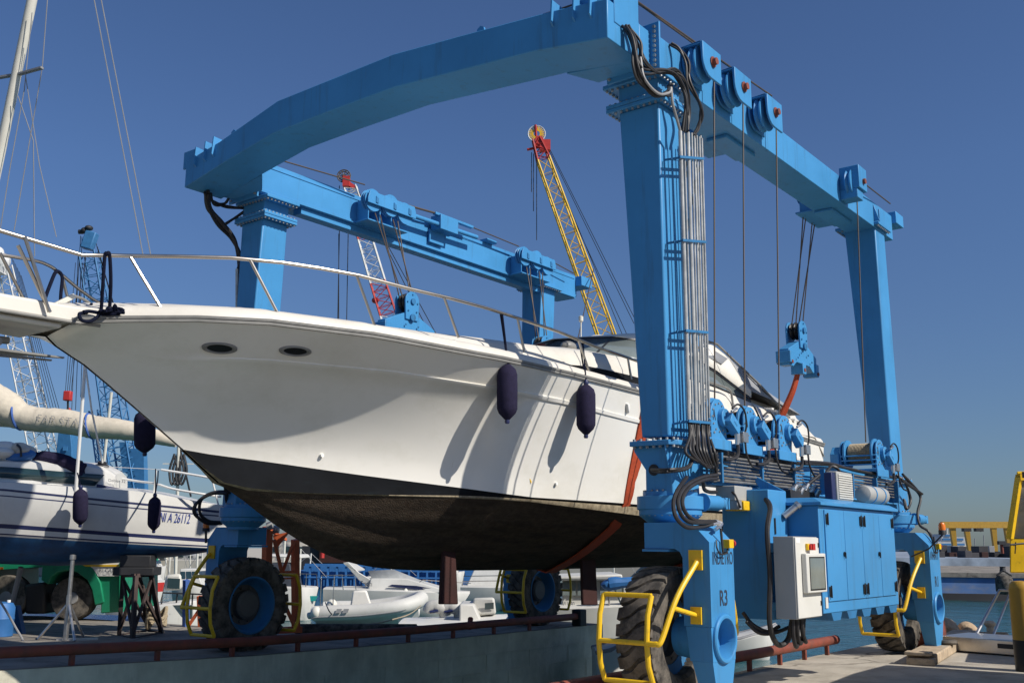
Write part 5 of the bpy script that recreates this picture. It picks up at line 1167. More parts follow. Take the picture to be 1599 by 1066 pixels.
for k, (dx, dy) in enumerate(((1.0, .15), (3.0, .15), (1.0, 1.65), (3.0, 1.65))):
    c = b0+right*dx+fwd*dy+V(0, 0, .46); wv = MB(); wv.lathe([(.2, -.14), (.42, -.14), (.46, -.09), (.46, .09), (.42, .14), (.2, .14)], c, fwd, 32); w_ = wv.build('wheel', 'rubber', ym); MB().lathe([(.22, -.15), (.22, .15)], c, fwd, 20).build('rim', 'yellow_far', w_)
m = MB(); m.tube([P(1578, 850, D=17.0), P(1599, 848, D=17.0), P(1620, 848, D=17.0)], .018, 6); m.tube([P(1583, 852, D=17.0), P(1586, 846, D=17.0), P(1585, 864, D=17.0)], .01, 6); m.build('door_handle', 'black', ym)
m = MB(); m.obox(P(1599, 741, D=17.1), right, fwd, (0, 0, 1), .03, .03, .05); m.build('roof_lamp', 'dark', ym)

right = V(_R.x, _R.y, 0).normalized(); fwd = V(_fw.x, _fw.y, 0).normalized()
# unseen body added to the machine to throw the broad shade across the quay
m = MB(); m.prism([(x, -5.4, z) for x, z in ((2.7, .62), (2.62, 1.0), (2.72, 1.75), (3.1, 2.05), (4.4, 2.15), (5.75, 2.15), (5.75, .62), (5.55, .55), (4.9, .55), (4.75, .8), (3.7, .8), (3.55, .55), (2.9, .55))], (0, 2.1, 0)); m.build('body', 'yellow', ym, bevel=.05)
m = MB()
for k in range(9): m.box(2.60, 2.66, -5.1, -3.6, 1.0+k*.07, 1.03+k*.07)
m.build('grille', 'dark', ym)
m = MB()
for x in (3.2, 4.15, 5.1): m.box(x-.35, x+.35, -3.3, -3.285, 1.1, 1.95)
m.each('side_door', 'yellow_far', ym, bevel=.01)
m = MB()
for y in (-5.15, -3.55): m.cyl((2.6, y, .86), (2.72, y, .86), .11, 18)
m.each('headlight', 'light_grey', ym)
for k, (x, y) in enumerate(((3.2, -3.45), (5.2, -3.45), (3.2, -5.25), (5.2, -5.25))):
    m = MB(); m.lathe([(.2, -.14), (.42, -.14), (.46, -.09), (.46, .09), (.42, .14), (.2, .14)], (x, y, .46), (0, 1, 0), 32); w_ = m.build('wheel', 'rubber', ym); MB().lathe([(.22, -.15), (.22, .15)], (x, y, .46), (0, 1, 0), 20).build('rim', 'yellow_far', w_)
# unseen darker ground sheet added to cut light bounced onto the hull
m = MB(); m.add([V(-40, -40, .004), V(.9, -40, .004), V(.9, .30, .004), V(-40, .30, .004)], [(0, 1, 2, 3)]); tag(m.build('bounce_cut_sheet', 'yard', smooth=False), kind='structure')
# ================================================================== left side: sailing boats ashore, truck, stands
def h_at(x, y, line, lo=-1.5, hi=12):
    for _ in range(40):
        md = (lo+hi)/2; px, py = Q((x, y, md))
        if py < interp(line, px): hi = md
        else: lo = md
    return (lo+hi)/2
sb = thing('sailboat', P(180, 860, D=18.3), 'white sloop with navy stripes and blue bottom propped ashore, numbered NI A 26112', 'sailing boat')
bw = P(366, 800, D=18.6); sn = P(0, 800, D=18.2); bw.z = 0; sn.z = 0
dv = (bw-sn).normalized(); nn = V(dv.y, -dv.x, 0)
if (nn.dot(V(CX, CY, 0)-bw)) < 0: nn = -nn
Ls = 9.6
hb_s = [(0, .03), (.5, .34), (1.2, .72), (2.2, 1.10), (3.5, 1.40), (5, 1.56), (7, 1.50), (9.6, 1.1)]
line = lambda *p: list(p)
S_deck = line((-400, 735), (0, 752), (131, 761), (224, 767), (306, 782), (347, 789), (380, 793))
S_toe = line((-400, 742), (0, 762), (200, 783), (304, 793), (341, 797), (380, 800))
S_toe2 = [(x, y+3.5) for x, y in S_toe]
S_thin = line((-400, 752), (0, 772), (200, 791), (301, 801), (380, 807)); S_thin2 = [(x, y+2) for x, y in S_thin]
S_str = line((-400, 800), (0, 817), (200, 832), (320, 840), (380, 843)); S_str2 = line((-400, 806), (0, 824), (200, 837.5), (320, 846), (380, 849))
S_t3 = line((-400, 815), (0, 832), (200, 845), (319, 851), (380, 853)); S_t32 = [(x, y+2.2) for x, y in S_t3]
S_bt = line((-400, 820), (0, 837), (200, 849), (320, 855), (380, 857))
S_low = line((-400, 870), (0, 880), (98, 883), (150, 881), (185, 878), (232, 873), (283, 868), (321, 862), (345, 858), (380, 857.5))
ss = [0, .12, .3, .5, .8, 1.2, 1.6, 2, 2.5, 3, 3.5, 4, 4.6, 5.2, 6, 7, 8, 9.6]
def c_at(s): return bw-dv*s
seq = [(S_deck, 0.97, 'w'), (S_toe, 1.0, 'n'), (S_toe2, 1.0, 'w'), (S_thin, 1., 'n'), (S_thin2, 1., 'w'), ('m', .99, 'w'), (S_str, .93, 'n'), (S_str2, .915, 'w'), (S_t3, .90, 'n'), (S_t32, .89, 'w'), (S_bt, .875, 'b'), ('b1', .78, 'b'), ('b2', .5, 'b'), (S_low, .0, None)]
grids = {'w': MB(), 'n': MB(), 'b': MB()}
pts = {}
for sd in (1, -1):
    for s in ss:
        b = smooth_interp(hb_s, s); c = c_at(s); col_ = []
        for ln, kf, _ in seq:
            if isinstance(ln, str): col_.append([ln, kf]); continue
            p = c+nn*b*kf; z = h_at(p.x, p.y, ln)
            if kf == 0: z = min(z, 99)
            col_.append([z, kf])
        z5, z6 = col_[4][0], col_[6][0]; col_[5][0] = lerp(z5, z6, .5)
        zb, zl = col_[10][0], min(col_[13][0], col_[10][0]-.02); col_[13][0] = zl; col_[11][0] = lerp(zb, zl, .42); col_[12][0] = lerp(zb, zl, .82)
        pts[sd, s] = [c+nn*sd*b*kf+V(0, 0, z) for z, kf in col_]
    for i in range(len(seq)-1):
        grids[seq[i][2]].grid([[pts[sd, s][i] for s in ss], [pts[sd, s][i+1] for s in ss]])
tr = pts[1, 9.6]+pts[-1, 9.6][::-1]; grids['w'].add(tr, [tuple(range(len(tr)))])
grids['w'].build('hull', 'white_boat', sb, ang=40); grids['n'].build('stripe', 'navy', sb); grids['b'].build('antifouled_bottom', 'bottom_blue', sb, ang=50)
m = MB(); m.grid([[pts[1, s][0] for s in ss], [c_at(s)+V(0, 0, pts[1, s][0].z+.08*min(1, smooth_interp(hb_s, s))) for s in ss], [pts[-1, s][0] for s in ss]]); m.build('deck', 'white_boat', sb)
# cabin trunk
C_top = line((-400, 700), (0, 716), (54, 718), (139, 724), (163, 729), (189, 745), (207, 756), (226, 767.5))
hc_s = .82
cs = [s for s in [2.05, 2.1, 2.3, 2.5, 2.75, 3.0, 3.3, 3.8, 4.4, 5.2, 6.2, 7.4, 8.4]]
m = MB(); top_r, bot_r, mid_r = [], [], []
cab_w = lambda s: interp([(2.0, .40), (3.2, .78), (5, .92), (9, .9)], s)
def cab_pt(s, ln, k=1., out=0): 
    p = c_at(s)+nn*(cab_w(s)*k+out); return V(p.x, p.y, h_at(p.x, p.y, ln))
cab_rows = []
for s in cs:
    zt = cab_pt(s, C_top).z; zd = pts[1, 2.0][0].z-.05 if s < 2.5 else min(p[0].z for p in (pts[1, min(ss, key=lambda q: abs(q-s))],))-.05
    zt = max(zt, zd+.06); w_ = cab_w(s); c = c_at(s)
    half = [(w_+.06, zd), (w_+.03, lerp(zd, zt, .5)), (w_, zt-.05), (w_-.10, zt), (0, zt+.06)]
    cab_rows.append([c+nn*y+V(0, 0, z) for y, z in half]+[c-nn*y+V(0, 0, z) for y, z in half[:-1][::-1]])
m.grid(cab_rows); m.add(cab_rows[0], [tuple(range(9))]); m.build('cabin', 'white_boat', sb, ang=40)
def band(name, l0, l1, s0, s1, mt, slant=0, out=.066):
    a, b_ = [], []
    for i in range(9):
        t = i/8
        for L_, ln, ds in ((a, l0, 0), (b_, l1, slant)):
            s = lerp(s0, s1, t)+(ds*(1-t)); p = c_at(s)+nn*(cab_w(s)+out); L_.append(V(p.x, p.y, h_at(p.x, p.y, ln)))
    return MB().grid([a, b_]).build(name, mt, sb, thick=.01)
def s_of(px):
    lo, hi = 0., 9.6
    for _ in range(30):
        md = (lo+hi)/2; p = c_at(md)+nn*.8
        if Q((p.x, p.y, 2.8))[0] > px: lo = md
        else: hi = md
    return lo
band('cabin_window', line((-400, 712), (0, 727.5), (156, 741)), line((-400, 727), (0, 745), (144, 758)), s_of(156), 8.0, 'glass', slant=.14)
band('cabin_stripe', line((-400, 745), (150, 755), (218, 768)), line((-400, 745), (140, 761), (222, 770)), s_of(214), s_of(146), 'navy', out=.075)
p0 = cab_pt(s_of(163), line((0, 752), (163, 751), (189, 753)), out=.09); p1 = cab_pt(s_of(189), line((163, 751), (189, 753.5), (240, 755)), out=.09)
text('Dehler 32', p0, p1-p0, (0, 0, 1), .05, 'text_dark', sb, width=(p1-p0).length)
# registration letters on the bow
def hullp(px, ln, out=.012):
    lo, hi = 0., 9.6
    for _ in range(40):
        md = (lo+hi)/2; b = smooth_interp(hb_s, md); p = c_at(md)+nn*(b*.995+out)
        if Q((p.x, p.y, 2.2))[0] > px: lo = md
        else: hi = md
    b = smooth_interp(hb_s, lo); p = c_at(lo)+nn*(b*.995+out); return V(p.x, p.y, h_at(p.x, p.y, ln))
ln = line((240, 813), (297, 817)); a, b_ = hullp(250, ln), hullp(297, ln); ux = (b_-a).normalized()
text('NI A 26112', a, ux, (ux.x*.12, ux.y*.12, 1), .16, 'text_blue', sb, width=(b_-a).length, bold=0, proud=.004)
# deck gear
m = MB(); zf = lambda px, py, D=17.9: P(px, py, D=D)
m.tube(sp([zf(54, 715), zf(70, 714), zf(95, 719), zf(118, 727), zf(132, 731)], 5), [.10]*4+[.12]*4+[.13]*5+[.12]*5+[.09]*3, 10); m.build('folded_sprayhood', 'navy_cloth', sb)
m = MB(); m.tube([zf(122, 728), zf(124, 742)], .10, 8); m.build('rolled_cloth', 'navy_cloth', sb)
m = MB(); m.tube([zf(133, 570, 17.3), zf(118, 770, 17.3)], .028, 8); m.tube([zf(134, 575, 17.4), zf(143, 640, 17.6), zf(160, 722, 18.2)], .018, 6); m.tube([zf(-60, 640, 18), zf(-160, 800, 18)], .02, 6) if False else None
m.each('shroud_pole', 'white', sb)
m = MB(); m.ell(zf(158, 728, 18.3), .14, .14, .05); m.cyl(zf(159, 728, 18.3), zf(160, 721, 18.3), .08, 12); m.build('winch', 'dark', sb)
m = MB()
m.tube(sp([zf(191, 747, 18.4), zf(215, 751, 18.3), zf(244, 755, 18.1), zf(270, 763, 18), zf(317, 771, 18), zf(345, 775, 18.2)], 4), .020, 8)
m.tube(sp([zf(252, 733, 18.0), zf(290, 739, 18.0), zf(336, 747, 18.0), zf(362, 752, 18.4)], 4), .020, 8)
m.tube([zf(160, 728, 18.2), zf(252, 733, 18.0)], .006, 5)
m.each('pulpit_rail', 'white', sb)
m = MB(); m.tube([zf(330, 743, 18), zf(341, 788, 18.0)], .016, 8); m.tube([zf(244, 734, 18.0), zf(240, 770, 18.0)], .016, 8); m.tube([zf(92, 725, 18.), zf(93, 738, 18.)], .014, 6); m.each('stanchion', 'white', sb)
g2 = 'fenders hanging on the white sloop'
fender('fender', zf(126, 763, 16.95), zf(125, 819, 16.95), .118, 'navy fender hanging amidships on the white sloop, left of the pair', [[zf(124, 750, 17.1), zf(121, 738, 17.2)]], g2)
fender('fender', zf(242, 775, 17.2), zf(240, 828, 17.2), .105, 'navy fender hanging on the sloop bow beside its registration number', [[zf(243, 755, 17.6), zf(243, 732, 17.9)], [zf(246, 750, 17.6), zf(247, 735, 17.9)]], g2)
# wrapped tender on the sloop's cabin roof
tn = thing('wrapped_tender', zf(20, 710), 'small blue and white inflatable tender folded and strapped on the sloop roof', 'dinghy')
m = MB(); m.ell(zf(38, 705), .20, .24, .12); m.ell(zf(30, 701), .18, .2, .12); m.build('bundle', 'sailcover', tn)
m = MB(); m.tube(sp([zf(14, 715, 17.75), zf(28, 714, 17.7), zf(46, 711, 17.75), zf(51, 706, 17.8)], 5), .075, 10); m.build('tube', 'barge_blue', tn)
m = MB(); m.ell(zf(8, 700), .24, .25, .13); m.ell(zf(-6, 703), .25, .25, .13); m.ell(zf(4, 707, 17.7), .22, .2, .1); m.each('sack', 'canvas_white', tn)
m = MB(); m.tube(sp([zf(27, 694, 17.75), zf(32, 700, 17.62), zf(33, 713, 17.6)], 4), .02, 6); m.build('strap', 'dark', tn)
# ---- the second yacht afloat beyond the truck: mast, boom, stowed mainsail
fs = thing('sailboat', P(60, 930, D=26), 'yacht beyond the truck with a tall pale mast and grey covered boom lettered FAR STAR', 'sailing boat')
D2 = 26.0; q2 = lambda x, y, D=D2: P(x, y, D=D)
mb_ = q2(-95, 700); mt_ = q2(70, -90)
mbase = q2(-110, 960); ext = (mt_-q2(0, 240)).normalized()
m = MB(); foot = q2(0, 240)-ext*((q2(0, 240).z-(-.1))/ext.z); m.tube([foot, q2(0, 240), q2(26, 115), q2(50, 0), mt_], .125, 14); m.build('mast', 'cream', fs)
m = MB(); m.bar(q2(23, 118), q2(66, 106, 25.6), .10, .05); m.bar(q2(18, 118), q2(-40, 128, 26.4), .10, .05); m.each('spreader', 'mid_grey', fs)
m = MB()
for a, b_ in (((74, 0), (66, 106)), ((66, 106), (22, 360)), ((50, 20), (38, 140)), ((38, 140), (16, 260)), ((16, 260), (0, 360)), ((40, 120), (62, 260)), ((62, 260), (88, 370)), ((28, 150), (52, 220)), ((52, 220), (54, 400))):
    m.tube([q2(*a, 25.8), q2(*b_, 25.8)], .012, 5)
for a, b_ in (((147, 0), (224, 402)), ((158, 0), (236, 402)), ((146, -80), (147, 0)), ((155, -80), (158, 0))): m.tube([q2(*a, 25), q2(*b_, 25)], .014, 5)
m.each('shroud', 'mid_grey', fs)
m = MB(); bm_pts = [q2(-90, 652), q2(0, 660), q2(100, 666), q2(180, 677), q2(275, 692)]; m.tube(bm_pts, .10, 12); m.build('boom', 'cream', fs)
cp = [(-90, 610, .55), (-30, 622, .52), (0, 633, .46), (15, 640, .42), (34, 650, .33), (60, 655, .31), (95, 657, .31), (130, 663, .30), (150, 667, .29), (185, 670, .26), (220, 676, .22), (262, 687, .15), (276, 692, .10)]
crv = sp([q2(x, y, 25.7) for x, y, r_ in cp], 6); rad = [interp([(i*6, c[2]) for i, c in enumerate(cp)], k)*(1+.018*math.sin(k*1.7)+.012*math.sin(k*4.1)) for k in range(len(crv))]
m = MB(); m.tube(crv, rad, 16); sc_ = m.build('sail_cover', 'sailcover', fs)
for px, py, r_ in ((29, 647, .37), (141, 665, .30)):
    c = q2(px, py, 25.7); t_ = V(_R.x, _R.y, -.10).normalized(); m = MB(); u = t_.cross(V(0, 0, 1)).normalized(); v_ = t_.cross(u)
    m.tube([c+(u*math.cos(a)+v_*math.sin(a))*r_+t_*(.10*math.sin(a)) for a in [2*math.pi*k/20 for k in range(20)]], .03, 6, closed=True); m.build('strap', 'strap_blue', sc_)
a, b_ = q2(58, 659, 25.35), q2(134, 667, 25.36); text('FAR STAR', a, b_-a, (0, 0, 1), .20, 'cover_text', sc_, width=(b_-a).length, bold=-.012)
m = MB(); q_ = [q2(x, y, 26) for x, y in ((-500, 905), (178, 918), (165, 985), (-480, 985))]
hd = V(_fw.x, _fw.y, 0).normalized()
rowsf = []
for t, wd in ((0, .1), (.12, .8), (.3, 1.4), (.55, 1.7), (.8, 1.6), (1, 1.2)):
    tp_, bt_ = q_[0].lerp(q_[1], t), q_[3].lerp(q_[2], t); tp_.z = -.35; bt_.z = -1.7
    rowsf.append([bt_+hd*wd*.0+hd*1.7-hd*wd*.6, tp_+hd*1.7-hd*wd, tp_+hd*1.7+V(0, 0, .08), tp_+hd*1.7+hd*wd, bt_+hd*1.7+hd*wd*.6])
m.grid(rowsf); m.add(rowsf[-1], [tuple(range(5))]); m.build('hull', 'navy_hull', fs)
# ---- props under the sloop
bs = thing('boat_stand', P(100, 998, Z=.08), 'grey tubular prop with splayed feet under the sloop hull', 'boat prop', 'props under the sloop')
g = gz(-.7); c = P(102, 1000, Z=g)
m = MB(); m.tube([c+V(0, 0, .02), c+V(0, 0, .72)], .042, 12); m.tube([c+V(0, 0, .7), c+V(0, 0, 1.28)], .032, 12); m.lathe([(.03, 0), (.05, .01), (.05, .08), (.02, .09)], c+V(0, 0, 1.28), (0, 0, 1), 12); m.build('post', 'steel', bs)
m = MB()
for a in (20, 140, 260): m.tube([c+V(0, 0, .60), c+V(.42*math.cos(R(a)), .42*math.sin(R(a)), .03)], .022, 8)
m.each('leg', 'steel', bs)
m = MB(); m.bar(c+V(-.1, .1, .02), c+V(.42, -.25, .02), .10, .035); m.build('foot_plate', 'steel', bs)
bs2 = thing('boat_stand', P(20, 985, Z=.1), 'leaning dark prop at the left edge behind the blue drum', 'boat prop', 'props under the sloop')
m = MB(); m.tube([P(14, 960, D=18.2), P(33, 885, D=18.2)], .045, 10); m.build('post', 'mid_grey', bs2)
m = MB(); m.prism([P(14, 945, D=18.2), P(26, 945, D=18.2), P(36, 997, D=17.6), P(8, 997, D=17.6)], hd*.15); m.build('leg', 'bottom_blue', bs2)
tr_ = thing('trestle', P(213, 993, Z=.06), 'rusty steel trestle of crossed bars holding up the sloop keel', 'trestle', 'props under the sloop')
g = .06; B4 = [P(186, 992, Z=g), P(207, 997, Z=g), P(252, 988, Z=g), P(232, 984, Z=g)]
T4 = [P(192, 898, D=17.6), P(212, 898, D=17.4), P(236, 897, D=17.7), P(217, 897, D=18.2)]
m = MB()
for a, b_ in zip(B4, T4): m.bar(a, b_, .07)
m.each('leg', 'trestle', tr_)
m = MB()
for i in range(4):
    m.bar(B4[i].lerp(T4[i], .08), B4[(i+1) % 4].lerp(T4[(i+1) % 4], .95), .04); m.bar(B4[i].lerp(T4[i], .95), B4[(i+1) % 4].lerp(T4[(i+1) % 4], .08), .04)
    m.bar(T4[i], T4[(i+1) % 4], .06); m.bar(B4[i], B4[(i+1) % 4], .05)
m.each('brace', 'trestle', tr_)
cT = sum(T4, V(0, 0, 0))/4; m = MB(); m.obox(cT+V(0, 0, .07), dv, nn, (0, 0, 1), .34, .30, .07); m.obox(cT+V(0, 0, .24), dv, nn, (0, 0, 1), .26, .22, .10); m.each('packing_block', 'dark', tr_, bevel=.015)
m = MB(); rnd = random.Random(3); c = P(243, 983, Z=.1); m.tube(sp([c+V(.18*math.cos(k*1.1), .12*math.sin(k*1.1), .12+.10*math.sin(k*2.3)+.01*k) for k in range(22)], 4), .035, 7); tag(m.build('rope_coil', 'tan_rope'), 'coil of tan rope at the foot of the rusty trestle', 'rope')
# orange keel cradle behind the front wheel
oc = thing('boat_cradle', P(435, 985, Z=.05), 'orange steel boat cradle standing behind the far front wheel', 'boat cradle')
m = MB(); A = [P(414, 985, D=17.8), P(418, 822, D=17.8)]; Bq = [P(462, 978, D=18.2), P(461, 842, D=18.2)]; A2 = [p+hd*1.3 for p in A]
m.bar(A[0], A[1], .13); m.bar(Bq[0], Bq[1], .11); m.bar(P(428, 842, D=17.9), P(440, 893, D=17.9), .05); m.bar(P(459, 845, D=18.1), P(441, 893, D=18.0), .05); m.bar(P(426, 894, D=17.9), P(462, 893, D=18.1), .06); m.bar(P(432, 903, D=17.9), P(460, 902, D=18.1), .03); m.bar(P(400, 985, D=17.8), P(470, 982, D=18.3), .11); m.bar(P(443, 940, D=17.9), P(459, 975, D=18), .05)
m.bar(P(420, 826, D=17.9), P(446, 842, D=18.6), .05); m.prism([P(426, 835, D=18.1), P(452, 830, D=18.1), P(430, 858, D=18.1)], hd*.04)
m.each('bar', 'orange_steel', oc)
m = MB(); m.lathe([(.07, -.05), (.07, .05)], P(421, 820, D=17.7), right, 16); m.lathe([(.07, -.05), (.07, .05)], P(431, 826, D=17.9), right, 16); m.each('roller', 'grey_box', oc)
oc2 = thing('steel_frame', P(285, 990, Z=.05), 'small red frame with a blue and white post behind the left wheel guard', 'steel frame')
m = MB(); m.bar(P(290, 985, D=20), P(291, 905, D=20), .10); m.build('post', 'strap_blue', oc2)
m = MB(); m.bar(P(278, 984, D=20), P(316, 982, D=20), .10); m.bar(P(292, 980, D=20), P(312, 950, D=20), .05); m.bar(P(314, 984, D=20), P(312, 930, D=20), .09); m.each('bar', 'orange_steel', oc2)
dr = thing('blue_drum', P(4, 990, Z=.1), 'blue plastic drum standing at the left picture edge', 'drum')
c = P(-3, 994, Z=.1); m = MB(); m.lathe([(.20, 0), (.22, .02), (.22, .28), (.228, .30), (.22, .32), (.22, .48), (.18, .55), (.06, .57), (.001, .57)], c, (0, 0, 1), 24); m.build('body', 'barge_blue', dr); MB().lathe([(.03, .56), (.03, .60), (.001, .6)], c+V(.08, -.08, 0), (0, 0, 1), 10).build('cap', 'white', dr)
m = MB(); m.tube(sp([P(0, 938, D=16.5), P(12, 957, D=16.4), P(25, 980, D=16.3), P(36, 1000, D=16.2), P(34, 1010, D=16.0), P(20, 1016, Z=.17), P(-15, 1014, Z=.17)], 6), .018, 7); tag(m.build('water_hose', 'mid_grey'), 'thin grey hose looping onto the ground at the left edge', 'hose')
# ---- green truck
tk = thing('lorry', P(90, 975, Z=.05), 'green lorry with big black tyres parked behind the propped sloop', 'lorry')
D3 = 21.2; q3 = lambda x, y, D=D3: P(x, y, D=D)
def plate(name, pts_, mt, dep, par, D=D3, **kw): return MB().prism([q3(x, y, D) for x, y in pts_], hd*dep).build(name, mt, par, **kw)
plate('wing', [(64, 905), (66, 880), (85, 874), (110, 872), (130, 876), (148, 890), (157, 910), (162, 940), (148, 945), (143, 920), (136, 905), (120, 893), (104, 890), (90, 893), (80, 900), (75, 912)], 'green', 2.4, tk, bevel=.02)
plate('side_panel', [(150, 899), (186, 899), (186, 955), (157, 957), (158, 925)], 'green', 2.4, tk, D=21.25, bevel=.02)
pn = plate('sign_panel', [(134, 878), (186, 876), (186, 899), (153, 899), (146, 888)], 'white', 2.3, tk, D=21.2)
m = MB(); m.prism([q3(128, 881.5, 21.18), q3(186, 881, 21.18), q3(186, 884, 21.18), q3(134, 884, 21.18)], hd*.01); m.build('yellow_line', 'yellow', pn)
a = q3(155, 893, 21.17); ux = (q3(183, 893, 21.17)-a).normalized(); text('RI CAMI', a, ux, (0, 0, 1), .075, 'text_dark', pn, width=.36)
plate('cab_side', [(-120, 780), (-20, 780), (-20, 940), (-120, 940)], 'green', 2.4, tk, bevel=.04)
plate('chassis', [(-110, 925), (150, 925), (150, 940), (-110, 940)], 'dark', 2.3, tk, D=21.5)
plate('body', [(-100, 860), (187, 872), (187, 877), (-100, 895)], 'green', 2.4, tk, D=21.4)
plate('fuel_tank', [(38, 912), (70, 908), (70, 958), (38, 958)], 'dark', .6, tk, D=21.3, bevel=.05)
plate('rear_corner', [(186, 878), (194, 879), (194, 890), (190, 893), (188, 955), (186, 955)], 'green', .3, tk, D=21.15)
for px, py, rr_ in ((112, 940, 34), (8, 940, 34), (60, 946, 26), (-80, 940, 34)):
    c = q3(px, py, 21.3); r_ = rr_*21.3/F
    if px != 60: c.z = gz(c.x)+r_
    else: c = c+hd*1.9; c.z = gz(c.x)+r_
    m = MB(); m.lathe([(r_*.5, 0), (r_*.93, -.02), (r_, .04), (r_, .26), (r_*.93, .30), (r_*.5, .28)], c, hd, 36); wv = m.build('wheel', 'rubber', tk)
    MB().lathe([(r_*.5, .0), (r_*.47, .03), (r_*.30, .06), (r_*.26, -.03), (.001, -.04)], c, hd, 24, cap=False).build('rim', 'mid_grey', wv)
MB().box(-3, -2.9, 0, .1, 0, .1) if False else None
plate('marker_lamp', [(0, 885), (4, 885), (4, 889), (0, 889)], 'amber', .03, tk, D=20.9)
# ================================================================== afloat in the basin and far shores
def at(px, D, z=WZ):
    p = P(px, 850, D=D); return V(p.x, p.y, z)
rt2 = right; hd2 = hd
def lattice(mb, a, b, w0, w1, n, r=.05, cr=.09):
    """four chord boom with zigzag lacing"""
    a, b = Vector(a), Vector(b); d = (b-a).normalized(); u = hd2.cross(d).normalized(); v = d.cross(u).normalized()
    C4 = [(1, 1), (1, -1), (-1, -1), (-1, 1)]
    def pt(k, t): w_ = lerp(w0, w1, t)/2; return a.lerp(b, t)+(u*C4[k][0]+v*C4[k][1])*w_
    for k in range(4): mb.tube([pt(k, 0), pt(k, 1)], cr, 5)
    for k in range(4):
        for i in range(n):
            k2 = (k+1) % 4; A_, B_ = (k, k2) if i % 2 else (k2, k); mb.tube([pt(A_, i/n), pt(B_, (i+1)/n)], r, 4, cap=False); mb.tube([pt(k, i/n), pt(k2, i/n)], r*.8, 4, cap=False)
    return pt
DC = 95
qc = lambda x, y, D=DC: P(x, y, D=D)
# far quay behind the basin
fq = [at(-900, 100, 0), at(300, 100, 0), at(760, 97, 0), at(1120, 92, 0), at(1120, 400, 0), at(-900, 400, 0)]
m = MB(); n = 6; m.add(fq+[p+V(0, 0, -4) for p in fq], [tuple(range(n))]+[(i, (i+1) % n, (i+1) % n+n, i+n) for i in range(n)]); tag(m.build('basin_quay', 'concrete_far', smooth=False), kind='structure')
def crane_body(px, D, mt, par, w=4., h=3.2):
    c = at(px, D, 0)
    MB().obox(c+V(0, 0, 1.0+h/2), rt2, hd2, (0, 0, 1), w/2, 1.5, h/2).build('cab', mt, par, bevel=.15)
    MB().obox(c+V(0, 0, .5), rt2, hd2, (0, 0, 1), w/2+.6, 2.2, .5).build('crawler', 'dark', par, bevel=.2)
# yellow crane
yc = thing('lattice_crane', at(1050, 96, 0), 'yellow lattice crane with a red head and spoked cable reel against the sky', 'crane', 'cranes on the far quay')
m = MB(); lattice(m, qc(1063, 850), qc(848, 248), 2.0, 1.15, 26, .04, .085); m.build('boom', 'yellow', yc)
m = MB(); lattice(m, qc(848, 248), qc(837, 216), 1.15, .7, 3, .05, .09); m.lathe([(.4, -.3), (.45, 0), (.4, .3)], qc(842, 220), hd2, 18); m.tube([qc(838, 232), qc(836, 195)], .12, 6); m.tube([qc(823, 234), qc(850, 228)], .12, 6); m.obox(qc(851, 228), rt2, hd2, (0, 0, 1), .5, .4, .5); hdp = m.build('boom_head', 'red', yc)
m = MB(); c = qc(838, 209)
m.tube([c+(rt2*math.cos(a)+V(0, 0, 1)*math.sin(a))*.80 for a in [2*math.pi*k/28 for k in range(28)]], .05, 5, closed=True)
rl = m.build('cable_reel', 'crane_white', yc)
m = MB()
for k in range(22):
    a = 2*math.pi*k/22; e = rt2*math.cos(a)+V(0, 0, 1)*math.sin(a); m.bar(c+e*.3, c+e*.72, .09, .09)
m.build('spoke', 'yellow', rl)
m = MB()
for a, b in (((856, 232), (990, 505)), ((858, 232), (1000, 515)), ((862, 270), (985, 535)), ((833, 240), (833, 330)), ((838, 245), (838, 375)), ((830, 238), (830, 300)), ((855, 240), (975, 530))): m.tube([qc(*a), qc(*b)], .035, 4)
m.each('pendant_rope', 'dark', yc)
crane_body(1066, 96, 'yellow', yc)
# red and white crane
rc_ = thing('lattice_crane', at(706, 98, 0), 'red and white lattice crane rising behind the far blue beam', 'crane', 'cranes on the far quay')
pts_b = [(706, 850), (640, 610), (606, 490), (590, 440), (570, 372), (556, 320), (547, 292)]
for i, (a, b) in enumerate(zip(pts_b, pts_b[1:])):
    m = MB(); lattice(m, qc(*a, 97), qc(*b, 97), 1.7-.1*i, 1.6-.1*i, 4 if i > 1 else 10, .04, .08); m.build('boom_section', ['crane_white', 'red'][(i+1) % 2], rc_)
m = MB(); m.obox(qc(541, 284, 97), rt2, hd2, (0, 0, 1), .32, .3, .5); m.bar(qc(541, 285, 97), qc(555, 294, 97), .36); m.build('boom_head', 'red', rc_)
m = MB(); c = qc(537, 275, 97)
for r_ in (.45, .62): m.tube([c+(rt2*math.cos(a)+V(0, 0, 1)*math.sin(a))*r_ for a in [2*math.pi*k/20 for k in range(20)]], .06, 5, closed=True)
for k in range(10): m.tube([c, c+(rt2*math.cos(k*.628)+V(0, 0, 1)*math.sin(k*.628))*.6], .05, 4)
m.build('cable_reel', 'cable', rc_)
m = MB()
for a, b in (((530, 290), (528, 360)), ((530, 360), (527, 520)), ((545, 290), (541, 520)), ((529, 365), (529, 500)), ((558, 295), (690, 560)), ((560, 300), (705, 565))): m.tube([qc(*a, 97), qc(*b, 97)], .04, 4)
m.each('pendant_rope', 'dark', rc_)
m = MB(); m.ell(qc(586, 469, 97), .35, .35, .3); m.build('hook_ball', 'red', rc_)
crane_body(712, 98, 'red', rc_)
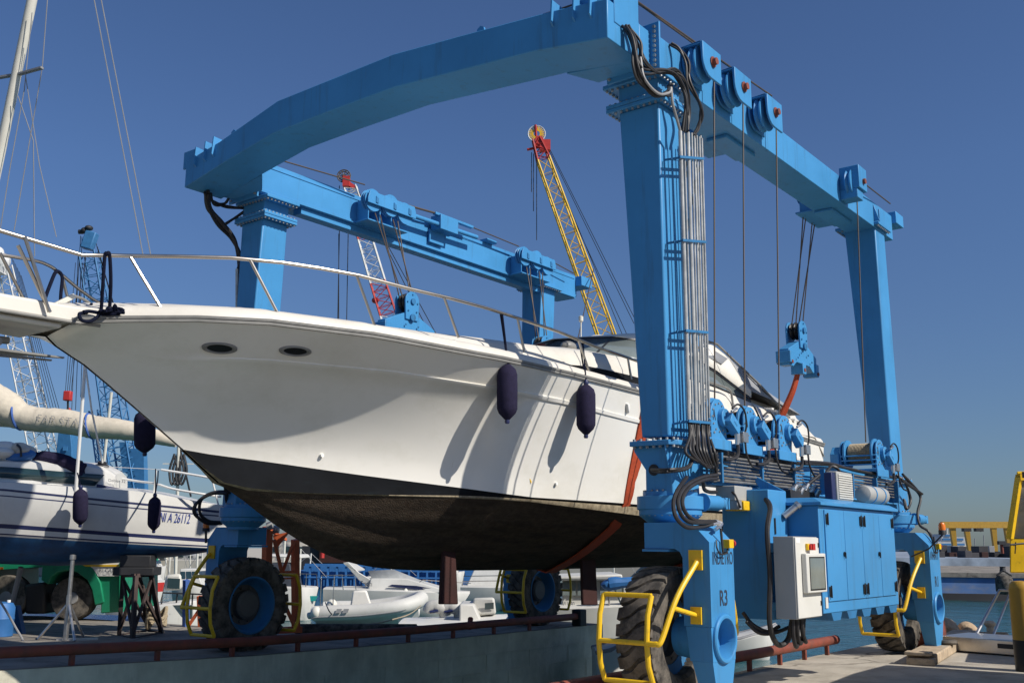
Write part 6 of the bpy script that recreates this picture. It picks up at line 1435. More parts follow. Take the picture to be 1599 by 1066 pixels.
# white crane at the left
wc = thing('lattice_crane', at(100, 97, 0), 'white lattice crane at the far left beyond the yacht bow', 'crane', 'cranes on the far quay')
m = MB(); lattice(m, qc(100, 850, 96), qc(3, 415, 96), 2.1, 1.3, 22, .04, .08); m.build('boom', 'crane_white', wc)
m = MB(); m.ell(qc(5, 408, 96), .7, .5, .8); m.ell(qc(-2, 395, 96), .5, .4, .6); m.obox(qc(-4, 415, 96), rt2, hd2, (0, 0, 1), .8, .5, .8); m.each('boom_head', 'crane_white', wc)
m = MB()
for k in range(6): m.tube([qc(18+3*k, 400+6*k, 96), qc(70+6*k, 640+5*k, 96)], .025, 4)
m.each('pendant_rope', 'dark', wc)
crane_body(104, 97, 'crane_white', wc)
# blue crane
bc = thing('lattice_crane', at(190, 96, 0), 'tall blue lattice crane rising behind the yacht bow rail', 'crane', 'cranes on the far quay')
m = MB(); lattice(m, qc(212, 850), qc(139, 392), 2.1, 1.4, 24, .05, .10); m.build('boom', 'crane_blue', bc)
m = MB(); m.obox(qc(140, 376), rt2+V(0, 0, -.25), hd2, (.25*rt2.x, .25*rt2.y, 1), .52, .45, .85); hh_ = m.build('boom_head', 'crane_blue', bc, bevel=.1)
m = MB(); m.cyl(qc(123, 362), qc(130, 362), .22, 10); m.ell(qc(132, 360), .35, .3, .3); m.ell(qc(139, 356), .4, .3, .25); m.each('lamp', 'dark', hh_)
m = MB()
for a, b in (((126, 368), (118, 500)), ((128, 370), (124, 500)), ((152, 385), (185, 500)), ((154, 390), (200, 560)), ((150, 380), (178, 480)), ((122, 400), (112, 640)), ((127, 400), (118, 640)), ((133, 400), (126, 620))): m.tube([qc(*a), qc(*b)], .03, 4)
m.each('pendant_rope', 'dark', bc)
m = MB(); m.prism([qc(198, 700), qc(224, 700), qc(226, 770), qc(200, 770)], hd2*1.0); m.prism([qc(186, 690), qc(197, 690), qc(199, 740), qc(191, 735)], hd2*.6); m.each('mast_plate', 'crane_blue', bc)
m = MB(); lattice(m, qc(180, 850), qc(148, 640), 1.0, .8, 12, .045, .08); m.build('jib', 'crane_blue', bc)
crane_body(200, 97, 'crane_blue', bc, 5)
# red hook block on its ropes
hk = thing('crane_hook', qc(107, 625, 94), 'red crane hook block hanging above the grey boom cover', 'crane hook')
m = MB(); m.obox(qc(106, 618, 94), rt2, hd2, (0, 0, 1), .34, .3, .45); m.build('block', 'red', hk, bevel=.08)
m = MB(); m.prism([qc(104, 636, 94), qc(108, 636, 94), qc(113, 652, 94), qc(100, 652, 94)], hd2*.3); m.build('hook', 'red', hk, bevel=.05)
m = MB(); m.tube([qc(106, 626, 94), qc(106, 638, 94)], .1, 6); m.build('shank', 'dark', hk)
m = MB()
for k, x in enumerate((118, 124, 129, 132)): m.tube([qc(x, 410, 94), qc(102+3*k, 612, 94)], .025, 4)
m.each('hoist_rope', 'dark', hk)
tw = thing('crane_tower', at(99, 93, 0), 'square bright blue crane tower seen under the grey boom cover', 'crane tower')
m = MB(); m.prism([qc(85, 855, 93), qc(115, 855, 93), qc(112, 700, 93), qc(109, 665, 93), qc(92, 665, 93), qc(88, 700, 93)], hd2*1.6); m.build('column', 'crane_blue', tw, bevel=.05)
m = MB(); m.obox(qc(102, 700, 92.9), rt2, hd2, (0, 0, 1), .2, .05, .2); m.build('plate', 'crane_blue', tw)
# ---- buildings on the far quay
def building(px0, px1, ytop, D, mt, label, win=0, roof=None):
    a, b = at(px0, D, 0), at(px1, D, 0); top_ = P((px0+px1)/2, ytop, D=D).z
    o = thing('quay_building', (a+b)/2, label, 'building', 'buildings on the far quay')
    MB().prism([a, b, b+hd2*8, a+hd2*8], (0, 0, top_)).build('wall', mt, o)
    u = (b-a)
    for k in range(win):
        c = a+u*((k+.5)/win)+V(0, 0, top_*.6)-hd2*.04; MB().obox(c, u, hd2, (0, 0, 1), u.length/win*.25, .05, top_*.16).build('window', 'glass', o)
    if roof: MB().prism([a+V(0, 0, top_), b+V(0, 0, top_), (a+b)/2+V(0, 0, top_+1.6)], hd2*8).build('roof', roof, o)
    return o
building(422, 478, 846, 104, 'far_wall', 'pale building with a grey gable seen under the yacht bow', 3, 'mid_grey')
building(478, 500, 852, 106, 'far_white', 'low white building beside the gabled one', 2)
building(190, 262, 862, 106, 'far_wall', 'long cream building low behind the trestle', 6)
building(262, 335, 866, 108, 'far_white', 'flat white building low behind the wheel guard', 5)
building(-160, 30, 850, 110, 'far_wall', 'cream building at the left behind the lorry', 6, 'rust_red')
building(640, 800, 868, 112, 'far_white', 'long white shed behind the blue barge', 7)
building(860, 1000, 866, 112, 'far_wall', 'grey white shed low behind the white fishing boat', 6)
# ---- boats
def boat(kind, label, px0, px1, D, ytop_s, ytop_b, yw, beam, mt, group='boats moored in the basin', bow='right', bottom=None, sheer_mt=None):
    """hull between two photo columns at about one depth, bow at one end; returns (root, function giving points on the centre line)"""
    if bow == 'left': px0, px1 = px1, px0; 
    s0, s1 = at(px0, D), at(px1, D)
    zs0, zs1 = P(px0, ytop_s, D=D).z, P(px1, ytop_b, D=D).z
    u = (s1-s0); L_ = u.length; d = u.normalized(); nrm = V(-d.y, d.x, 0)
    o = thing(kind, (s0+s1)/2, label, 'boat', group)
    rows_ = []; rows2 = []
    for t, wd in ((0, .86), (.15, .95), (.35, 1), (.55, .98), (.7, .86), (.82, .64), (.92, .34), (1, .03)):
        c = s0+u*t; zz = lerp(zs0, zs1, t**1.6); w_ = beam/2*wd; rake = d*(-.12*L_*max(0, t-.8)/.2)
        rows_.append([c+rake*1.3+V(0, 0, -.35), c+rake+nrm*w_*.72+V(0, 0, .02), c+rake*.4+nrm*w_*.93+V(0, 0, lerp(0, zz-WZ, .55)), c+nrm*w_+V(0, 0, zz-WZ), c+nrm*w_*.9+V(0, 0, zz-WZ+.05), c+V(0, 0, zz-WZ+.10), c-nrm*w_*.9+V(0, 0, zz-WZ+.05), c-nrm*w_+V(0, 0, zz-WZ), c+rake*.4-nrm*w_*.93+V(0, 0, lerp(0, zz-WZ, .55)), c+rake-nrm*w_*.72+V(0, 0, .02)])
    m = MB(); m.grid(rows_, closed=True); m.add(rows_[0], [tuple(range(10))]); m.build('hull', mt, o, ang=45)
    if sheer_mt:
        for sg in (1, -1):
            k = [3, 2] if sg == 1 else [7, 8]; a_ = [r[k[0]]+nrm*sg*.01 for r in rows_]; b_ = [r[k[0]].lerp(r[k[1]], .75)+nrm*sg*.012 for r in rows_]
            MB().grid([a_, b_]).build('hull_band', sheer_mt, o)
    def pt(t, w_=0, z=0): return s0+u*t+nrm*w_+V(0, 0, lerp(zs0, zs1, max(0, t)**1.6)-WZ+z)
    return o, pt, d, nrm, L_
def loft(m, secs):
    """secs: list of rings"""
    m.grid(secs, closed=True); m.add(secs[0], [tuple(range(len(secs[0])))]); m.add(secs[-1], [tuple(range(len(secs[-1])))]); return m
def house(o, pt, name, t0, t1, w, h, mt, rake0=.0, rake1=.06, z0=.0, win=None, winh=(.45, .85)):
    b_ = [pt(t0, -w, z0), pt(t1, -w*.9, z0), pt(t1, w*.9, z0), pt(t0, w, z0)]
    zt = pt((t0+t1)/2, 0, z0).z+h
    tp_ = [V(*p[:2], zt) for p in (pt(t0+rake0, -w*.92), pt(t1-rake1, -w*.8), pt(t1-rake1, w*.8), pt(t0+rake0, w*.92))]
    k = MB().hexa(b_, tp_).build(name, mt, o, bevel=.05)
    if win:
        for (i, j) in ((0, 1), (1, 2), (2, 3), (3, 0)):
            q_ = [b_[i].lerp(tp_[i], winh[0]), b_[j].lerp(tp_[j], winh[0]), b_[j].lerp(tp_[j], winh[1]), b_[i].lerp(tp_[i], winh[1])]
            c = sum(q_, V(0, 0, 0))/4; nrm_ = (q_[1]-q_[0]).cross(q_[3]-q_[0]).normalized(); cc = sum(b_+tp_, V(0, 0, 0))/8
            if nrm_.dot(c-cc) < 0: nrm_ = -nrm_
            nw = win if i in (0, 2) else 1
            for s in range(nw):
                a0, a1 = (s+.08)/nw, (s+.92)/nw
                r_ = [q_[0].lerp(q_[1], a0), q_[0].lerp(q_[1], a1), q_[3].lerp(q_[2], a1), q_[3].lerp(q_[2], a0)]
                MB().prism([p+nrm_*.012 for p in r_], nrm_*.012).build('window', 'glass', k)
    return k
def rails(o, pts_, r=.02, name='guard_rail', mt='stainless'):
    m = MB()
    for p in pts_: m.tube(p, r, 5)
    return m.each(name, mt, o)
# inflatable
D = 37
rb = thing('inflatable_boat', at(570, D), 'grey white inflatable with a white covered console and two dark panels on its tube', 'boat', 'boats moored in the basin')
qd = lambda x, y, dd=0: P(x, y, D=D+dd)
tubeN = sp([qd(482, 961, -.9), qd(500, 957, -1), qd(560, 955, -1), qd(620, 948, -.9), qd(648, 940, -.5), qd(658, 934, 0)], 5); tubeF = sp([qd(486, 951, .9), qd(520, 949, 1), qd(570, 948, 1), qd(625, 941, .9), qd(650, 935, .5), qd(658, 934, 0)], 5)
rr = [.12]*3+[.26]*3+[.27]*(len(tubeN)-6)
MB().tube(tubeN, rr, 14).build('tube', 'far_white', rb); MB().tube(tubeF, rr, 14).build('tube', 'far_white', rb)
m = MB(); a0 = [qd(490, 962, -.8), qd(560, 962, -.8), qd(620, 958, -.7), qd(652, 942, 0)]; m.grid([a0, [p+V(0, 0, -.0)+hd2*.8+V(0, 0, -.5) for p in a0], [p+hd2*1.5 for p in a0]]); m.build('hull', 'white_boat', rb)
m = MB(); bq = [qd(546, 950, -.5), qd(581, 947, -.5), qd(581, 947, .5), qd(546, 950, .5)]; tq = [qd(551, 922, -.35), qd(572, 921, -.35), qd(573, 921, .35), qd(552, 922, .35)]; m.hexa(bq, tq); m.build('console_cover', 'canvas_white', rb, bevel=.06)
for x in (526, 537): MB().prism([qd(x, 950, -1.29), qd(x+8, 950, -1.29), qd(x+6, 956, -1.33), qd(x-3, 957, -1.33)], hd2*.02).build('dark_panel', 'mid_grey', rb)
m = MB(); m.tube([p+V(0, 0, -.12)-hd2*.25 for p in tubeN[3:]], .03, 6); m.build('rub_strake', 'mid_grey', rb)
for x, y in ((494, 956), (518, 944)): m = MB(); m.ell(qd(x, y, -1.1 if x < 500 else .2), .20, .20, .22); m.build('ball_fender', 'fender_white', rb)
m = MB(); 
for x in (500, 520): m.tube([qd(x, 945), qd(x+2, 898), qd(x+34, 897), qd(x+36, 920)], .02, 5)
m.each('frame', 'steel', rb)
# white cruiser with swept arch
cr, pt, d_, n_, L_ = boat('cabin_cruiser', 'white sports cruiser with a swept arch and long dark side window behind the inflatable', 516, 735, 46, 917, 925, 940, 3.2, 'far_white')
house(cr, pt, 'coachroof', .30, .92, 1.25, .55, 'far_white', .02, .35, .0)
m = MB(); q = lambda x, y, dd=0: P(x, y, D=46+dd)
for dd in (-1.3, 1.3):
    m.prism([q(536, 878, dd), q(544, 877, dd), q(560, 893, dd), q(585, 908, dd), q(600, 914, dd), q(575, 916, dd), q(560, 905, dd)], hd2*.12)
m.each('radar_arch', 'far_white', cr, bevel=.03)
m = MB(); m.prism([q(536, 878, -1.3), q(556, 890, -1.3), q(556, 892, -1.3), q(538, 881, -1.3)], hd2*2.7); m.build('arch_top', 'far_white', cr)
m = MB(); m.grid([[q(575, 891, -.9), q(615, 889, -.3), q(615, 889, .3), q(575, 891, .9)], [q(583, 907, -1.2), q(662, 908, -.4), q(662, 908, .4), q(583, 907, 1.2)]]); m.build('windscreen', 'plexi', cr, thick=.03)
m = MB(); m.prism([q(605, 915, -1.62), q(612, 912, -1.62), q(650, 914, -1.55), q(684, 920, -1.4), q(650, 920, -1.55)], hd2*.05); m.build('side_window', 'navy', cr)
a = q(564, 916, -1.5); text('Cranchi', q(563, 915, -1.62), rt2, (0, 0, 1), .25, 'text_dark', cr, width=.5)
rails(cr, [[q(640, 918, -1.4), q(660, 905, -1.2), q(735, 910, 0)], [q(690, 920, -1.2), q(692, 906, -1.1)]])
m = MB(); m.lathe([(.02, 0), (.16, .1), (.18, .3), (.16, .55), (.03, .7)], q(633, 944, -1.8), (0, 0, 1), 12); m.build('fender', 'fender_white', cr)
# boat with dark canopy and teal stripe at left
lb, pt, d_, n_, L_ = boat('motor_boat', 'small white boat with a dark canopy and teal waterline behind the orange cradle', 420, 500, 44, 914, 918, 936, 2.6, 'far_white', sheer_mt=None)
house(lb, pt, 'wheelhouse', .1, .62, 1.0, 1.0, 'canvas_dark', .0, .12); m = MB(); s0, s1 = at(424, 42.7), at(496, 43.2); m.box(0, .01, 0, .01, WZ-.4, WZ-.39) if False else None
m.prism([P(424, 929, D=42.6), P(496, 930, D=43.2), P(492, 938, D=43.2), P(424, 938, D=42.6)], hd2*.1); m.build('boot_stripe', 'teal', lb)
rails(lb, [[pt(.6, -1.0, 0), pt(.65, -.9, .6), pt(.95, 0, .6), pt(1, 0, 0)], [pt(.8, -.5, 0), pt(.8, -.5, .6)]])
house(lb, pt, 'hard_top', .0, .75, 1.05, .12, 'far_white', 0, .05, 1.25)
# blue barge
bg_, pt, d_, n_, L_ = boat('work_barge', 'long bright blue steel barge moored across the basin', 480, 800, 78, 890, 890, 915, 8, 'barge_blue', bow='right')
m = MB()
for k in range(18): p = at(486+k*14, 73.8); m.obox(V(p.x, p.y, -.62), rt2, hd2, (0, 0, 1), .06, .14, .75)
m.each('hull_rib', 'barge_blue', bg_)
m = MB(); a, b = at(476, 74.2), at(748, 74.2); m.prism([a+V(0, 0, -.2), b+V(0, 0, -.2), b+V(0, 0, 1.62), a+V(0, 0, 1.62)], hd2*1.2); m.build('side_plate', 'barge_blue', bg_)
m = MB(); a, b = at(478, 73.7), at(740, 73.7); a.z = b.z = .18; m.bar(a, b, .25, .2); m.bar(a+V(0, 0, -.85), b+V(0, 0, -.85), .12, .1); m.each('gunwale', 'barge_blue', bg_)
# dark red ship behind
ds = thing('coaster', at(540, 90), 'dark red and black ship hull behind the blue barge', 'ship')
m = MB(); a, b = at(472, 88), at(640, 88); m.prism([a+V(0, 0, 0), b, b+hd2*6, a+hd2*6], (0, 0, 3.0)); m.build('hull', 'dark', ds); m = MB(); m.prism([at(498, 87.9)+V(0, 0, 1.6), at(560, 87.9)+V(0, 0, 1.6), at(560, 87.9)+V(0, 0, 4.2), at(520, 87.9)+V(0, 0, 4.6), at(498, 87.9)+V(0, 0, 3.5)], hd2*5); m.build('deckhouse', 'rudder_red', ds); m = MB(); p = at(504, 87.5); m.cyl(p+V(0, 0, 2), p+V(0, 0, 5), .18, 8); m.build('post', 'red', ds)
# motor boat with twin outboards in front
ob, pt, d_, n_, L_ = boat('motor_boat', 'white and navy open boat with two outboards behind the slip wall', 632, 830, 27, 969, 960, 990, 2.5, 'white_boat', sheer_mt='navy_hull')
q = lambda x, y, dd=0: P(x, y, D=27+dd)
for x in (678, 701):
    m = MB(); m.tube(sp([q(x-9, 956, -.3), q(x-6, 948, -.3), q(x+4, 946, -.3), q(x+14, 950, -.3), q(x+17, 960, -.3)], 4), [.10]+[.17]*7+[.19]*5+[.16]*4, 12); ob_ = m.build('outboard', 'far_white', ob); m = MB(); m.tube([q(x-7, 955, -.48), q(x+6, 953, -.50)], .04, 6); m.build('decal', 'navy', ob_)
m = MB(); m.hexa([q(735, 962, -.7), q(775, 958, -.7), q(775, 958, .7), q(735, 962, .7)], [q(739, 933, -.6), q(772, 932, -.6), q(772, 932, .6), q(739, 933, .6)]); cs_ = m.build('console', 'far_white', ob, bevel=.06); MB().prism([q(757, 941, -.74), q(771, 940, -.74), q(771, 950, -.72), q(757, 951, -.72)], hd2*.02).build('window', 'glass', cs_)
house(ob, pt, 'engine_box', .45, .62, .9, .45, 'far_white')
# grey motor yacht further right
gy, pt, d_, n_, L_ = boat('motor_yacht', 'grey white motor yacht with a sloping aft cabin behind the far rear wheel', 722, 860, 52, 914, 916, 936, 3.4, 'far_white')
q = lambda x, y, dd=0: P(x, y, D=52+dd); m = MB(); m.hexa([q(728, 915, -1.2), q(800, 915, -1.2), q(800, 915, 1.2), q(728, 915, 1.2)], [q(742, 885, -.9), q(800, 885, -.9), q(800, 885, .9), q(742, 885, .9)]); m.build('aft_cabin', 'white_boat', gy, bevel=.05)
rails(gy, [[q(722, 914, -1.5), q(724, 899, -1.5), q(800, 898, -1.5)], [q(722, 907, -1.5), q(800, 906, -1.5)]])
# white fishing boat with wheelhouse
fb, pt, d_, n_, L_ = boat('fishing_boat', 'white wooden fishing boat with a wheelhouse and furled blue awning', 852, 1090, 24.5, 944, 930, 1003, 2.9, 'white_boat')
q = lambda x, y, dd=0: P(x, y, D=24.5+dd)
m = MB(); m.hexa([q(876, 972, -1.2), q(985, 972, -1.2), q(985, 972, 1), q(876, 972, 1)], [q(878, 905, -1.0), q(982, 905, -1.0), q(982, 905, .9), q(878, 905, .9)]); wh = m.build('wheelhouse', 'far_white', fb, bevel=.04)
for x0, x1 in ((878, 889), (892, 899), (902, 916), (937, 950), (953, 975)): MB().prism([q(x0, 907, -1.06), q(x1, 907, -1.06), q(x1, 929, -1.15), q(x0, 929, -1.15)], hd2*.04).build('window', 'glass_pale', wh)
m = MB(); m.prism([q(870, 906, -1.25), q(972, 905, -1.25), q(972, 896, -1.25), q(872, 900, -1.25)], hd2*2.5); m.build('roof', 'far_white', fb, bevel=.04)
fr_ = MB().prism([q(899, 950, -1.25), q(915, 950, -1.25), q(915, 968, -1.27), q(899, 968, -1.27)], hd2*.06).build('hatch_frame', 'white', fb, bevel=.01); MB().prism([q(902, 954, -1.27), q(912, 954, -1.27), q(912, 964, -1.29), q(902, 964, -1.29)], hd2*.02).build('pane', 'glass', fr_)
text('VI 1980', q(878, 946, -1.24), rt2, (0, 0, 1), .10, 'text_dark', fb, width=.28)
m = MB(); m.prism([q(925, 976, -1.4), q(1030, 974, -1.4), q(1030, 1000, -1.2), q(928, 1002, -1.2)], hd2*.2); m.build('lower_hull', 'navy_hull', fb)
m = MB(); m.tube(sp([q(945, 907, -1.6), q(949, 912, -1.6), q(962, 910, -1.6), q(1010, 907, -1.6)], 4), [.10]+[.13]*4+[.15]*4+[.12]*4, 10); m.build('furled_awning', 'barge_blue', fb)
rails(fb, [[q(960, 920, -1.6), q(984, 975, -1.5)], [q(950, 915, -1.6), q(953, 990, -1.5)], [q(972, 915, -1.6), q(974, 960, -1.5)]], .02)
# dinghies low in the slip mouth
for lab, x0, x1, y, D_, mt in (('small pale skiff low in the slip mouth behind the yellow guard', 926, 985, 1020, 20.5, 'white_boat'), ('white dinghy bow showing between the blue leg and the tank', 1110, 1206, 1003, 30, 'far_white')):
    yb_ = y-18; o, pt, d_, n_, L_ = boat('dinghy', lab, x0, x1, D_, y-6, yb_-10, y+10, 1.3, mt); m = MB(); m.tube([pt(t, .6*w_, .03) for t, w_ in ((0, .86), (.35, 1), (.7, .86), (.92, .34), (1, 0))]+[pt(t, -.6*w_, .03) for t, w_ in ((.92, .34), (.7, .86), (.35, 1), (0, .86))], .05, 8); m.build('gunwale', 'mid_grey', o)
    MB().obox(pt(.45, 0, -.05), n_, d_, (0, 0, 1), .5, .12, .03).build('thwart', 'wood', o)
# left basin boats seen under the sloop
mb2, pt, d_, n_, L_ = boat('motor_boat', 'pale motor boat with a wheelhouse window behind the rusty trestle', 198, 330, 32, 946, 936, 975, 3, 'far_white')
q = lambda x, y, dd=0: P(x, y, D=32+dd); m = MB(); m.hexa([q(256, 922, -.9), q(284, 920, -.9), q(284, 920, .9), q(256, 922, .9)], [q(259, 897, -.8), q(283, 895, -.8), q(283, 895, .8), q(259, 897, .8)]); wh = m.build('wheelhouse', 'cream', mb2, bevel=.08); MB().prism([q(262, 902, -.86), q(281, 903, -.86), q(280, 919, -.93), q(261, 918, -.93)], hd2*.03).build('window', 'glass', wh)
m = MB(); m.prism([q(196, 945, -1.56), q(300, 944, -1.5), q(300, 966, -1.2), q(200, 968, -1.2)], hd2*.1); m.build('hull_band', 'grey_box', mb2)
m = MB(); m.prism([q(x, y, -1.6) for x, y in ((236, 957), (244, 960), (252, 958), (258, 953), (262, 957), (266, 958), (258, 956), (252, 961), (244, 963))], hd2*.05); m.build('painted_dolphin', 'text_dark', mb2)
rails(mb2, [[q(252, 944, -1.4), q(254, 925, -1.4), q(330, 928, -1.2)], [q(275, 944, -1.3), q(277, 926, -1.3)], [q(300, 944, -1.2), q(301, 927, -1.2)]], .025, mt='dark')
hb3, pt, d_, n_, L_ = boat('cabin_cruiser', 'white cruiser with a red band further back behind the trestle', 200, 262, 50, 908, 908, 925, 3, 'far_white', sheer_mt='red'); house(hb3, pt, 'coachroof', .2, .8, 1.1, .7, 'far_white', 0, .25, 0, 2)
for k, (x0, x1, yt, D_, c_) in enumerate(((285, 340, 904, 55, 'with a raked cabin beyond the wheel guard'), (330, 390, 900, 62, 'half hidden by the front wheel'), (790, 850, 905, 66, 'half hidden behind the far rear wheel'), (120, 200, 900, 58, 'mostly hidden by the lorry'))):
    o, pt, d_, n_, L_ = boat('cabin_cruiser', 'white cruiser '+c_, x0, x1, D_, yt+10, yt+8, yt+26, 3, 'far_white'); house(o, pt, 'coachroof', .15, .8, 1.1, .9, 'far_white', 0, .22, 0, 3)
# bare masts over the basin
for k, (x, yt, D_, lab) in enumerate(((181, 610, 70, 'pale mast with a crosstree behind the sloop cabin'), (279, 690, 60, 'white mast with coiled ropes behind the sloop pulpit'), (311, 822, 66, 'short white mast low behind the left wheel guard'), (445, 838, 64, 'thin white mast by the gabled building'), (795, 870, 60, 'thin steel mast left of the far rear wheel'))):
    b_ = at(x-8 if x == 181 else x, D_); t_ = P(x-1 if x == 311 else (x if x != 181 else 173.5), yt if x != 181 else 612, D=D_)
    if x == 181: t_ = P(174, 612, D=D_); b_ = P(149, 830, D=D_); b_.z = WZ
    o = thing('mast', b_, lab, 'mast', 'masts over the basin'); MB().tube([b_, t_], .10 if k < 2 else .07, 8).build('spar', 'cream', o)
    hgt = t_.z-b_.z
    if k < 2: c = b_.lerp(t_, .8 if k == 0 else .86); MB().bar(c-rt2*.9, c+rt2*.9, .06).build('crosstree', 'cream', o)
    if k == 1:
        m = MB(); rnd = random.Random(6)
        for s in range(4): c = P(270+s*5, 735, D=D_-.2); m.tube(sp([c+V(0, 0, 1.0), c+rt2*.25+V(0, 0, 0), c+V(0, 0, -.8), c-rt2*.2, c+V(0, 0, .9)], 5), .07, 6)
        m.each('rope_hank', 'dark', o)
        MB().tube([P(281, 700, D=D_), P(298, 775, D=D_)], .06, 5).build('stay', 'dark', o)
rnd = random.Random(31)
for k in range(16):
    x = [204, 216, 228, 262, 268, 300, 318, 326, 470, 484, 612, 640, 668, 742, 760, 958][k]; D_ = rnd.uniform(62, 92); o = thing('mast', at(x, D_), 'thin pale mast with stays standing among the moored boats', 'mast', 'thin masts among the moored boats')
    t_ = P(x+rnd.uniform(-1, 2), rnd.uniform(780, 845) if x < 330 else rnd.uniform(840, 868), D=D_); b_ = at(x, D_); MB().tube([b_, t_], .06, 6).build('spar', 'cream', o); m = MB()
    for dx in (-1.6, 1.8): m.tube([t_, b_+rt2*dx+V(0, 0, 1)], .018, 4)
    m.each('stay', 'mid_grey', o)
# low clutter of small craft in the marina
for k, (x0, x1, yw, D_, lab) in enumerate(((560, 606, 930, 56, 'small white runabout just above the inflatable'), (690, 726, 908, 70, 'small white boat half behind the rudder'), (838, 872, 922, 50, 'small white launch right of the far rear wheel'), (330, 372, 930, 52, 'small white launch behind the left front tyre'), (226, 262, 900, 66, 'tiny pale boat beneath the sloop keel'))):
    o, pt, d_, n_, L_ = boat('launch', lab, x0, x1, D_, yw-13, yw-15, yw, 2.0, 'far_white', sheer_mt=['navy', None, 'red', 'navy', None][k]); house(o, pt, 'cuddy', .3, .75, .7, .6, 'far_white', .03, .2, 0, 2); rails(o, [[pt(.75, -.6, 0), pt(.8, -.5, .45), pt(1, 0, .5)]])
bu = thing('mooring_buoy', P(521, 972, Z=WZ), 'orange and white mooring buoy in front of the inflatable', 'buoy'); c = P(521, 974, Z=WZ); MB().lathe([(.001, -.2), (.22, -.15), (.28, 0), (.22, .14), (.1, .18)], c, (0, 0, 1), 18, cap=False).build('float', 'buoy_orange', bu); MB().lathe([(.10, .17), (.09, .25), (.04, .38), (.001, .4)], c, (0, 0, 1), 12).build('cap', 'fender_white', bu)
m = MB(); m.tube(sp([c+V(0, 0, .35), P(515, 955, D=33), P(508, 940, D=35)], 5), .02, 5); tag(m.build('mooring_line', 'dark'), 'dark mooring line from the orange buoy to the inflatable', 'rope')
m = MB(); m.tube(sp([P(565, 976, D=19.5), P(600, 970, D=22), P(640, 958, D=28), P(657, 945, D=34)], 5), .018, 5); tag(m.build('mooring_line', 'tan_rope'), 'thin tan mooring line running up to the inflatable bow', 'rope')
# ---- across the water at the right
a0, a1 = at(1180, 66), at(2300, 58)
bq = V(a0.x, a0.y, 0); fqr = [at(1100, 68, .15), at(2300, 58, .15), at(2500, 84, .15), at(1000, 96, .15)]
m = MB(); m.add(fqr+[p+V(0, 0, -5) for p in fqr], [(0, 1, 2, 3), (0, 1, 5, 4), (1, 2, 6, 5), (2, 3, 7, 6), (3, 0, 4, 7)]); tag(m.build('far_jetty', 'quay_blue', smooth=False), kind='structure')
m = MB(); u = (fqr[1]-fqr[0]); dj = u.normalized(); nj = V(dj.y, -dj.x, 0)
if nj.dot(V(CX, CY, 0)-fqr[0]) < 0: nj = -nj
m.add([fqr[0]+V(0, 0, .006), fqr[1]+V(0, 0, .006), fqr[2]+V(0, 0, .006), fqr[3]+V(0, 0, .006)], [(0, 1, 2, 3)]); c = (fqr[0]+fqr[1])/2; m.obox(c+V(0, 0, -.10)+nj*.06, dj, nj, (0, 0, 1), u.length/2, .08, .14); tag(m.build('jetty_coping', 'hard', smooth=False), kind='structure')
m = MB(); m.obox(c+V(0, 0, -1.45)+nj*.05, dj, nj, (0, 0, 1), u.length/2, .09, .22); tag(m.build('tide_line', 'far_dark', smooth=False), kind='structure')
tf = thing('tyre_fender', P(1563, 905, D=63), 'big dark fender slung on the blue jetty wall across the water', 'dock fender'); D_ = 62.0
c = P(1568, 910, D=D_); MB().lathe([(.001, -.58), (.36, -.55), (.50, -.35), (.50, .35), (.36, .55), (.001, .58)], c+V(0, 0, -.1), (0, 0, 1), 18).build('body', 'rubber', tf); MB().tube([c+V(-.4, .3, .45), P(1566, 890, D=D_), c+V(.45, -.35, .45)], .06, 6).build('chain', 'dark', tf); MB().lathe([(.2, 0), (.16, .3), (.2, .35)], P(1566, 893, D=63.5), (0, 0, 1), 12).build('bollard', 'dark', tf)
DF = 190
far = [at(1100, 150, .3), at(2400, 150, .3), at(2400, 600, .3), at(1100, 600, .3)]
m = MB(); m.add(far+[p+V(0, 0, -4) for p in far], [(0, 1, 2, 3), (0, 1, 5, 4)]); tag(m.build('harbour_quay', 'harbour', smooth=False), kind='structure')
qf = lambda x, y, D=DF: P(x, y, D=D)
gy_ = thing('gantry_crane', at(1530, DF, 0), 'yellow portal crane on tall tapered legs beyond the water', 'gantry crane')
def pbar(x0, y0, x1, y1, w, D0=DF, D1=None): return qf(x0, y0, D0), qf(x1, y1, D1 or D0), w
m = MB(); m.bar(qf(1468, 820), qf(1600, 820), 1.1, .95); m.bar(qf(1470, 818, DF+9), qf(1600, 818, DF+9), 1.1, .95); m.each('girder', 'yellow_far', gy_)
for x0, x1, dd in ((1487, 1492, 0), (1509, 1515, 9), (1551, 1555, 9), (1572, 1577, 0)):
    a, b = qf(x0, 824, DF+dd), qf(x1, 866, DF+dd); b.z = .3; d_ = rt2
    m = MB(); m.hexa([a-d_*.5-hd2*.4, a+d_*.5-hd2*.4, a+d_*.5+hd2*.4, a-d_*.5+hd2*.4], [b-d_*.28-hd2*.4, b+d_*.28-hd2*.4, b+d_*.28+hd2*.4, b-d_*.28+hd2*.4]); m.build('leg', 'yellow_far', gy_)
m = MB()
for x in (1509, 1528): m.obox(qf(x, 826, DF+4), rt2, hd2, (0, 0, 1), .7, .6, .4); m.bar(qf(x-3, 828, DF+4), qf(x-1, 824, DF+4), .3); m.bar(qf(x+4, 829, DF+4), qf(x, 824, DF+4), .3)
m.each('hoist_trolley', 'dark', gy_)
fy = thing('ferry', at(1480, 260), 'white ferry with blue window bands moored beyond the yellow portal crane', 'ferry')
qy = lambda x, y, dd=0: P(x, y, D=260+dd)
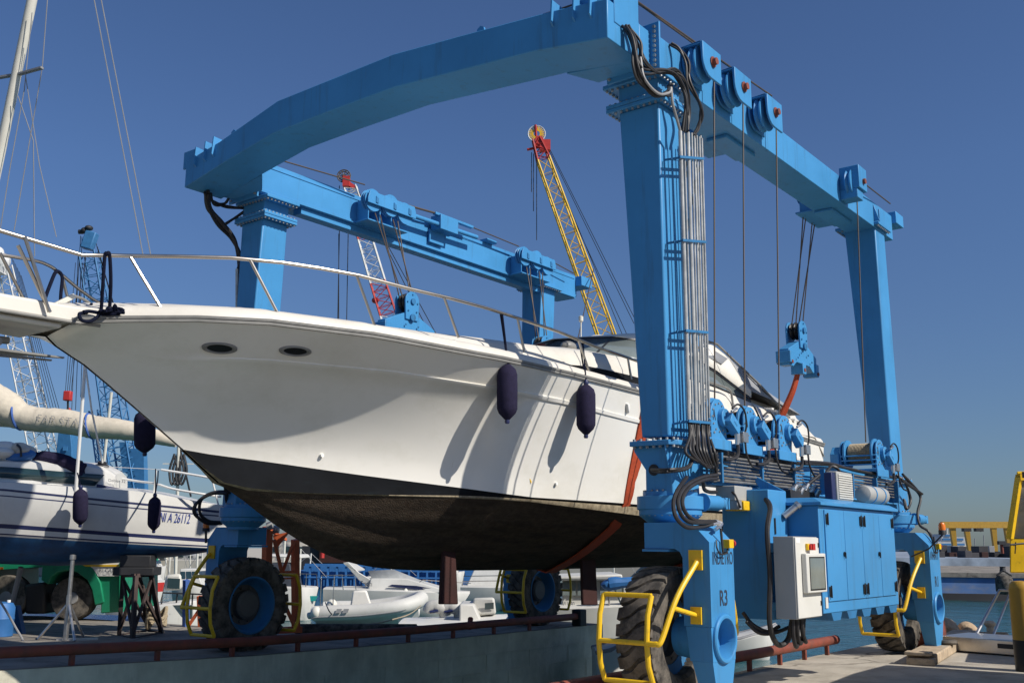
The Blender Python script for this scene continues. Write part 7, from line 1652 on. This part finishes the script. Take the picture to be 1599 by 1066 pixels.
m = MB(); m.prism([qy(1440, 856), qy(1455, 868), qy(1512, 868), qy(1516, 852), qy(1500, 854), qy(1464, 854)], hd2*10); m.build('hull', 'far_white', fy)
for i, (x0, x1, y0, y1) in enumerate(((1462, 1510, 854, 845), (1468, 1508, 845, 838), (1472, 1488, 838, 833))):
    m = MB(); m.prism([qy(x0, y0, 1), qy(x1, y0, 1), qy(x1-2, y1, 1), qy(x0+3, y1, 1)], hd2*8); dk_ = m.build('deckhouse', 'far_white', fy)
    MB().prism([qy(x0+4, (y0+y1)/2+1.5, .8), qy(x1-3, (y0+y1)/2+1.5, .8), qy(x1-4, (y0+y1)/2-1.5, .8), qy(x0+4, (y0+y1)/2-1.5, .8)], hd2*.3).build('window_band', 'crane_blue', dk_)
MB().tube([qy(1479, 834, 3), qy(1479, 825, 3)], .15, 5).build('mast', 'far_white', fy)
rnd = random.Random(12)
for k in range(16):
    x = 1462+k*9+rnd.uniform(-3, 3); w_ = rnd.uniform(8, 15); h_ = rnd.uniform(10, 19); D_ = rnd.uniform(160, 185)
    a, b = at(x, D_, .3), at(x+w_, D_, .3); zt = P(x, 877-h_, D=D_).z
    if zt < .8: zt = .8+h_*.12
    o = MB().prism([a, b, b+hd2*3, a+hd2*3], (0, 0, zt-.3)).build('container', ['far_dark', 'far_dark', 'rudder_red', 'mid_grey', 'far_dark', 'far_dark'][k % 6], bevel=.05)
    tag(o, ['dark', 'dark', 'rusty', 'grey', 'dark', 'dark'][k % 6]+' container in the row on the far harbour quay', 'container', 'containers along the far harbour quay')
for k, (x, yt, mt) in enumerate(((1564, 847, 'rust_red'), (1570, 850, 'rust_red'), (1536, 835, 'mid_grey'), (1522, 840, 'mid_grey'))):
    b_ = at(x, 175, .3); o = thing('quay_post', b_, ['rusty red', 'rusty red', 'thin grey', 'thin grey'][k]+' post among the far containers', 'post', 'posts on the far harbour quay '+('red' if k < 2 else 'grey')); MB().tube([b_, P(x, yt, D=175)], .3 if k < 2 else .08, 6).build('shaft', mt, o)
    if k < 2: MB().obox(P(x, yt, D=175), rt2, hd2, (0, 0, 1), .6, .4, .3).build('cap', 'dark', o)
